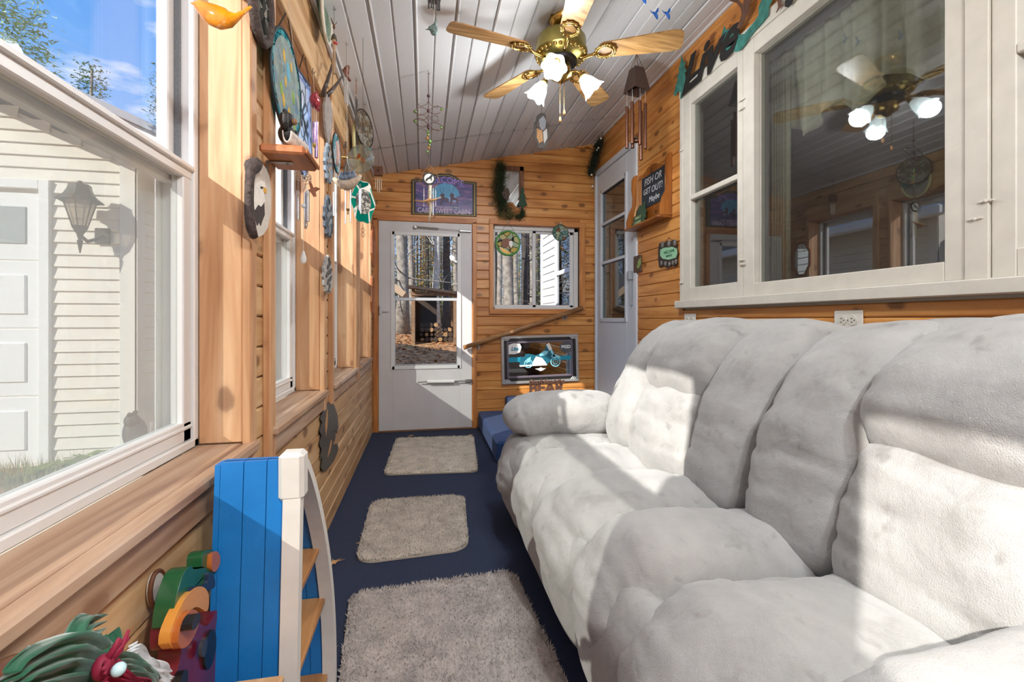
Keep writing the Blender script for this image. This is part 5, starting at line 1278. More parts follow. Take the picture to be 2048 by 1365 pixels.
# hummingbird oval
def round_sun(name, u, v, X, r, label, rimm, glassm, U=(0,1,0), rim=.0035, hookv=None):
    c = onx(u, v, X); t = thing(name, label, 'suncatcher', (c.x, c.y, c.z-r)); U = Vector(U).normalized()
    obj('glass', MB().disc(c, r, U, (0,0,1), .003, 36), glassm, t); obj('rim', MB().ring(c, r, U, (0,0,1), rim, 40), rimm, t, smooth=True)
    if hookv is not None:
        hk = onx(u, hookv, X); strand(t, [c+U*r*.6+Vector((0, 0, r*.8)), hk], .0012, iron, 'chain'); strand(t, [c-U*r*.6+Vector((0, 0, r*.8)), hk], .0012, iron, 'chain')
    return t, c
t, c = round_sun('hummingbird_suncatcher', 673, 307, -.43, .095, 'round glass suncatcher with a pink and teal hummingbird at the third window', mat('dark_lead', '#1f3036'), stained('white_teal_glass', ['#e4ebee', '#2f9fa6', '#d5e4ea', '#eef1ee', '#7fc3d0', '#dbe7ee'], 30, lead='#6c7d84', alpha=.8), hookv=283)
obj('painted_bird', MB().tube([c+Vector((.004, -.02, -.07)), c+Vector((.004, .0, -.02)), c+Vector((.004, -.008, .03)), c+Vector((.004, -.03, .05))], [.004, .012, .010, .003], 8), mat('pinkish_bird', '#c79a8f', .5), t, smooth=True)
# glass disc feeder on a brass arm
p = onx(727, 322, -.33); t = thing('glass_feeder', 'clear glass dish on a brass wire arm with copper leaves', 'ornament', (p.x, p.y, p.z-.08))
ax = Vector((-.35, -1, -.05)).normalized()
obj('glass_dish', MB().lathe([(.0, .0), (.03, .002), (.055, .010), (.072, .026), (.078, .034), (.074, .034), (.06, .02), (.0, .008)], p, 36, ax), glassy('dish_glass', tint='#e9efe9', refl=2.5, base=.16, dirt=.22, dcol='#d8dccf'), t, smooth=True)
pA = onx(687, 315, -.36)
obj('arm', MB().tube([pA, pA.lerp(p, .4)+Vector((0, 0, .006)), p+ax*.02, p+ax*.03+Vector((.02, 0, -.015))], [.004, .003, .002, .0015], 8).ball(pA, .010, 10, 8), brass, t, smooth=True)
obj('leaf', MB().disc(p+ax*.035+Vector((-.01, 0, .012)), .012, (1,0,.5), (0,.2,1), .002, 8, .02).disc(p+ax*.035+Vector((.012, 0, -.004)), .010, (1,0,-.5), (0,.2,1), .002, 8, .016), copper, t)
obj('hanger', MB().tube([pA, pA+Vector((0, 0, .05)), onx(693, 284, -.36)], .0014, 6).ring(onx(691, 290, -.36), .008, (0,1,0), (0,0,1), .0014, 12, .016), iron, t)
strand(t, [onx(693, 284, -.36), onx(693, 262, -.36)])
# log canoe chime
a, b = onx(666, 362, -.40), onx(722, 356, -.28); mid = (a+b)/2
t = thing('wind_chime', 'driftwood canoe wind chime carrying small grey figures, with long silver tubes', 'wind chime', (mid.x, mid.y, onx(690, 460, -.34).z))
d = (b-a); P_ = [a+Vector((0, 0, .012)), a+d*.1, a+d*.3-Vector((0, 0, .020)), a+d*.5-Vector((0, 0, .026)), a+d*.7-Vector((0, 0, .02)), a+d*.9, b+Vector((0, 0, .012))]
obj('canoe', MB().tube(P_, [.006, .012, .020, .023, .020, .012, .006], 12), mat('driftwood_pale', '#b9a791', .8, var=.35, vscale=60), t, smooth=True)
fg = MB()
for q in (.3, .45, .6, .72): fg.ball(a+d*q+Vector((0, 0, .010)), (.016, .014, .014), 10, 8).ball(a+d*q+Vector((0, 0, .028)), .009, 8, 6)
obj('figure', fg, mat('slate_figure', '#6f7d8c', .7, var=.4, vscale=80), t, smooth=True)
its = []
for q, v1 in ((.02, 432), (.10, 425), (.44, 448), (.62, 445), (.94, 420), (.99, 428)):
    c_ = a+d*q; its.append((c_.x, c_.y, c_.z-.05, zat(c_.x, c_.y, v1), .0035))
tubes(t, its, silver, a.z-.006)
obj('hanger', MB().tube([a+d*.35, mid+Vector((0, 0, .08)), a+d*.65], .001, 5).tube([mid+Vector((0, 0, .08)), (mid.x, mid.y, ceil_z(mid.x))], .001, 5), string_, t)
dr = MB(); c_ = onx(696, 421, -.35); dr.lathe([(.0, .012), (.012, .004), (.014, 0), (.003, -.002), (.003, -.02), (.0, -.02)], c_, 12)
obj('clapper', dr, brass, t); strand(t, [c_, mid])
# bundle of bark strip hanging behind
p = onx(694, 352, -.43); t = thing('bark_strip', 'narrow rough bark strip hanging behind the driftwood canoe', 'decoration', onx(694, 385, -.43))
obj('strip', MB().tube([onx(697, 318, -.43), onx(695, 335, -.42), onx(692, 355, -.43), onx(691, 380, -.43)], [.012, .020, .018, .008], 10), mat('bark_strip', '#7d7266', .9, var=.5, vscale=60), t, smooth=True)
# teal ring suncatcher
c = onx(726, 404, -.30); U2 = Vector((.72, .69, 0)).normalized(); r = .094
t = thing('teal_suncatcher', 'scalloped emerald green glass ring with clear centre hanging near the far corner', 'suncatcher', (c.x, c.y, c.z-r*1.2))
teal = stained('teal_glass', ['#0f9a84', '#1db095', '#0c8272', '#25b9a2'], 13, lead='#e4e0d4', alpha=.85)
pl = []
for i in range(48):
    an = 2*math.pi*i/48; k = 1+.07*math.cos(an*6); pl.append((r*.72*k*math.cos(an), r*1.12*k*math.sin(an)))
obj('ring_glass', MB().prism(pl, c, U2, (0,0,1), .003), teal, t)
obj('centre_glass', MB().disc(c+U2.cross(Vector((0,0,1)))*.0035, r*.48, U2, (0,0,1), .002, 28, r*.66), stained('bird_glass', ['#efeadf', '#d9d4ca', '#b9b2a8', '#8f8a84', '#efe9dc'], 60, alpha=.95), t)
obj('rim', MB().tube([c+U2*a_+Vector((0, 0, b_)) for a_, b_ in pl], .0028, 6, closed=True), mat('pale_lead', '#cfd3c9', .4, .5), t, smooth=True)
strand(t, [c+Vector((0, 0, r*1.1)), Vector((c.x, c.y, ceil_z(c.x)))], .001, iron, 'chain')
s = MB().tube([c-Vector((0, 0, r*1.2)), c-Vector((0, 0, r*1.9))], .001, 5).ring(c-Vector((0, 0, r*1.5)), .010, U2, (0,0,1), .001, 10).ring(c-Vector((0, 0, r*1.75)), .012, U2, (0,0,1), .001, 6)
obj('wire_figure', s, iron, t)
# wooden framed oval mirrors near the corner
mirm = mat('mirror', '#e8ecec', .02, 1.0); wfr = mat('oval_frame_wood', '#a3653f', .45, var=.2, vscale=40)
def oval_mirror(u, v, hv, label):
    X = -.458; c = onx(u, v, X); rz = hv*(c.x*_s+c.y*_c)/FPX; ry = rz*.62; t = thing('oval_mirror', label, 'mirror', (X, c.y, c.z-rz), 'wood framed oval mirrors by the corner')
    pl = [(ry*math.cos(2*math.pi*i/8+.39), rz*math.sin(2*math.pi*i/8+.39)) for i in range(8)]
    obj('frame', MB().tube([c+Vector((.006, a_, b_)) for a_, b_ in pl], .013, 8, closed=True), wfr, t)
    obj('glass', MB().prism([(a_*.97, b_*.97) for a_, b_ in pl], c, (0,1,0), (0,0,1), .006), mirm, t)
oval_mirror(744.5, 493, 42, 'upper of two wood framed mirrors by the far left corner')
oval_mirror(743.5, 590, 38, 'lower of two wood framed mirrors by the far left corner')
# dark metal wolf cut-out low on the wall
px = [(660, 803), (668, 812), (674, 830), (676, 855), (673, 868), (669, 862), (670, 878), (664, 890), (674, 888), (676, 900), (668, 920), (655, 938), (645, 945), (641, 935), (644, 915), (639, 920), (642, 900), (638, 888), (642, 872), (638, 862), (643, 845), (639, 838), (645, 822), (643, 812), (649, 818), (652, 808)]
t = thing('metal_cutout', 'dark metal wolf head cut-out low on the wall below the windows', 'decoration', onx(655, 945, -.474))
obj('silhouette', wl(px, -.474, .003), mat('gunmetal', '#57524c', .35, .6, var=.2, vscale=20), t)
obj('cut_lines', wl([(654, 820), (656, 822), (655, 850), (652, 875), (650, 850)], -.4706, .0006, wl([(662, 880), (664, 884), (660, 905), (655, 915), (658, 900)], -.4706, .0006)), mat('pine_slot', '#b98a5e', .7), t)
# discs leaning high behind the chimes
t, c = plaque_oval('oval_plaque', 648, 22, -.440, .10, .135, 'pale green oval picture hanging high under the ceiling edge', mat('cream_rim', '#d6d0c0', .5), stained('green_art', ['#9fb09a', '#7f957f', '#b9c4ae', '#8fa494'], 26, lead='#7c8a78', alpha=1), rimr=.007)
t, c = plaque_oval('oval_plaque', 709, 285, -.44, .11, .125, 'yellowish round plate hanging behind the wire dreamcatcher', mat('yellow_rim', '#c7c08a', .5), mat('plate_grey', '#9d978f', .5, var=.3, vscale=30), rimr=.010)

# ---- hanging from ceiling hooks along the left wall
def hang(u, v, zoff=0):
    p = onceil(u, v); p.z = ceil_z(p.x); return p
h = hang(668, 12); zz = lambda v: zat(h.x, h.y, v)
t = thing('wind_chime', 'slim chime with a spread-winged bird and red birdhouse figure, nearest of the small ceiling chimes', 'wind chime', (h.x, h.y, zz(175))); hook_at(t, h); strand(t, [h-Vector((0, 0, .016)), (h.x, h.y, zz(64))], .0008, iron)
obj('bird', MB().tube([(h.x-.012, h.y-.006, zz(38)), (h.x, h.y, zz(52)), (h.x+.012, h.y+.006, zz(42))], [.0015, .006, .0015], 8).ball((h.x, h.y, zz(54)), (.006, .006, .010), 10, 8), brownm, t, smooth=True)
obj('roof', MB().lathe([(.0, zz(66)), (.010, zz(72)), (.013, zz(80)), (.0, zz(80))], (h.x, h.y, 0), 10), mat('dark_moss', '#4b4a38', .7), t)
obj('house', MB().lathe([(.0, zz(80)), (.009, zz(80)), (.008, zz(98)), (.004, zz(104)), (.0, zz(104))], (h.x, h.y, 0), 10), mat('tan_cane', '#a8896a', .6), t)
obj('flower', MB().ball((h.x+.006, h.y-.010, zz(88)), .006, 8, 6).ball((h.x+.008, h.y+.010, zz(84)), .006, 8, 6), mat('red_flower', '#b3202a', .5), t, smooth=True)
tubes(t, [(h.x, h.y, zz(104), zz(148), .005), (h.x-.004, h.y-.008, zz(118), zz(175), .0028), (h.x+.004, h.y+.008, zz(104), zz(135), .0028)], mat('bamboo_tube', '#9a7f63', .4, .3), zz(84))
h = hang(693, 83); zz = lambda v: zat(h.x, h.y, v)
t = thing('wind_chime', 'small chime with a brown sitting bear and five thin tubes under the ceiling', 'wind chime', (h.x, h.y, zz(212))); hook_at(t, h); strand(t, [h-Vector((0, 0, .016)), (h.x, h.y, zz(130))], .0009, iron)
bb = mat('chime_bear', '#6b3b2a', .6)
obj('bear', MB().ball((h.x, h.y, zz(142)), (.014, .022, .020), 14, 10).ball((h.x+.004, h.y+.012, zz(132)), (.011, .011, .011), 10, 8).tube([(h.x-.01, h.y-.034, zz(147)), (h.x, h.y, zz(152)), (h.x+.01, h.y+.038, zz(153))], [.006, .009, .007], 8), bb, t, smooth=True)
tubes(t, [(h.x-.006+.003*k, h.y-.028+.014*k, zz(158+3*(k % 2)), zz((208, 212, 206, 209, 204)[k]), .0022) for k in range(5)], silver, zz(152))
h = hang(712, 155); zz = lambda v: zat(h.x, h.y, v)
t = thing('wind_chime', 'bundle of long dark rods on a twisted beaded cord under the ceiling', 'wind chime', (h.x, h.y, zz(262))); hook_at(t, h)
b = MB()
for i in range(12): b.ball((h.x+.002*(i % 2), h.y, zz(163+i*2.7)), .0032, 8, 6)
obj('bead', b, copper, t, smooth=True); strand(t, [h-Vector((0, 0, .016)), (h.x, h.y, zz(200))])
tubes(t, [(h.x, h.y-.008, zz(195), zz(255), .0032), (h.x, h.y+.006, zz(202), zz(262), .0032), (h.x+.006, h.y, zz(198), zz(250), .003)], mat('dark_tube', '#6d6866', .3, .8), zz(190))
h = hang(729, 205); zz = lambda v: zat(h.x, h.y, v); c = Vector((h.x, h.y, zz(258))); U3 = Vector((.35, .94, 0)).normalized(); r = (zz(222)-zz(294))/2
t = thing('wire_dreamcatcher', 'round wire framed ornament with glass birds hanging from a ceiling hook', 'suncatcher', (h.x, h.y, c.z-r)); hook_at(t, h); strand(t, [h-Vector((0, 0, .016)), c+Vector((0, 0, r))], .0009, iron)
obj('rim', MB().ring(c, r, U3, (0,0,1), .004, 40, r), iron, t, smooth=True)
s = MB()
for k in range(9):
    a = 2*math.pi*k/9; s.tube([c+U3*r*math.cos(a)+Vector((0, 0, r*math.sin(a))), c+U3*r*.3*math.cos(a+.8)+Vector((0, 0, r*.3*math.sin(a+.8))), c+U3*r*math.cos(a+2.2)+Vector((0, 0, r*math.sin(a+2.2)))], .0013, 5)
obj('wire_web', s, mat('bronze_wire', '#6f5a44', .4, .7), t)
obj('glass', MB().disc(c, r*.93, U3, (0,0,1), .002, 32), stained('smoky_bird_glass', ['#c9c3b8', '#a98f72', '#d8d5cc', '#8f8676', '#c2b49a'], 40, lead='#5c5348', alpha=.7), t)
obj('bead', MB().ball(c+U3*r*.6+Vector((0, 0, -r*.9)), .012, 10, 8).ball(c+U3*r*.35+Vector((0, 0, -r*.98)), .010, 10, 8), mat('teal_bead', '#1d6f72', .2), t, smooth=True)
h = hang(752, 290); h.x = -.37; zz = lambda v: zat(h.x, h.y, v)
h = Vector((-.36, 3.79, ceil_z(-.36)))
t = thing('wind_chime', 'tiny wooden birdhouse chime hanging in the far left corner', 'wind chime', (h.x, h.y, zz(386))); hook_at(t, h); strand(t, [h-Vector((0, 0, .016)), (h.x, h.y, zz(333))], .0009, iron)
obj('birdhouse', MB().bbox((h.x-.032, h.y-.02, zz(352)), (h.x+.032, h.y+.02, zz(334)), .002), brownw, t); obj('birdhouse_hole', MB().disc((h.x, h.y-.0205, zz(343)), .010, (1,0,0), (0,0,1), .003, 14), mat('hole', '#221510'), t)
tubes(t, [(h.x-.022+.015*k, h.y, zz(358), zz((378, 383, 386, 380)[k]), .004) for k in range(4)], mat('pale_tube', '#c9bda9', .3, .3), zz(352))

# ---- hanging in the middle
h = hang(868, -22); zz = lambda v: zat(h.x, h.y, v)
t = thing('wind_chime', 'grey tubed wind chime with a dangling green grey bird, cut by the top edge', 'wind chime', (h.x, h.y, zz(75))); strand(t, [h, (h.x, h.y, zz(45))], .0009)
obj('top_disc', MB().lathe([(.0, zz(-6)), (.030, zz(-4)), (.030, zz(0)), (.0, zz(1))], (h.x, h.y, 0), 20), mat('dark_tube', '#6d6866'), t)
tubes(t, [(h.x+.024*math.cos(a), h.y+.024*math.sin(a), zz(2), zz(v), .0042) for a, v in ((.2, 18), (1.6, 12), (2.9, 16), (4.2, 22), (5.4, 25))], mat('dark_tube', '#6d6866'), zz(-3))
bc = Vector((h.x, h.y, zz(60))); gbird = mat('green_grey_bird', '#6f8580', .5, .2, var=.3, vscale=60)
obj('bird', MB().ball(bc, (.018, .014, .026), 16, 12).ball(bc+Vector((-.014, -.002, .004)), (.012, .010, .011), 10, 8).tube([bc+Vector((-.024, 0, .0)), bc+Vector((-.038, 0, -.003))], [.004, .001], 6).tube([bc+Vector((.004, 0, .02)), bc+Vector((.008, 0, .052))], [.010, .001], 6).ring(bc+Vector((.0, -.013, -.004)), .010, (1,0,0), (0,0,1), .0015, 14), gbird, t, smooth=True)
# long beaded chain with dragonfly wires
h = hang(857, 140); zz = lambda v: zat(h.x, h.y, v)
t = thing('dragonfly_garland', 'long hanging chain with wire dragonfly wings and green glass beads above the door', 'garland', (h.x, h.y, zz(333))); hook_at(t, h, .02)
obj('chain', chain([h-Vector((0, 0, .02)), (h.x, h.y, zz(195))], .006, .0013, .011), mat('rusty_wire', '#5e4238', .5, .6), t); k = (h.x*_s+h.y*_c)/FPX; rust = mat('rusty_wire', '#5e4238')
for (v, pts_) in ((222, 1), (250, 2)):
    for sgn in (-1, 1):
        tilt = (-.10 if pts_ == 1 else .08)*sgn*(-1)
        tip = Vector((sgn*30*k, 0, (6 if (pts_ == 1) == (sgn > 0) else -4)*k)); c0 = Vector((h.x, h.y, zz(v))); P_ = []
        for i in range(21):
            q = i/20*2*math.pi; al = (1-math.cos(q))/2; P_.append(c0+tip*al+Vector((0, 0, 1))*(8*k*math.sin(q)*math.sin(math.pi*al)**.5 if 0 < al < 1 else 0))
        w_ = obj('wing', MB().tube(P_, .0018, 5), rust, t); obj('bead', MB().ball(c0+tip*.85, .007, 10, 8), mat('green_bead', '#5d8a3a', .15, coat=.5), w_, smooth=True)
        c2 = MB()
        for s2 in (-1, 1):
            c2.tube(spl([tuple(c0+Vector((0, 0, s2*20*k))), tuple(c0+Vector((sgn*5*k, 0, s2*12*k))), tuple(c0+Vector((sgn*16*k, 0, s2*8*k))), tuple(c0+Vector((sgn*20*k, 0, s2*11*k))), tuple(c0+Vector((sgn*17*k, 0, s2*12*k)))], 5), .0014, 5)
        obj('curl', c2, rust, w_)
s = MB().tube([(h.x, h.y, zz(195)), (h.x, h.y, zz(262))], .0022, 6)
for v in (192, 222, 250, 255): s.ball((h.x, h.y, zz(v)), .010 if v != 250 else .008, 10, 8)
obj('stem', s, mat('plum_bead', '#4a2f36', .4), t, smooth=True)
rb = random.Random(4)
for i, v in enumerate((264, 270, 277, 283, 290, 296, 304)):
    obj('bead', MB().ball((h.x+rb.uniform(-3, 3)*k, h.y, zz(v)), (rb.uniform(.007, .013),)*3, 8, 6), mat(('green_bead', 'olive_bead', 'amber_bead')[i % 3], ('#5d8a3a', '#7e8a4a', '#a8743a')[i % 3], .15, coat=.5), t, smooth=True)
obj('cord', MB().tube([(h.x, h.y, zz(262)), (h.x+.002, h.y, zz(300)), (h.x, h.y, zz(333))], [.002, .004, .0022], 6), mat('bark_cord', '#5a4a40', .9, bump=.6, bscale=200), t)
# wolf medallion chime right below it
t = thing('wind_chime', 'wolf silhouette medallion chime with a soaring eagle, hanging in front of the welcome sign', 'wind chime', (h.x, h.y-.01, zz(445))); y_ = h.y-.01; zz = lambda v: zat(h.x, y_, v); X_ = lambda u: h.x+(u-857)*k
c = Vector((X_(858), y_, zz(358)))
obj('wire_frame', MB().tube([(X_(858), y_, zz(330)), (X_(872), y_, zz(345)), (X_(879), y_, zz(362)), (X_(868), y_, zz(374)), (X_(862), y_, zz(370))], .0022, 6).tube([(X_(858), y_, zz(330)), (X_(845), y_, zz(347)), (X_(839), y_, zz(366)), (X_(848), y_, zz(374)), (X_(854), y_, zz(370))], .0022, 6), mat('tan_wire', '#8b6a4c', .5, .4), t)
obj('medallion', MB().disc(c, 12.5*k, (1,0,0), (0,0,1), .006, 28), blk, t); obj('moon', MB().disc(c-Vector((0, .0065, 0)), 9.5*k, (1,0,0), (0,0,1), .001, 28), white_, t)
obj('wolf', MB().prism([((a-858)*k, (358-b)*k) for a, b in ((851, 363), (853, 358), (857, 356), (861, 352), (864, 349), (865, 353), (863, 357), (864, 362), (862, 362), (861, 358), (856, 360), (854, 364))], c-Vector((0, .0078, 0)), (1,0,0), (0,0,1), .001), blk, t)
obj('branch', MB().tube([(X_(860), y_-.012, zz(372)), (X_(859), y_-.012, zz(395)), (X_(861), y_-.012, zz(420)), (X_(858), y_-.012, zz(445))], [.010, .011, .008, .004], 10), mat('birch_branch', '#cbbfa6', .8, var=.4, vscale=70), t, smooth=True)
obj('eagle', MB().tube([(X_(829), y_-.03, zz(405)), (X_(845), y_-.03, zz(407)), (X_(857), y_-.035, zz(404)), (X_(868), y_-.03, zz(402)), (X_(882), y_-.03, zz(396))], [.002, .005, .010, .006, .0015], 8).tube([(X_(857), y_-.035, zz(398)), (X_(857), y_-.035, zz(412))], [.003, .008], 8), mat('eagle_tan', '#b28658', .6, var=.3, vscale=60), t, smooth=True)
tubes(t, [(X_(848), y_, zz(378), zz(414), .0025), (X_(866), y_, zz(376), zz(430), .0035), (X_(871), y_, zz(380), zz(412), .0025)], silver, zz(370))
obj('feather_charm', MB().disc((X_(869), y_, zz(432)), .004, (1,0,0), (0,0,1), .001, 8, .016), brownm, t)
# wolf / wreath ornament right of the fan
h = hang(1083, 203); zz = lambda v: zat(h.x, h.y, v); k = (h.x*_s+h.y*_c)/FPX; X_ = lambda u: h.x+(u-1083)*k
t = thing('metal_ornament', 'dark jagged oval metal ornament with wolves hanging right of the dangling pull chains', 'ornament', (h.x, h.y, zz(298))); hook_at(t, h, .02); strand(t, [h-Vector((0, 0, .02)), (h.x, h.y, zz(228))], .001, iron)
R_ = random.Random(3); outl = []; inl = []
for i in range(30):
    a = 2*math.pi*i/30; q = 1+R_.uniform(-.10, .16); outl.append((14.5*k*q*math.cos(a), 34*k*q*math.sin(a)))
    inl.append((10.5*k*(1+R_.uniform(-.12, .12))*math.cos(a), 25*k*math.sin(a)))
vs = []; fs = []
for (pl_, yy) in ((outl, 0), (inl, 0), (outl, .006), (inl, .006)):
    for a, b in pl_: vs.append((h.x+a, h.y+yy, zz(262)+b))
for i in range(30):
    j = (i+1) % 30; fs += [(i, j, 30+j, 30+i), (60+i, 90+i, 90+j, 60+j), (i, 60+i, 60+j, j), (30+i, 30+j, 90+j, 90+i)]
obj('frame', MB().add(vs, fs), mat('dark_bronze', '#4a4440'), t)
def lp_(pts_, dy, m, name): obj(name, MB().prism([((a-1083)*k, (262-b)*k) for a, b in pts_], (h.x, h.y-dy, zz(262)), (1,0,0), (0,0,1), .002), m, t)
lp_([(1078, 240), (1086, 232), (1092, 240), (1091, 256), (1084, 262), (1079, 254)], .003, mat('wolf_grey', '#8b8d92', .6, var=.3, vscale=90), 'wolf')
lp_([(1073, 258), (1084, 262), (1086, 282), (1078, 288), (1073, 276)], .002, mat('eagle_tan', '#b28658'), 'wolf')
lp_([(1086, 264), (1094, 256), (1095, 276), (1088, 288)], .0015, mat('pale_metal', '#b8b6b0', .5, .3), 'wolf')
# square bell chime with bronze tubes
h = hang(1273, 108); zz = lambda v: zat(h.x, h.y, v); k = (h.x*_s+h.y*_c)/FPX
t = thing('wind_chime', 'big wind chime with a brown square bell and dark bronze tubes near the side door', 'wind chime', (h.x, h.y, zz(312)))
zt, zb_ = zz(138), zz(184)
for (dx, dy) in ((-1, -1), (1, -1), (1, 1), (-1, 1)): obj('chain', chain([h, (h.x+dx*.030, h.y+dy*.030, zt)], .004, .001, .010), mat('bronze_wire', '#6f5a44'), t)
vs = []; 
for (s1, z1) in ((.034, zt), (.062, zb_), (.058, zb_), (.030, zt-.004)):
    for (dx, dy) in ((-1, -1), (1, -1), (1, 1), (-1, 1)): vs.append((h.x+dx*s1, h.y+dy*s1, z1))
fs = [(3,2,1,0), (12,13,14,15)]
for i in range(4):
    j = (i+1) % 4; fs += [(i, j, 4+j, 4+i), (4+i, 4+j, 8+j, 8+i), (8+i, 8+j, 12+j, 12+i)]
mb_ = MB().add(vs, fs); ro = Matrix.Rotation(math.radians(12), 3, 'Z')
for v_ in mb_.v: q = ro @ (v_-h); v_.x, v_.y, v_.z = (h+q)
obj('bell', mb_, mat('bell_brown', '#4e3a31', .55, .4, var=.2, vscale=60), t)
tubes(t, [(h.x+dx, h.y+dy, zz(va), zz(vb), .011) for dx, dy, va, vb in ((-.058, .02, 213, 296), (-.040, -.02, 208, 291), (-.008, .04, 222, 292), (.010, -.03, 206, 293), (.048, .03, 218, 316), (.058, -.01, 207, 298))], bronze, zb_+.01)
strand(t, [(h.x, h.y, zt), (h.x-.005, h.y, zz(268))], .001, copper); obj('clapper', MB().lathe([(.0, 0), (.022, 0), (.022, -.008), (.0, -.008)], (h.x-.003, h.y, zz(282)), 16), brownw, t)
# blue glass birds
bl = mat('blue_glass', '#1763c4', .1, coat=.7, var=.3, vscale=60)
for (u, v, lab, s_) in ((1288, -3, 'blue glass bird cut by the top edge right of the fan', 1), (1312, 28, 'left of two small blue glass hummingbirds under the ceiling', 1), (1336, 28, 'right of two small blue glass hummingbirds under the ceiling', -1)):
    q = onceil(u, v); q = O+(q-O)*.90; c = Vector(q); t = thing('glass_hummingbird', lab, 'ornament', c-Vector((0, 0, .03)))
    obj('body', MB().tube([c+Vector((-.018, 0, .010)), c+Vector((-.006, 0, .002)), c+Vector((.004, 0, -.012)), c+Vector((.008, 0, -.026))], [.001, .008, .008, .003], 8), bl, t, smooth=True)
    obj('wing', MB().prism([(0, 0), (.012, .012), (.014, .034), (.006, .028), (-.004, .010)], c, (1,0,0), (0,0,1), .002), bl, t)
    obj('wing', MB().prism([(-.002, 0), (-.016, .006), (-.034, .018), (-.020, .002)], c+Vector((0, .003, 0)), (1,0,0), (0,0,1), .002), bl, t)
    strand(t, [c, (c.x, c.y, ceil_z(c.x))], .0005)

# ---- far wall: welcome sign
Y = FY-.022
t = thing('welcome_sign', 'arched welcome sign with deer over the white door, reading CABIN SWEET CABIN', 'sign', (.2, FY, ony(888, 432, Y).z))
sg = [(823, 360), (850, 360), (860, 353), (880, 348), (900, 349), (912, 355), (922, 362), (953, 366), (953, 434), (823, 429)]
def inset(px_, k_, cx_=888, cy_=394): return [(cx_+(u-cx_)*k_, cy_+(v-cy_)*k_) for u, v in px_]
obj('frame', wfp(sg, Y+.018, .018), blk, t)
obj('gold_line', wfp(inset(sg, .955), Y, .0015), mat('gold_line', '#a08a4e', .5, .5), t); obj('inner_frame', wfp(inset(sg, .93), Y-.0012, .0015), blk, t)
def dusk():
    m = bpy.data.materials.new('dusk_painting'); m.use_nodes = True; tt = m.node_tree; b = tt.nodes['Principled BSDF']; g = N(tt, 'ShaderNodeNewGeometry')
    n = N(tt, 'ShaderNodeTexNoise'); n.inputs['Scale'].default_value = 14; mp_ = N(tt, 'ShaderNodeMapping'); mp_.inputs['Scale'].default_value = (.6, 1, 2.5); tt.links.new(g.outputs['Position'], mp_.inputs[0]); tt.links.new(mp_.outputs[0], n.inputs[0])
    c_ = ramp(tt, n.outputs[0], [(.3, lin('#2f3566')), (.45, lin('#4d4a86')), (.6, lin('#7a5a8e')), (.75, lin('#8f7aa5'))]); tt.links.new(c_, b.inputs['Base Color']); b.inputs['Roughness'].default_value = .35; return m
obj('painting', wfp(inset(sg, .87), Y-.0024, .0015), dusk(), t)
obj('lit_sky', wfp([(862, 385), (875, 370), (890, 366), (905, 370), (916, 380), (920, 392), (900, 398), (868, 398)], Y-.0040, .0008), mat('sky_paint', '#5aa3cf', .4, var=.15, vscale=20), t)
deer = mat('deer_paint', '#5a4a5c', .5, var=.3, vscale=90)
for (du, s_) in ((0, 1), (19, .85)):
    bx = 887+du; q = MB()
    wfp([(bx-6, 410), (bx-5, 396), (bx-7, 390), (bx-3, 387), (bx+2, 388), (bx+2, 395), (bx+9, 397), (bx+10, 408), (bx+8, 408), (bx+6, 401), (bx-1, 401), (bx-3, 410)], Y-.0052, .0008, q)
    for sgn in (-1, 1):
        a0_ = ony(bx-3, 387, Y-.0056); q.tube([a0_, ony(bx-3+sgn*4, 381, Y-.0056), ony(bx-3+sgn*3, 375, Y-.0056)], .0016, 5)
    obj('deer', q, deer, t)
obj('cabin_glow', wfp([(898, 396), (906, 388), (914, 396), (914, 404), (898, 404)], Y-.0050, .0008), mat('glow_paint', '#8fb0d8', .4), t)
cr_ = mat('sign_lettering', '#d8cfe0', .5); cW = ony(888, 360.5, Y-.004)
text('WELCOME', .088, cW, XF, ZU, .003, mat('welcome_lettering', '#9c8ae0', .5), t, arc=.9, sx=.92)
text('Friends Gather Here', .030, ony(893, 414.5, Y-.004), XF, ZU, .002, cr_, t, shear=.35)
text('CABIN SWEET CABIN', .068, ony(888, 423, Y-.004), XF, ZU, .003, cr_, t, sx=.78)
# framed mirror with pine swag
rus = wood('rustic_frame', axis=2, light='#9a6a44', mid='#7d5032', dark='#5d3822', knots=.2)
t = thing('rustic_mirror', 'brown framed mirror dressed with pine sprigs above the far window', 'mirror', (.86, FY, ony(1020, 440, FY).z))
a_, b_ = ony(997, 331, FY-.02), ony(1047, 434, FY-.02)
fr = MB()
for q in ((a_.x, a_.x+.045, b_.z, a_.z), (b_.x-.045, b_.x, b_.z, a_.z), (a_.x, b_.x, a_.z-.05, a_.z), (a_.x, b_.x, b_.z, b_.z+.07)): fr.bbox((q[0], FY-.035, q[2]), (q[1], FY-.001, q[3]), .004)
obj('frame', fr, rus, t); obj('glass', MB().box((a_.x+.04, FY-.014, b_.z+.06), (b_.x-.04, FY-.010, a_.z-.04)), mirm, t)
def sprigs(name, pts_, r, n, m, t, L_=.05, seed=1, up=.3):
    R_ = random.Random(seed); vs = []; fs = []
    for _ in range(n):
        c_ = Vector(pts_[R_.randrange(len(pts_))]); c_ = c_+Vector((R_.gauss(0, r), -abs(R_.gauss(0, r*.5)), R_.gauss(0, r)))
        d_ = Vector((R_.gauss(0, 1), R_.gauss(-.2, .6), R_.gauss(up, 1))).normalized(); s_ = d_.orthogonal().normalized()*.0016; l = L_*R_.uniform(.5, 1)
        o = len(vs); vs += [c_-s_, c_+s_, c_+d_*l]; fs.append((o, o+1, o+2))
    return obj(name, MB().add(vs, fs), m, t, kind='stuff')
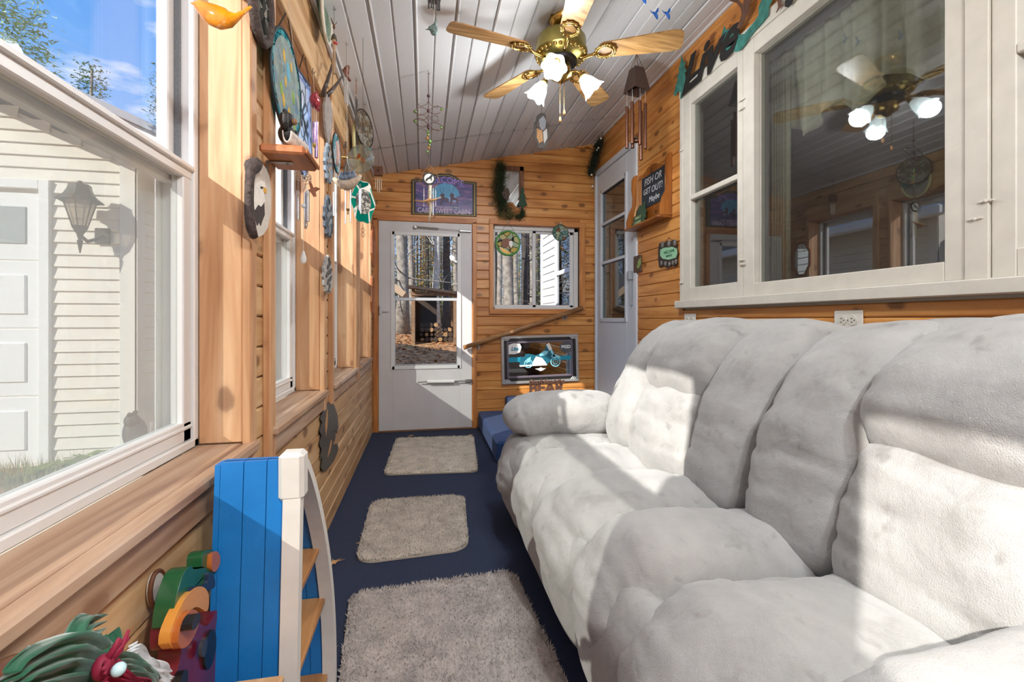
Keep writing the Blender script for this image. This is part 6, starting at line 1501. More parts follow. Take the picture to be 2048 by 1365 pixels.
pine = mat('pine_sprig', '#3a4a2c', .8, var=.5, vscale=60); pts1 = [ony(u, v, FY-.04) for u, v in ((1001, 335), (1000, 350), (999, 365), (997, 380), (998, 395), (1002, 408), (1008, 418), (1012, 424))]
obj('stem', MB().tube([ony(u, v, FY-.03) for u, v in ((1002, 327), (1003, 360), (1000, 395), (1010, 430))], .006, 6), brownw, t)
sprigs('pine_sprigs', pts1, .034, 3200, pine, t, .075, 2); sprigs('pine_sprigs', [ony(u, v, FY-.04) for u, v in ((1043, 428), (1038, 432), (1020, 430))], .022, 1100, pine, t, .045, 3)
sprigs('dried_grass', [ony(u, v, FY-.05) for u, v in ((1012, 425), (1022, 428), (1006, 430))], .022, 800, mat('dry_grass', '#a08a58', .8, var=.4, vscale=60), t, .045, 4)
obj('wood_slice', wfp([(1010, 412), (1016, 406), (1024, 406), (1030, 414), (1040, 420), (1040, 430), (1012, 430), (1008, 420)], FY-.036, .02), mat('bark_orange', '#a9703c', .8, var=.4, vscale=50), t)
co = MB()
for (u, v) in ((1000, 404), (1012, 422), (1004, 418)):
    c_ = ony(u, v, FY-.07)
    for i in range(5): co.lathe([(.004+.014*math.sin(math.pi*(i+1)/6.2), -.004), (.002, .006)], c_+Vector((0, 0, -.02+i*.010)), 9)
obj('pine_cone', co, mat('cone', '#4a3224', .8, var=.4, vscale=90), t)
tr_ = [(1045, 372), (1049, 384), (1047, 384), (1052, 396), (1049, 396), (1055, 412), (1047, 412), (1047, 418), (1043, 418), (1043, 412), (1036, 412), (1041, 397), (1038, 397), (1042, 385), (1040, 385)]
obj('tree_cutout', wfp(tr_, FY-.045, .006), mat('dark_green_felt', '#2f4a38', .8), t)
obj('leather_leaf', wfp([(1008, 378), (1016, 376), (1020, 388), (1016, 402), (1008, 398), (1003, 388)], FY-.065, .004), mat('brown_leaf', '#5c4a40', .7, var=.3, vscale=60), t)
# suncatchers in the far window
def far_sun(u, v, r_px, label, glassm, rimm, hook_uv, inner=None):
    Y = FY-.035; c = ony(u, v, Y); k = (c.x*_s+c.y*_c)/FPX; r = r_px*k; t = thing('round_suncatcher', label, 'suncatcher', (c.x, c.y, c.z-r))
    obj('glass', MB().disc(c, r, (1,0,0), (0,0,1), .003, 36), glassm, t); obj('rim', MB().ring(c, r, (1,0,0), (0,0,1), .0045, 40), rimm, t, smooth=True)
    hk = ony(*hook_uv, Y)
    for s_ in (-1, 1): strand(t, [c+Vector((s_*r*.62, 0, r*.78)), hk], .0014, iron, 'chain')
    obj('suction_hook', MB().lathe([(.0, 0), (.008, 0), (.004, .006), (.0, .008)], hk, 12, (0,-1,0)), mat('clear_plastic', '#d8dcd8', .2), t)
    return t, c, k
gl_ = mat('green_rim', '#2d6b2c', .35)
t, c, k = far_sun(1016, 487, 25, 'green rimmed round suncatcher with a brown bear hanging in the far window', stained('meadow_glass', ['#e9d98a', '#cfe0c4', '#e8e4b4', '#d6e6da'], 16, alpha=.9), gl_, (1016, 443))
obj('green_border', MB().ring(c-Vector((0, .003, 0)), 23.5*k, (1,0,0), (0,0,1), .007, 40), mat('bright_green', '#4f9a3a', .3), t, smooth=True)
def on_s(pts_, m, name, dy): obj(name, MB().prism([((a-1016)*k, (487-b)*k) for a, b in pts_], c-Vector((0, dy, 0)), (1,0,0), (0,0,1), .0015), m, t)
on_s([(1001, 488), (1006, 479), (1014, 477), (1021, 480), (1024, 490), (1020, 500), (1016, 492), (1010, 498), (1004, 492)], mat('bear_brown', '#7c4424', .5), 'bear', .006)
on_s([(1018, 483), (1024, 482), (1026, 490), (1022, 496), (1018, 491)], white_, 'eagle', .0075)
on_s([(998, 494), (1008, 498), (1022, 506), (1016, 509), (1004, 505)], mat('yellow_glass', '#e6b52c'), 'field', .005)
far_sun(1121, 466, 16, 'smaller green rimmed round suncatcher with a landscape at the right of the far window', stained('lake_glass', ['#9cc4bf', '#d6e2c2', '#b98a68', '#cfdcd8', '#7fae98'], 30, alpha=.85), mat('dark_green_rim', '#2c4a34', .4), (1121, 447))

# ---- handrail
p0, p1 = ony(927, 696, FY-.07), ony(1165, 616, FY-.07)
t = thing('handrail', 'round wooden stair handrail sloping up the far wall on two metal brackets', 'handrail', (p0.x, FY, p0.z))
obj('rail', MB().tube([p0, p0.lerp(p1, .5), p1], .0225, 16), wood('rail_wood', axis=0, light='#c09466', mid='#a87a4d', dark='#87603b', knots=.2), t, smooth=True)
for q in (.12, .86):
    c = p0.lerp(p1, q); s = MB().tube([c-Vector((0, 0, .016)), c-Vector((0, -.01, .045)), c+Vector((0, .045, -.055)), c+Vector((0, .066, -.04))], .006, 8).lathe([(.0, 0), (.022, 0), (.022, .005), (.0, .005)], (c.x, FY-.006, c.z-.05), 16, (0,1,0)).bbox((c.x-.02, c.y-.008, c.z-.024), (c.x+.02, c.y+.008, c.z-.016))
    obj('bracket', s, mat('steel', '#a9a7a2'), t, smooth=False)
# ---- beer mirror
Y = FY-.02; TL, TR, BR, BL = [ony(u, v, Y) for u, v in ((1001, 676), (1155, 665), (1158, 762), (1004, 770))]
TL.z += .0; zt = (TL.z+TR.z)/2; zb = (BL.z+BR.z)/2; ang = math.atan2(TR.z-TL.z, TR.x-TL.x)*.35
cx_, cz2 = (TL.x+BR.x)/2, (TL.z+TR.z+BL.z+BR.z)/4; W2, H2 = (TR.x-TL.x)/2, ((TL.z-BL.z)+(TR.z-BR.z))/4
UM = Vector((math.cos(ang), 0, math.sin(ang))); VM = Vector((-math.sin(ang), 0, math.cos(ang))); cM = Vector((cx_, FY-.002, cz2))
t = thing('beer_mirror', 'silver framed beer mirror with a motorcycle, hung on the far wall under the handrail', 'mirror', (cx_, FY, cz2-H2))
def MF(x0, x1, z0, z1, y0, y1, mb=None):
    mb = mb or MB(); M_ = Matrix(((UM.x, 0, VM.x, cM.x), (0, 1, 0, cM.y), (UM.z, 0, VM.z, cM.z), (0, 0, 0, 1))); return mb.bbox((x0, -y1, z0), (x1, -y0, z1), .003, M_)
def ringrect(w_, h_, b_, y0, y1):
    mb = MB()
    for q in ((-w_, w_, h_-b_, h_), (-w_, w_, -h_, -h_+b_), (-w_, -w_+b_, -h_+b_, h_-b_), (w_-b_, w_, -h_+b_, h_-b_)): MF(q[0], q[1], q[2], q[3], y0, y1, mb)
    return mb
obj('frame', ringrect(W2, H2, .028, .0, .030), mat('brushed_silver', '#c6c3bf', .3, .6), t)
obj('black_band', ringrect(W2-.026, H2-.026, .032, .002, .022), blk, t); obj('grey_band', ringrect(W2-.056, H2-.056, .022, .002, .018), mat('purple_grey', '#6f6672', .35), t)
obj('glass', MF(-W2+.05, W2-.05, -H2+.05, H2-.05, .004, .014), mat('mirror_tinted', '#bfc6c8', .03, 1.0), t)
stl = mat('corner_stripe', '#d9d9d6', .4)
for sx1 in (-1, 1):
    for sz1 in (-1, 1):
        s = MB()
        for i in range(3):
            a0_ = Vector((sx1*(W2-.022-.02*i), 0, sz1*(H2-.05+.0))); b0_ = Vector((sx1*(W2-.05-.02*i), 0, sz1*(H2-.024)))
            s.tube([cM+UM*a0_.x+VM*a0_.z+Vector((0, -.026, 0)), cM+UM*b0_.x+VM*b0_.z+Vector((0, -.026, 0))], .0045, 6)
        obj('corner_stripe', s, stl, t)
def onM(px_, d_, m, name, th=.0012, mb=None):
    mb = mb or MB(); out_ = []
    for u, v in px_:
        q = ony(u, v, FY-.018)-cM; out_.append((q.dot(UM), q.dot(VM)))
    mb.prism(out_, cM-Vector((0, d_, 0)), UM, VM, th); return obj(name, mb, m, t)
tealb = mat('mirror_teal', '#1f93ad', .35); cyan = mat('mirror_cyan', '#8fd6e6', .35); deep = mat('mirror_deep', '#1d6478', .4)
onM([(1009, 716), (1151, 711), (1151, 719), (1009, 726)], .0145, tealb, 'teal_band')
onM([(1039, 728), (1041, 716), (1050, 713), (1050, 709), (1058, 708), (1072, 711), (1080, 708), (1090, 700), (1092, 688), (1098, 692), (1106, 702), (1110, 714), (1102, 722), (1092, 731), (1066, 731), (1040, 732)], .0160, deep, 'motorcycle_body')
onM([(1078, 710), (1088, 702), (1097, 703), (1093, 710), (1080, 713)], .0175, cyan, 'fuel_tank')
onM([(1054, 718), (1062, 714), (1060, 724), (1052, 727)], .0175, cyan, 'side_panel'); onM([(1064, 727), (1072, 713), (1084, 716), (1092, 726), (1090, 730), (1066, 730)], .0172, mat('chrome_paint', '#dfe9ec', .4, var=.35, vscale=150), 'engine')
wh = MB()
for (u, v, r_) in ((1111, 724, .048), (1057, 728, .040)):
    c = ony(u, v, FY-.018); wh.ring(c, r_, UM, VM, .0055, 24).ring(c, r_*.55, UM, VM, .0025, 18)
    for j in range(6):
        a = j*math.pi/3; wh.tube([c, c+UM*r_*math.cos(a)+VM*r_*math.sin(a)], .0015, 4)
obj('wheel', wh, cyan, t, smooth=True)
onM([(1095, 688), (1099, 690), (1106, 704), (1112, 716), (1109, 718), (1102, 706)], .0178, cyan, 'fork'); onM([(1101, 714), (1108, 708), (1119, 712), (1122, 718), (1113, 714)], .0178, cyan, 'fender')
onM([(1092, 690), (1098, 686), (1104, 698), (1099, 702)], .0182, white_, 'windshield'); onM([(1038, 731), (1094, 728), (1094, 731), (1040, 734)], .0182, white_, 'exhaust')
onM([(1015, 699), (1018, 690), (1028, 687), (1040, 688), (1043, 695), (1040, 705), (1030, 709), (1019, 709), (1012, 712), (1016, 705)], .0150, white_, 'lite_badge')
text('Lite', .048, ony(1029, 698.5, FY-.020), UM, VM, .002, mat('lite_blue', '#2a86a8', .4), t, shear=.3, bold=.002)
onM([(1119, 697), (1121, 688), (1130, 684), (1140, 684), (1145, 691), (1144, 700), (1136, 706), (1125, 705)], .0150, mat('mgd_grey', '#54575c', .4), 'mgd_badge')
text('MGD', .044, ony(1132, 694, FY-.022), UM, VM, .002, white_, t, bold=.002)
obj('badge_ring', MB().ring(ony(1134, 697, FY-.019), .050, UM, VM, .0025, 30, .046), mat('mgd_grey', '#54575c'), t, smooth=True)
onM([(1070, 738), (1078, 737), (1082, 735), (1086, 737), (1092, 737), (1086, 741), (1081, 743), (1077, 741)], .0150, white_, 'winged_badge')
# ---- bear lettering cut-out standing on the landing
Y = 4.36; lw_ = mat('brown_letters', '#5a3a2b', .6, var=.25, vscale=50); a_, b_ = ony(1058, 790, Y), ony(1128, 790, Y)
t = thing('bear_sign', 'brown cut-out sign with the word BEAR standing on the landing behind the sofa arm', 'sign', ((a_.x+b_.x)/2, Y, .313))
obj('base', MB().bbox((a_.x, Y-.015, .313), (b_.x, Y+.03, .345), .004), lw_, t)
text('BEAR', .175, Vector(((a_.x+b_.x)/2, Y+.012, .395)), XF, ZU, .018, lw_, t, bold=.006, sx=.88)
text("Don't Feed the", .072, ony(1093, 764, Y), XF, ZU, .016, lw_, t, shear=.25, bold=.002, sx=.82)

# ---- right wall: chalkboard shelf
cwd = wood('cabinet_wood', axis=2, light='#b5752f', mid='#9a5d22', dark='#7b4516', knots=0, coat=.3)
ya_, yb_ = 3.58, 3.02; X_in = RX-.001
zb_s = onx(1300, 452, RX-.06).z
def rz(u, v): return onx(u, v, RX-.01).z
t = thing('chalkboard_shelf', 'wooden wall shelf with a small chalkboard reading FISH OR GET OUT', 'shelf', (RX, 3.3, 1.82))
ff, nn = 3.56, 3.02; zbase, ztop_n = 1.835, 2.27
obj('back_board', MB().prism([(-ff, zbase), (-nn, zbase), (-nn, 2.21), (-nn-.10, 2.235), (-(ff+nn)/2+.06, 2.285), (-(ff+nn)/2, 2.295), (-(ff+nn)/2-.06, 2.285), (-ff+.10, 2.235), (-ff, 2.21)], (RX-.002, 0, 0), (0,-1,0), (0,0,1), .012), cwd, t)
obj('shelf_board', MB().bbox((RX-.115, nn-.012, zbase-.018), (RX-.002, ff+.012, zbase), .004), cwd, t)
for yy in (nn, ff):
    pl = [(0, 0), (.095, 0), (.095, .06), (.075, .13), (.045, .19), (.040, .26), (.050, .33), (.048, .41), (.030, .445), (0, .455)]
    obj('side_board', MB().prism(pl, (RX-.002, yy+(.0 if yy == ff else -.014), zbase), (-1,0,0), (0,0,1), .014 if yy == nn else -.014), cwd, t)
obj('frame_stile', MB().bbox((RX-.022, ff-.125, zbase+.13), (RX-.014, ff-.02, zbase+.385)).bbox((RX-.022, nn+.02, zbase+.13), (RX-.014, nn+.055, zbase+.385)), wood('pale_stile', axis=2, light='#d8a673', mid='#c88f5c', dark='#a8733f', knots=0), t)
cbd = obj('chalkboard', MB().box((RX-.020, nn+.05, zbase+.135), (RX-.014, ff-.12, zbase+.385)), mat('chalkboard', '#2b3038', .85, var=.15, vscale=20), t)
chk = mat('chalk', '#c9ccd0', .9); cy = (nn+.05+ff-.12)/2
for (s_, zz_, sz_, dyy) in (('FISH OR', .335, .075, 0), ('GET', .262, .064, .095), ('OUT!', .255, .070, -.062), ('Maybe', .185, .062, -.02)): text(s_, sz_, Vector((RX-.0202, cy+dyy, zbase+zz_)), XR, ZU, .001, chk, cbd, 'chalk_writing', shear=.2)
obj('paw_mark', MB().disc((RX-.0145, (ff+nn)/2, 2.235), .022, (0,-1,0), (0,0,1), .001, 12, .016).disc((RX-.0145, (ff+nn)/2-.014, 2.26), .007, (0,-1,0), (0,0,1), .001, 8).disc((RX-.0145, (ff+nn)/2+.014, 2.26), .007, (0,-1,0), (0,0,1), .001, 8).disc((RX-.0145, (ff+nn)/2, 2.266), .007, (0,-1,0), (0,0,1), .001, 8), mat('burnt_mark', '#5a3312', .7), t)
obj('chalk_stick', MB().tube([(RX-.03, nn+.035, zbase+.02), (RX-.03, nn+.02, zbase+.09)], .006, 8), white_, t)
obj('stamped_mark', MB().disc((RX-.0150, nn+.20, zbase+.075), .014, (0,-1,0), (0,0,1), .001, 10).bbox((RX-.0158, nn+.12, zbase+.066), (RX-.0145, nn+.17, zbase+.074)), mat('burnt_mark', '#5a3312'), t)
# green jagged sign in the shelf
gm_ = mat('dark_green_wood', '#37513c', .7, var=.35, vscale=40)
t = thing('cabin_sign', 'dark green jagged tree shaped sign leaning inside the chalkboard shelf', 'sign', (RX-.06, 3.42, zbase))
pl = [(-.10, 0), (.10, 0), (.095, .035), (.115, .045), (.09, .085), (.105, .10), (.07, .135), (.05, .19), (.03, .155), (-.02, .175), (-.06, .13), (-.045, .095), (-.10, .085), (-.09, .045), (-.115, .035)]
obj('board', MB().prism(pl, (RX-.055, 3.42, zbase+.001), (0,-1,0), (.18,0,1), .012), gm_, t)
lt2 = mat('pale_green_letters', '#9fb58a', .7)
text('SWEET', .036, Vector((RX-.062, 3.42, zbase+.066)), XR, Vector((.18,0,1)), .002, lt2, t); text('CABIN', .042, Vector((RX-.068, 3.42, zbase+.026)), XR, Vector((.18,0,1)), .002, lt2, t)
obj('feather', MB().tube([(RX-.072, 3.455, zbase+.085), (RX-.062, 3.445, zbase+.17)], [.007, .003], 6), mat('tan_feather', '#c8a070', .7), t)
# welcome bears plaque and fish tile
c = onx(1338, 509, RX-.012); k = (c.x*_s+c.y*_c)/FPX; ky = .0
t = thing('bear_plaque', 'small carved plaque of black bears around a pale green welcome panel', 'plaque', onx(1338, 538, RX-.012))
px = [(1320, 500), (1322, 488), (1328, 484), (1333, 488), (1337, 482), (1342, 487), (1348, 480), (1353, 483), (1355, 492), (1357, 510), (1356, 528), (1352, 534), (1345, 530), (1338, 536), (1330, 531), (1322, 535), (1320, 520)]
obj('board', wr(px, RX-.001, .016), mat('bear_dark', '#3a302b', .7, var=.3, vscale=80), t)
obj('panel', wr([(1321, 500), (1328, 496), (1345, 494), (1354, 498), (1355, 508), (1352, 516), (1338, 520), (1326, 518), (1321, 512)], RX-.018, .003), mat('mint_panel', '#8fc09a', .6), t)
b = MB()
for (u, v) in ((1325, 490), (1338, 488), (1350, 486)): b.ball(onx(u, v, RX-.022), (.012, .016, .026), 10, 8)
for (u, v) in ((1323, 527), (1331, 528), (1339, 529), (1346, 526), (1352, 524)): b.ball(onx(u, v, RX-.020), (.010, .013, .020), 10, 8)
obj('bear', b, mat('bear_grey', '#6a6560', .6, var=.5, vscale=120), t, smooth=True)
text('WELCOME', .030, onx(1338, 504, RX-.0215), XR, ZU, .0015, mat('plaque_lettering', '#3c6a55', .6), t); text('FRIENDS', .022, onx(1338, 512, RX-.0215), XR, ZU, .0015, mat('plaque_lettering', '#3c6a55'), t)
hk = onx(1338, 476, RX-.004)
obj('hanger', MB().tube([onx(1326, 486, RX-.008), hk, onx(1350, 482, RX-.008)], .0016, 5), mat('twine', '#8a6a48', .9), t); obj('nail', MB().ball(hk, .005, 8, 6), brownw, t)
t = thing('fish_tile', 'small square brown tile with a green fish by the side door frame', 'plaque', onx(1277, 545, RX-.01))
obj('tile', wr([(1271, 514), (1284, 510), (1285, 543), (1271, 546)], RX-.001, .018), mat('tile_brown', '#5c4636', .6, var=.5, vscale=90), t)
obj('fish', wr([(1274, 536), (1277, 522), (1281, 516), (1282, 528), (1278, 538)], RX-.020, .004), mat('fish_green', '#8aa05a', .5, var=.4, vscale=90), t)
# outlets
def outlet(u, v, label, W_=.118, H_=.074, sc_=1.12):
    c = onx(u, v, RX-.001); t = thing('power_outlet', label, 'outlet', (RX, c.y, c.z-.04)); W_, H_ = W_*sc_/2, H_*sc_/2
    pl = MB().bbox((RX-.008, c.y-W_, c.z-H_), (RX-.0005, c.y+W_, c.z+H_), .004); obj('cover_plate', pl, mat('outlet_plate', '#d9d6cc', .4), t)
    for s_ in (-1, 1):
        yc_ = c.y+s_*.0215*sc_; f = obj('socket', MB().disc((RX-.008, yc_, c.z), .0165*sc_, (0,-1,0), (0,0,1), .003, 20, .0185*sc_), mat('outlet_face', '#d2cfc2', .4), t)
        obj('slot', MB().box((RX-.0118, yc_-.001, c.z+.006), (RX-.011, yc_+.007, c.z+.009)).box((RX-.0118, yc_-.001, c.z-.009), (RX-.011, yc_+.007, c.z-.006)).disc((RX-.0110, yc_-.009, c.z), .0028, (0,-1,0), (0,0,1), .0008, 10), blk, f)
    obj('screw', MB().disc((RX-.008, c.y, c.z), .003, (0,-1,0), (0,0,1), .0012, 10), mat('steel', '#a9a7a2'), t)
outlet(1698, 641, 'white power outlet on its side below the picture window'); outlet(1381, 640, 'white power outlet under the left corner of the old window, partly behind the sofa')
# swag over the side door
t = thing('pine_swag', 'dark hanging swag of greenery at the top left of the side door', 'wreath', onx(1192, 352, RX-.05))
sp_ = [onx(u, v, RX-.05) for u, v in ((1205, 280), (1203, 286), (1201, 294), (1197, 306), (1193, 318), (1190, 330), (1187, 342), (1199, 302), (1193, 325))]
obj('stem', MB().tube([sp_[0], sp_[2], sp_[4], sp_[6]], .012, 8), brownw, t)
def sprigs2(name, pts_, r, n, m, t, L_, seed, wdt=.002):
    R_ = random.Random(seed); vs = []; fs = []
    for _ in range(n):
        c_ = Vector(pts_[R_.randrange(len(pts_))])+Vector((-abs(R_.gauss(0, r)), R_.gauss(0, r*1.6), R_.gauss(0, r))); d_ = Vector((R_.gauss(-.3, .6), R_.gauss(0, 1), R_.gauss(0, 1))).normalized(); s_ = d_.orthogonal().normalized()*wdt
        o = len(vs); vs += [c_-s_, c_+s_, c_+d_*L_*R_.uniform(.5, 1)]; fs.append((o, o+1, o+2))
    return obj(name, MB().add(vs, fs), m, t, kind='stuff')
sprigs2('greenery', sp_[1:], .026, 4200, mat('dark_green_leaf', '#3b4a35', .8, var=.5, vscale=60), t, .035, 9, .003); sprigs2('greenery', sp_, .018, 600, mat('cone', '#4a3224'), t, .035, 10, .004)
b = MB()
for (u, v) in ((1197, 296), (1194, 300), (1183, 350), (1202, 277)): b.ball(onx(u, v, RX-.09), .010, 8, 6)
obj('white_berry', b, white_, t, smooth=True)
strand(t, [onx(1186, 345, RX-.05), onx(1185, 372, RX-.05)], .0012); obj('bell', MB().lathe([(.0, .02), (.010, .012), (.016, -.004), (.0, -.004)], onx(1185, 374, RX-.05), 12).ball(onx(1185, 380, RX-.05), .005, 8, 6), white_, t, smooth=True)
obj('wood_charm', MB().tube([onx(1175, 318, RX-.05), onx(1175, 336, RX-.05)], .010, 8), mat('pale_charm', '#a8713f', .6), t)
# metal sign over the window: tree, script lettering, mountain strip
X = RX-.030
t = thing('metal_word_sign', 'black script metal word Live with green pines running along the top of the old window', 'sign', onx(1365, 195, X))
pine_px = [(1364, 110), (1367, 122), (1371, 126), (1369, 132), (1374, 142), (1370, 146), (1372, 158), (1375, 172), (1369, 174), (1370, 184), (1364, 196), (1361, 198), (1362, 184), (1356, 184), (1350, 193), (1348, 188), (1352, 172), (1356, 160), (1355, 154), (1359, 144), (1358, 138), (1361, 128)]
obj('pine_tree', wr(pine_px, X, .003), patina, t)
LV = onx(1412, 118, X-.006)
text('Live', .30, onx(1411, 122, X-.004), XR, Vector((0, 0, 1)), .004, blk, t, shear=.45, bold=.010, sx=1.12)
obj('underline', MB().tube([onx(u, v, X-.003) for u, v in ((1374, 166), (1388, 150), (1400, 139), (1418, 127))], [.004, .012, .010, .004], 6), blk, t)
strip = [(1449, 52), (1453, 60), (1460, 58), (1462, 68), (1470, 62), (1476, 58), (1480, 70), (1490, 68), (1500, 55), (1512, 40), (1518, 30), (1518, 14), (1524, 0), (1546, 0), (1540, 10), (1538, 20), (1537, 32), (1530, 40), (1522, 50), (1510, 62), (1498, 78), (1490, 90), (1480, 102), (1472, 104), (1464, 100), (1456, 112), (1449, 119), (1450, 108), (1444, 100), (1446, 84), (1443, 74)]
obj('mountain_strip', wr(strip, X-.003, .003), patina, t)
tr2 = [(1474, 56), (1480, 42), (1484, 28), (1482, 16), (1474, 6), (1460, 2), (1462, -4), (1478, 0), (1486, 10), (1490, -4), (1505, -4), (1500, 8), (1498, 24), (1490, 38), (1484, 50), (1480, 58)]
obj('bare_tree', wr(tr2, X-.008, .003), brownm, t)
obj('bare_tree', wr([(1555, -4), (1563, -4), (1563, 8), (1567, 11), (1560, 16), (1553, 26), (1557, 14)], X-.008, .003), brownm, t)
obj('script_letter', wr([(1574, -4), (1588, -4), (1585, 6), (1578, 15), (1571, 14), (1571, 4)], X-.004, .004), blk, t)

# ---- foreground left: boat shaped bookcase
blue_ = mat('boat_blue', '#1577c2', .45, var=.10, vscale=9, bump=.15, bscale=30); bw_ = mat('boat_white', '#dcd9d2', .5, var=.06, vscale=20); sh_ = wood('boat_shelf_wood', axis=1, light='#c99863', mid='#b88350', dark='#97683c', knots=0)
t = thing('boat_bookcase', 'upright rowboat shaped bookcase with blue hull and white gunwale against the left wall', 'bookcase', (-.36, 1.1, 0))
def by(z):                     # half beam of the boat at height z (it widens towards the floor)
    q = min(1, max(0, (.79-z)/.79)); return .035+.185*math.sin(q*math.pi*.5)**.85
yc0 = 1.055; XB, XO = -.408, -.276
def near(z): return yc0-.030-.06*max(0, min(1, (.79-z)/.79))
def far_(z): return near(z)+.016+.42*math.sin(max(0, min(1, (.79-z)/.79))*math.pi*.5)**.8
NZ = 22
for side, fy in (('near', near), ('far', far_)):
    for j in range(3):                                                  # three strakes a side
        xa, xb = XB+(XO-XB)*j/3+.0008, XB+(XO-XB)*(j+1)/3-.0008; vs = []; fs = []
        for i in range(NZ+1):
            z = .78*i/NZ+.004; y = fy(z); s_ = .012 if side == 'near' else -.012
            fl_ = (1-j/3)*.0
            vs += [(xa, y, z), (xb, y, z), (xb, y+s_, z), (xa, y+s_, z)]
        for i in range(NZ):
            o = i*4
            for q in range(4): fs.append((o+q, o+(q+1) % 4, o+4+(q+1) % 4, o+4+q))
        fs += [(3,2,1,0), tuple(NZ*4+q for q in range(4))]
        obj('hull_strake', MB().add(vs, fs), blue_, t)
for side, fy in (('near', near), ('far', far_)):
    P_ = [(XO+.006, fy(.79*i/NZ)+(.006 if side == 'near' else -.006), .004+.785*i/NZ) for i in range(NZ+1)]
    vs = []; fs = []
    for i, (x, y, z) in enumerate(P_): vs += [(x-.016, y-.014, z), (x+.018, y-.014, z), (x+.018, y+.014, z), (x-.016, y+.014, z)]
    for i in range(NZ):
        o = i*4
        for q in range(4): fs.append((o+q, o+(q+1) % 4, o+4+(q+1) % 4, o+4+q))
    fs += [(3,2,1,0), tuple(NZ*4+q for q in range(4))]
    obj('gunwale', MB().add(vs, fs), bw_, t)
obj('bow_cap', MB().bbox((XO-.020, near(.79)-.016, .70), (XO+.030, near(.79)+.03, .80), .008), bw_, t)
obj('back_panel', MB().add([(XB-.01, near(0), .004), (XB-.01, far_(0.01), .004), (XB-.01, far_(.4), .4), (XB-.01, far_(.78), .78), (XB-.01, near(.78), .78), (XB-.01, near(.4), .4),
    (XB, near(0), .004), (XB, far_(0.01), .004), (XB, far_(.4), .4), (XB, far_(.78), .78), (XB, near(.78), .78), (XB, near(.4), .4)], [(0,1,2,5),(5,2,3,4),(6,11,8,7),(11,10,9,8),(0,5,11,6),(5,4,10,11),(1,7,8,2),(2,8,9,3),(4,3,9,10),(0,6,7,1)]), blue_, t)
for z in (.06, .30, .475): obj('shelf', MB().bbox((XB, near(z)+.012, z-.016), (XO+.004, far_(z)-.012, z), .002), sh_, t)

# ---- foreground left: bench with a toy and a ribbon doll
t = thing('low_bench', 'low pine bench below the near window carrying the toys, just out of frame', 'bench', (-.36, .66, 0))
obj('bench_top', MB().bbox((-.465, .30, .385), (-.26, .93, .405), .004), pineY, t)
for (x_, y_) in ((-.45, .32), (-.28, .32), (-.45, .90), (-.28, .90)): obj('leg', MB().bbox((x_-.015, y_-.015, 0), (x_+.015, y_+.015, .385), .003), pineZ, t)
# painted wooden train engine standing on its tail
k = .80/FPX; mar = mat('maroon_paint', '#6d1428', .3, coat=.5, var=.15, vscale=30); ywd = mat('honey_wood', '#d9953f', .35, coat=.4); grn = mat('bottle_green', '#1f5a34', .3, coat=.5); org = mat('orange_wood', '#b5642a', .35, coat=.4); blkw = mat('toy_black', '#1b1a1c', .3)
t = thing('toy_engine', 'painted wooden toy engine in green, maroon and honey wood beside the blue boat', 'toy', (-.42, .86, .405))
Xt = -.440
def wt_(px_, X, th, m, name):
    px_ = [tuple(q) for q in spl([(a, b, 0, 0) for a, b in px_]+[(px_[0][0], px_[0][1], 0, 0)], 4)][:-1]; px_ = [(a, b) for a, b, _, _ in px_]
    o = obj(name, wl(px_, X, th), m, t, smooth=True, auto=40); bv = o.modifiers.new('rounded', 'BEVEL'); bv.width = .004; bv.segments = 3; bv.limit_method = 'ANGLE'; bv.angle_limit = math.radians(50); return o
wt_([(300, 1268), (304, 1250), (322, 1235), (345, 1243), (372, 1258), (396, 1225), (392, 1265), (396, 1300), (392, 1345), (398, 1395), (306, 1395), (312, 1330), (316, 1305), (300, 1300)], Xt, .035, mar, 'body')
wt_([(303, 1258), (308, 1215), (320, 1172), (330, 1148), (345, 1136), (352, 1143), (382, 1139), (392, 1150), (390, 1170), (380, 1176), (352, 1178), (344, 1205), (334, 1245), (325, 1262)], Xt+.005, .030, grn, 'boiler')
wt_([(372, 1137), (374, 1115), (383, 1104), (398, 1104), (400, 1112), (390, 1116), (388, 1138)], Xt+.006, .026, grn, 'chimney')
wt_([(390, 1112), (400, 1106), (407, 1116), (406, 1134), (396, 1148), (388, 1140)], Xt+.010, .030, org, 'smoke_knob')
wt_([(340, 1190), (350, 1178), (378, 1172), (382, 1150), (394, 1158), (396, 1176), (386, 1184), (354, 1194), (350, 1216), (342, 1216)], Xt+.012, .030, mat('navy_paint', '#26324a', .4), 'cab_roof')
wt_([(316, 1290), (318, 1268), (328, 1240), (340, 1216), (352, 1196), (372, 1178), (388, 1177), (398, 1190), (399, 1212), (394, 1226), (378, 1218), (366, 1220), (354, 1236), (344, 1262), (336, 1286), (326, 1300)], Xt+.028, .016, ywd, 'fender')
c = onx(358, 1262, Xt+.050)
def tilt_disc(name, u, v, X, ru, rv, th, m, par=t, n=28): 
    c = onx(u, v, X); kk = (c.x*_s+c.y*_c)/FPX; ry_ = abs(onx(u+ru, v, X).y-c.y); return obj(name, MB().disc(c, ry_, (0,1,.0), (0,0,1), th, n, rv*kk), m, par)
wt_([(336, 1288), (340, 1262), (352, 1236), (366, 1222), (379, 1228), (381, 1246), (372, 1272), (358, 1294), (344, 1300)], Xt+.040, .014, org, 'wheel')
tilt_disc('wheel_hub', 371, 1246, Xt+.056, 9, 13, .016, blkw); tilt_disc('wheel', 398, 1302, Xt+.020, 12, 36, .020, blkw); tilt_disc('wheel', 402, 1298, Xt+.041, 6, 16, .006, mat('toy_grey', '#3b3c40', .3))
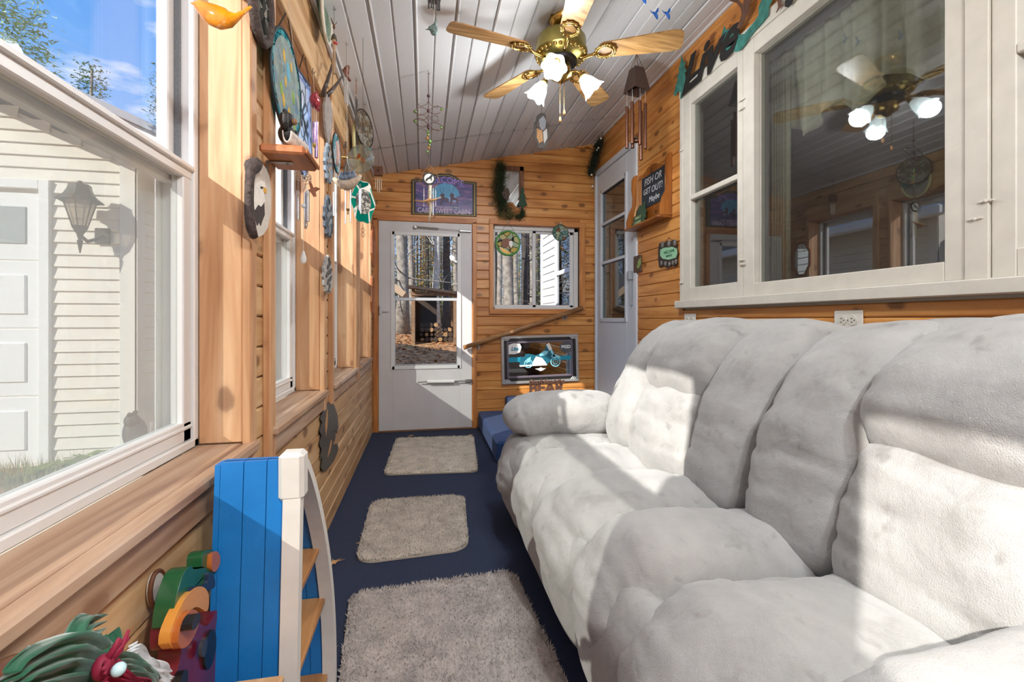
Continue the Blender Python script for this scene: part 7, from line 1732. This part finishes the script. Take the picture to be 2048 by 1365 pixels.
tilt_disc('wheel', 352, 1366, Xt+.036, 9, 20, .012, blkw)
# ribbon doll: green and red cloth bow with lace
gcl = mat('green_cloth', '#0f5a3c', .8, var=.3, vscale=20, sheen=.4); rcl = mat('red_cloth', '#861335', .7, var=.2, vscale=30); lace = mat('white_lace', '#d9dde0', .8, var=.2, vscale=60)
t = thing('ribbon_bow', 'large green and red cloth bow with white lace edge lying at the bottom left', 'bow', (-.34, .70, .405))
def cloth(pts_, w_, amp, m, name, seed, X=-.36, nn_=26, fold=5):
    """folded ribbon swept through picture-measured points on the bench"""
    P_ = spl([tuple(onx(u, v, X+dx)) for u, v, dx in pts_], 8); vs = []; fs = []; n_ = len(P_)
    for i, q in enumerate(P_):
        q = Vector(q); a = Vector(P_[max(0, i-1)]); b = Vector(P_[min(n_-1, i+1)]); tn = (b-a).normalized(); sd2 = tn.cross(Vector((1, 0, .3))).normalized(); up_ = sd2.cross(tn); ww = w_*(1 if not callable(w_) else 1)
        for j in range(nn_+1):
            s2 = j/nn_*2-1; f = amp*math.sin(s2*fold*3.14+seed+.6*math.sin(i*.25+seed)); vs.append(q+sd2*s2*ww*(.75+.35*math.sin(i/n_*3.14+.4*seed))+up_*(f+.006*noise.noise(q*30+Vector((j*.2, seed, 0)))))
    for i in range(n_-1):
        for j in range(nn_): a = i*(nn_+1)+j; fs.append((a, a+1, a+nn_+2, a+nn_+1))
    o = obj(name, MB().add(vs, fs), m, t, smooth=True); md = o.modifiers.new('thick', 'SOLIDIFY'); md.thickness = .0015; return o
cloth([(206, 1330, .03), (192, 1300, .02), (180, 1275, .01), (200, 1262, .0)], .026, .008, gcl, 'ribbon_loop', 1)
cloth([(205, 1335, .05), (160, 1325, .05), (110, 1335, .05), (60, 1352, .05), (35, 1372, .05)], .024, .008, gcl, 'ribbon_loop', 2)
cloth([(215, 1345, .06), (255, 1340, .06), (290, 1352, .06), (310, 1372, .05)], .014, .006, gcl, 'ribbon_tail', 4)
cloth([(215, 1350, .075), (240, 1362, .08), (268, 1368, .08), (300, 1376, .07)], .010, .004, rcl, 'ribbon_tail', 5)
cloth([(262, 1322, .02), (285, 1330, .02), (310, 1340, .02), (335, 1362, .02)], .018, .007, lace, 'lace_frill', 6, fold=9)
b = MB(); c = onx(206, 1335, -.29)
b.ball(c, (.008, .010, .011), 14, 10)
for k_ in range(6): b.tube([c, c+Vector((.008, .010*math.cos(k_*1.3), .010+.006*math.sin(k_*2))), c+Vector((.010, .020*math.cos(k_*1.3), .012+.010*math.sin(k_*1.7)))], [.004, .003, .0015], 6)
obj('knot', b, rcl, t, smooth=True); obj('bead', MB().ball(c+Vector((.016, -.006, .0)), .006, 10, 8), mat('ice_bead', '#bcdfe6', .2), t, smooth=True)
# round brown knob at the very corner
c = onx(20, 1362, -.42); t = thing('wooden_ball', 'round dark brown wooden finial at the bottom left corner', 'ornament', (c.x, c.y, .405))
obj('ball', MB().ball((c.x, c.y, c.z-.012), (.034, .034, .034), 20, 14), mat('dark_varnish', '#5a3218', .3, coat=.5), t, smooth=True)
obj('stand', MB().lathe([(.0, .405), (.024, .405), (.020, .415), (.009, .42), (.009, c.z-.03), (.0, c.z-.03)], (c.x, c.y, 0), 16), mat('dark_varnish', '#5a3218'), t, smooth=True)
# wooden oval plaque low on the left wall behind the toy
c = onx(308, 1180, -.474); t = thing('oval_wood_ornament', 'small dark rimmed oval wood slice on the wall behind the toy engine', 'plaque', (c.x, c.y, c.z-.03))
obj('face', MB().disc(c, .022, (0,1,.25), (0,-.25,1), .008, 24, .034), mat('slice_wood', '#cfc6ba'), t); obj('rim', MB().ring(c+Vector((.006, 0, 0)), .022, (0,1,.25), (0,-.25,1), .004, 28, .034), brownw, t, smooth=True)
# strip moulding on the wall beside the boat
obj('corner_moulding', MB().bbox((LX-.002, 1.36, .0), (LX+.010, 1.39, .66), .003), pineZ, wall_l)
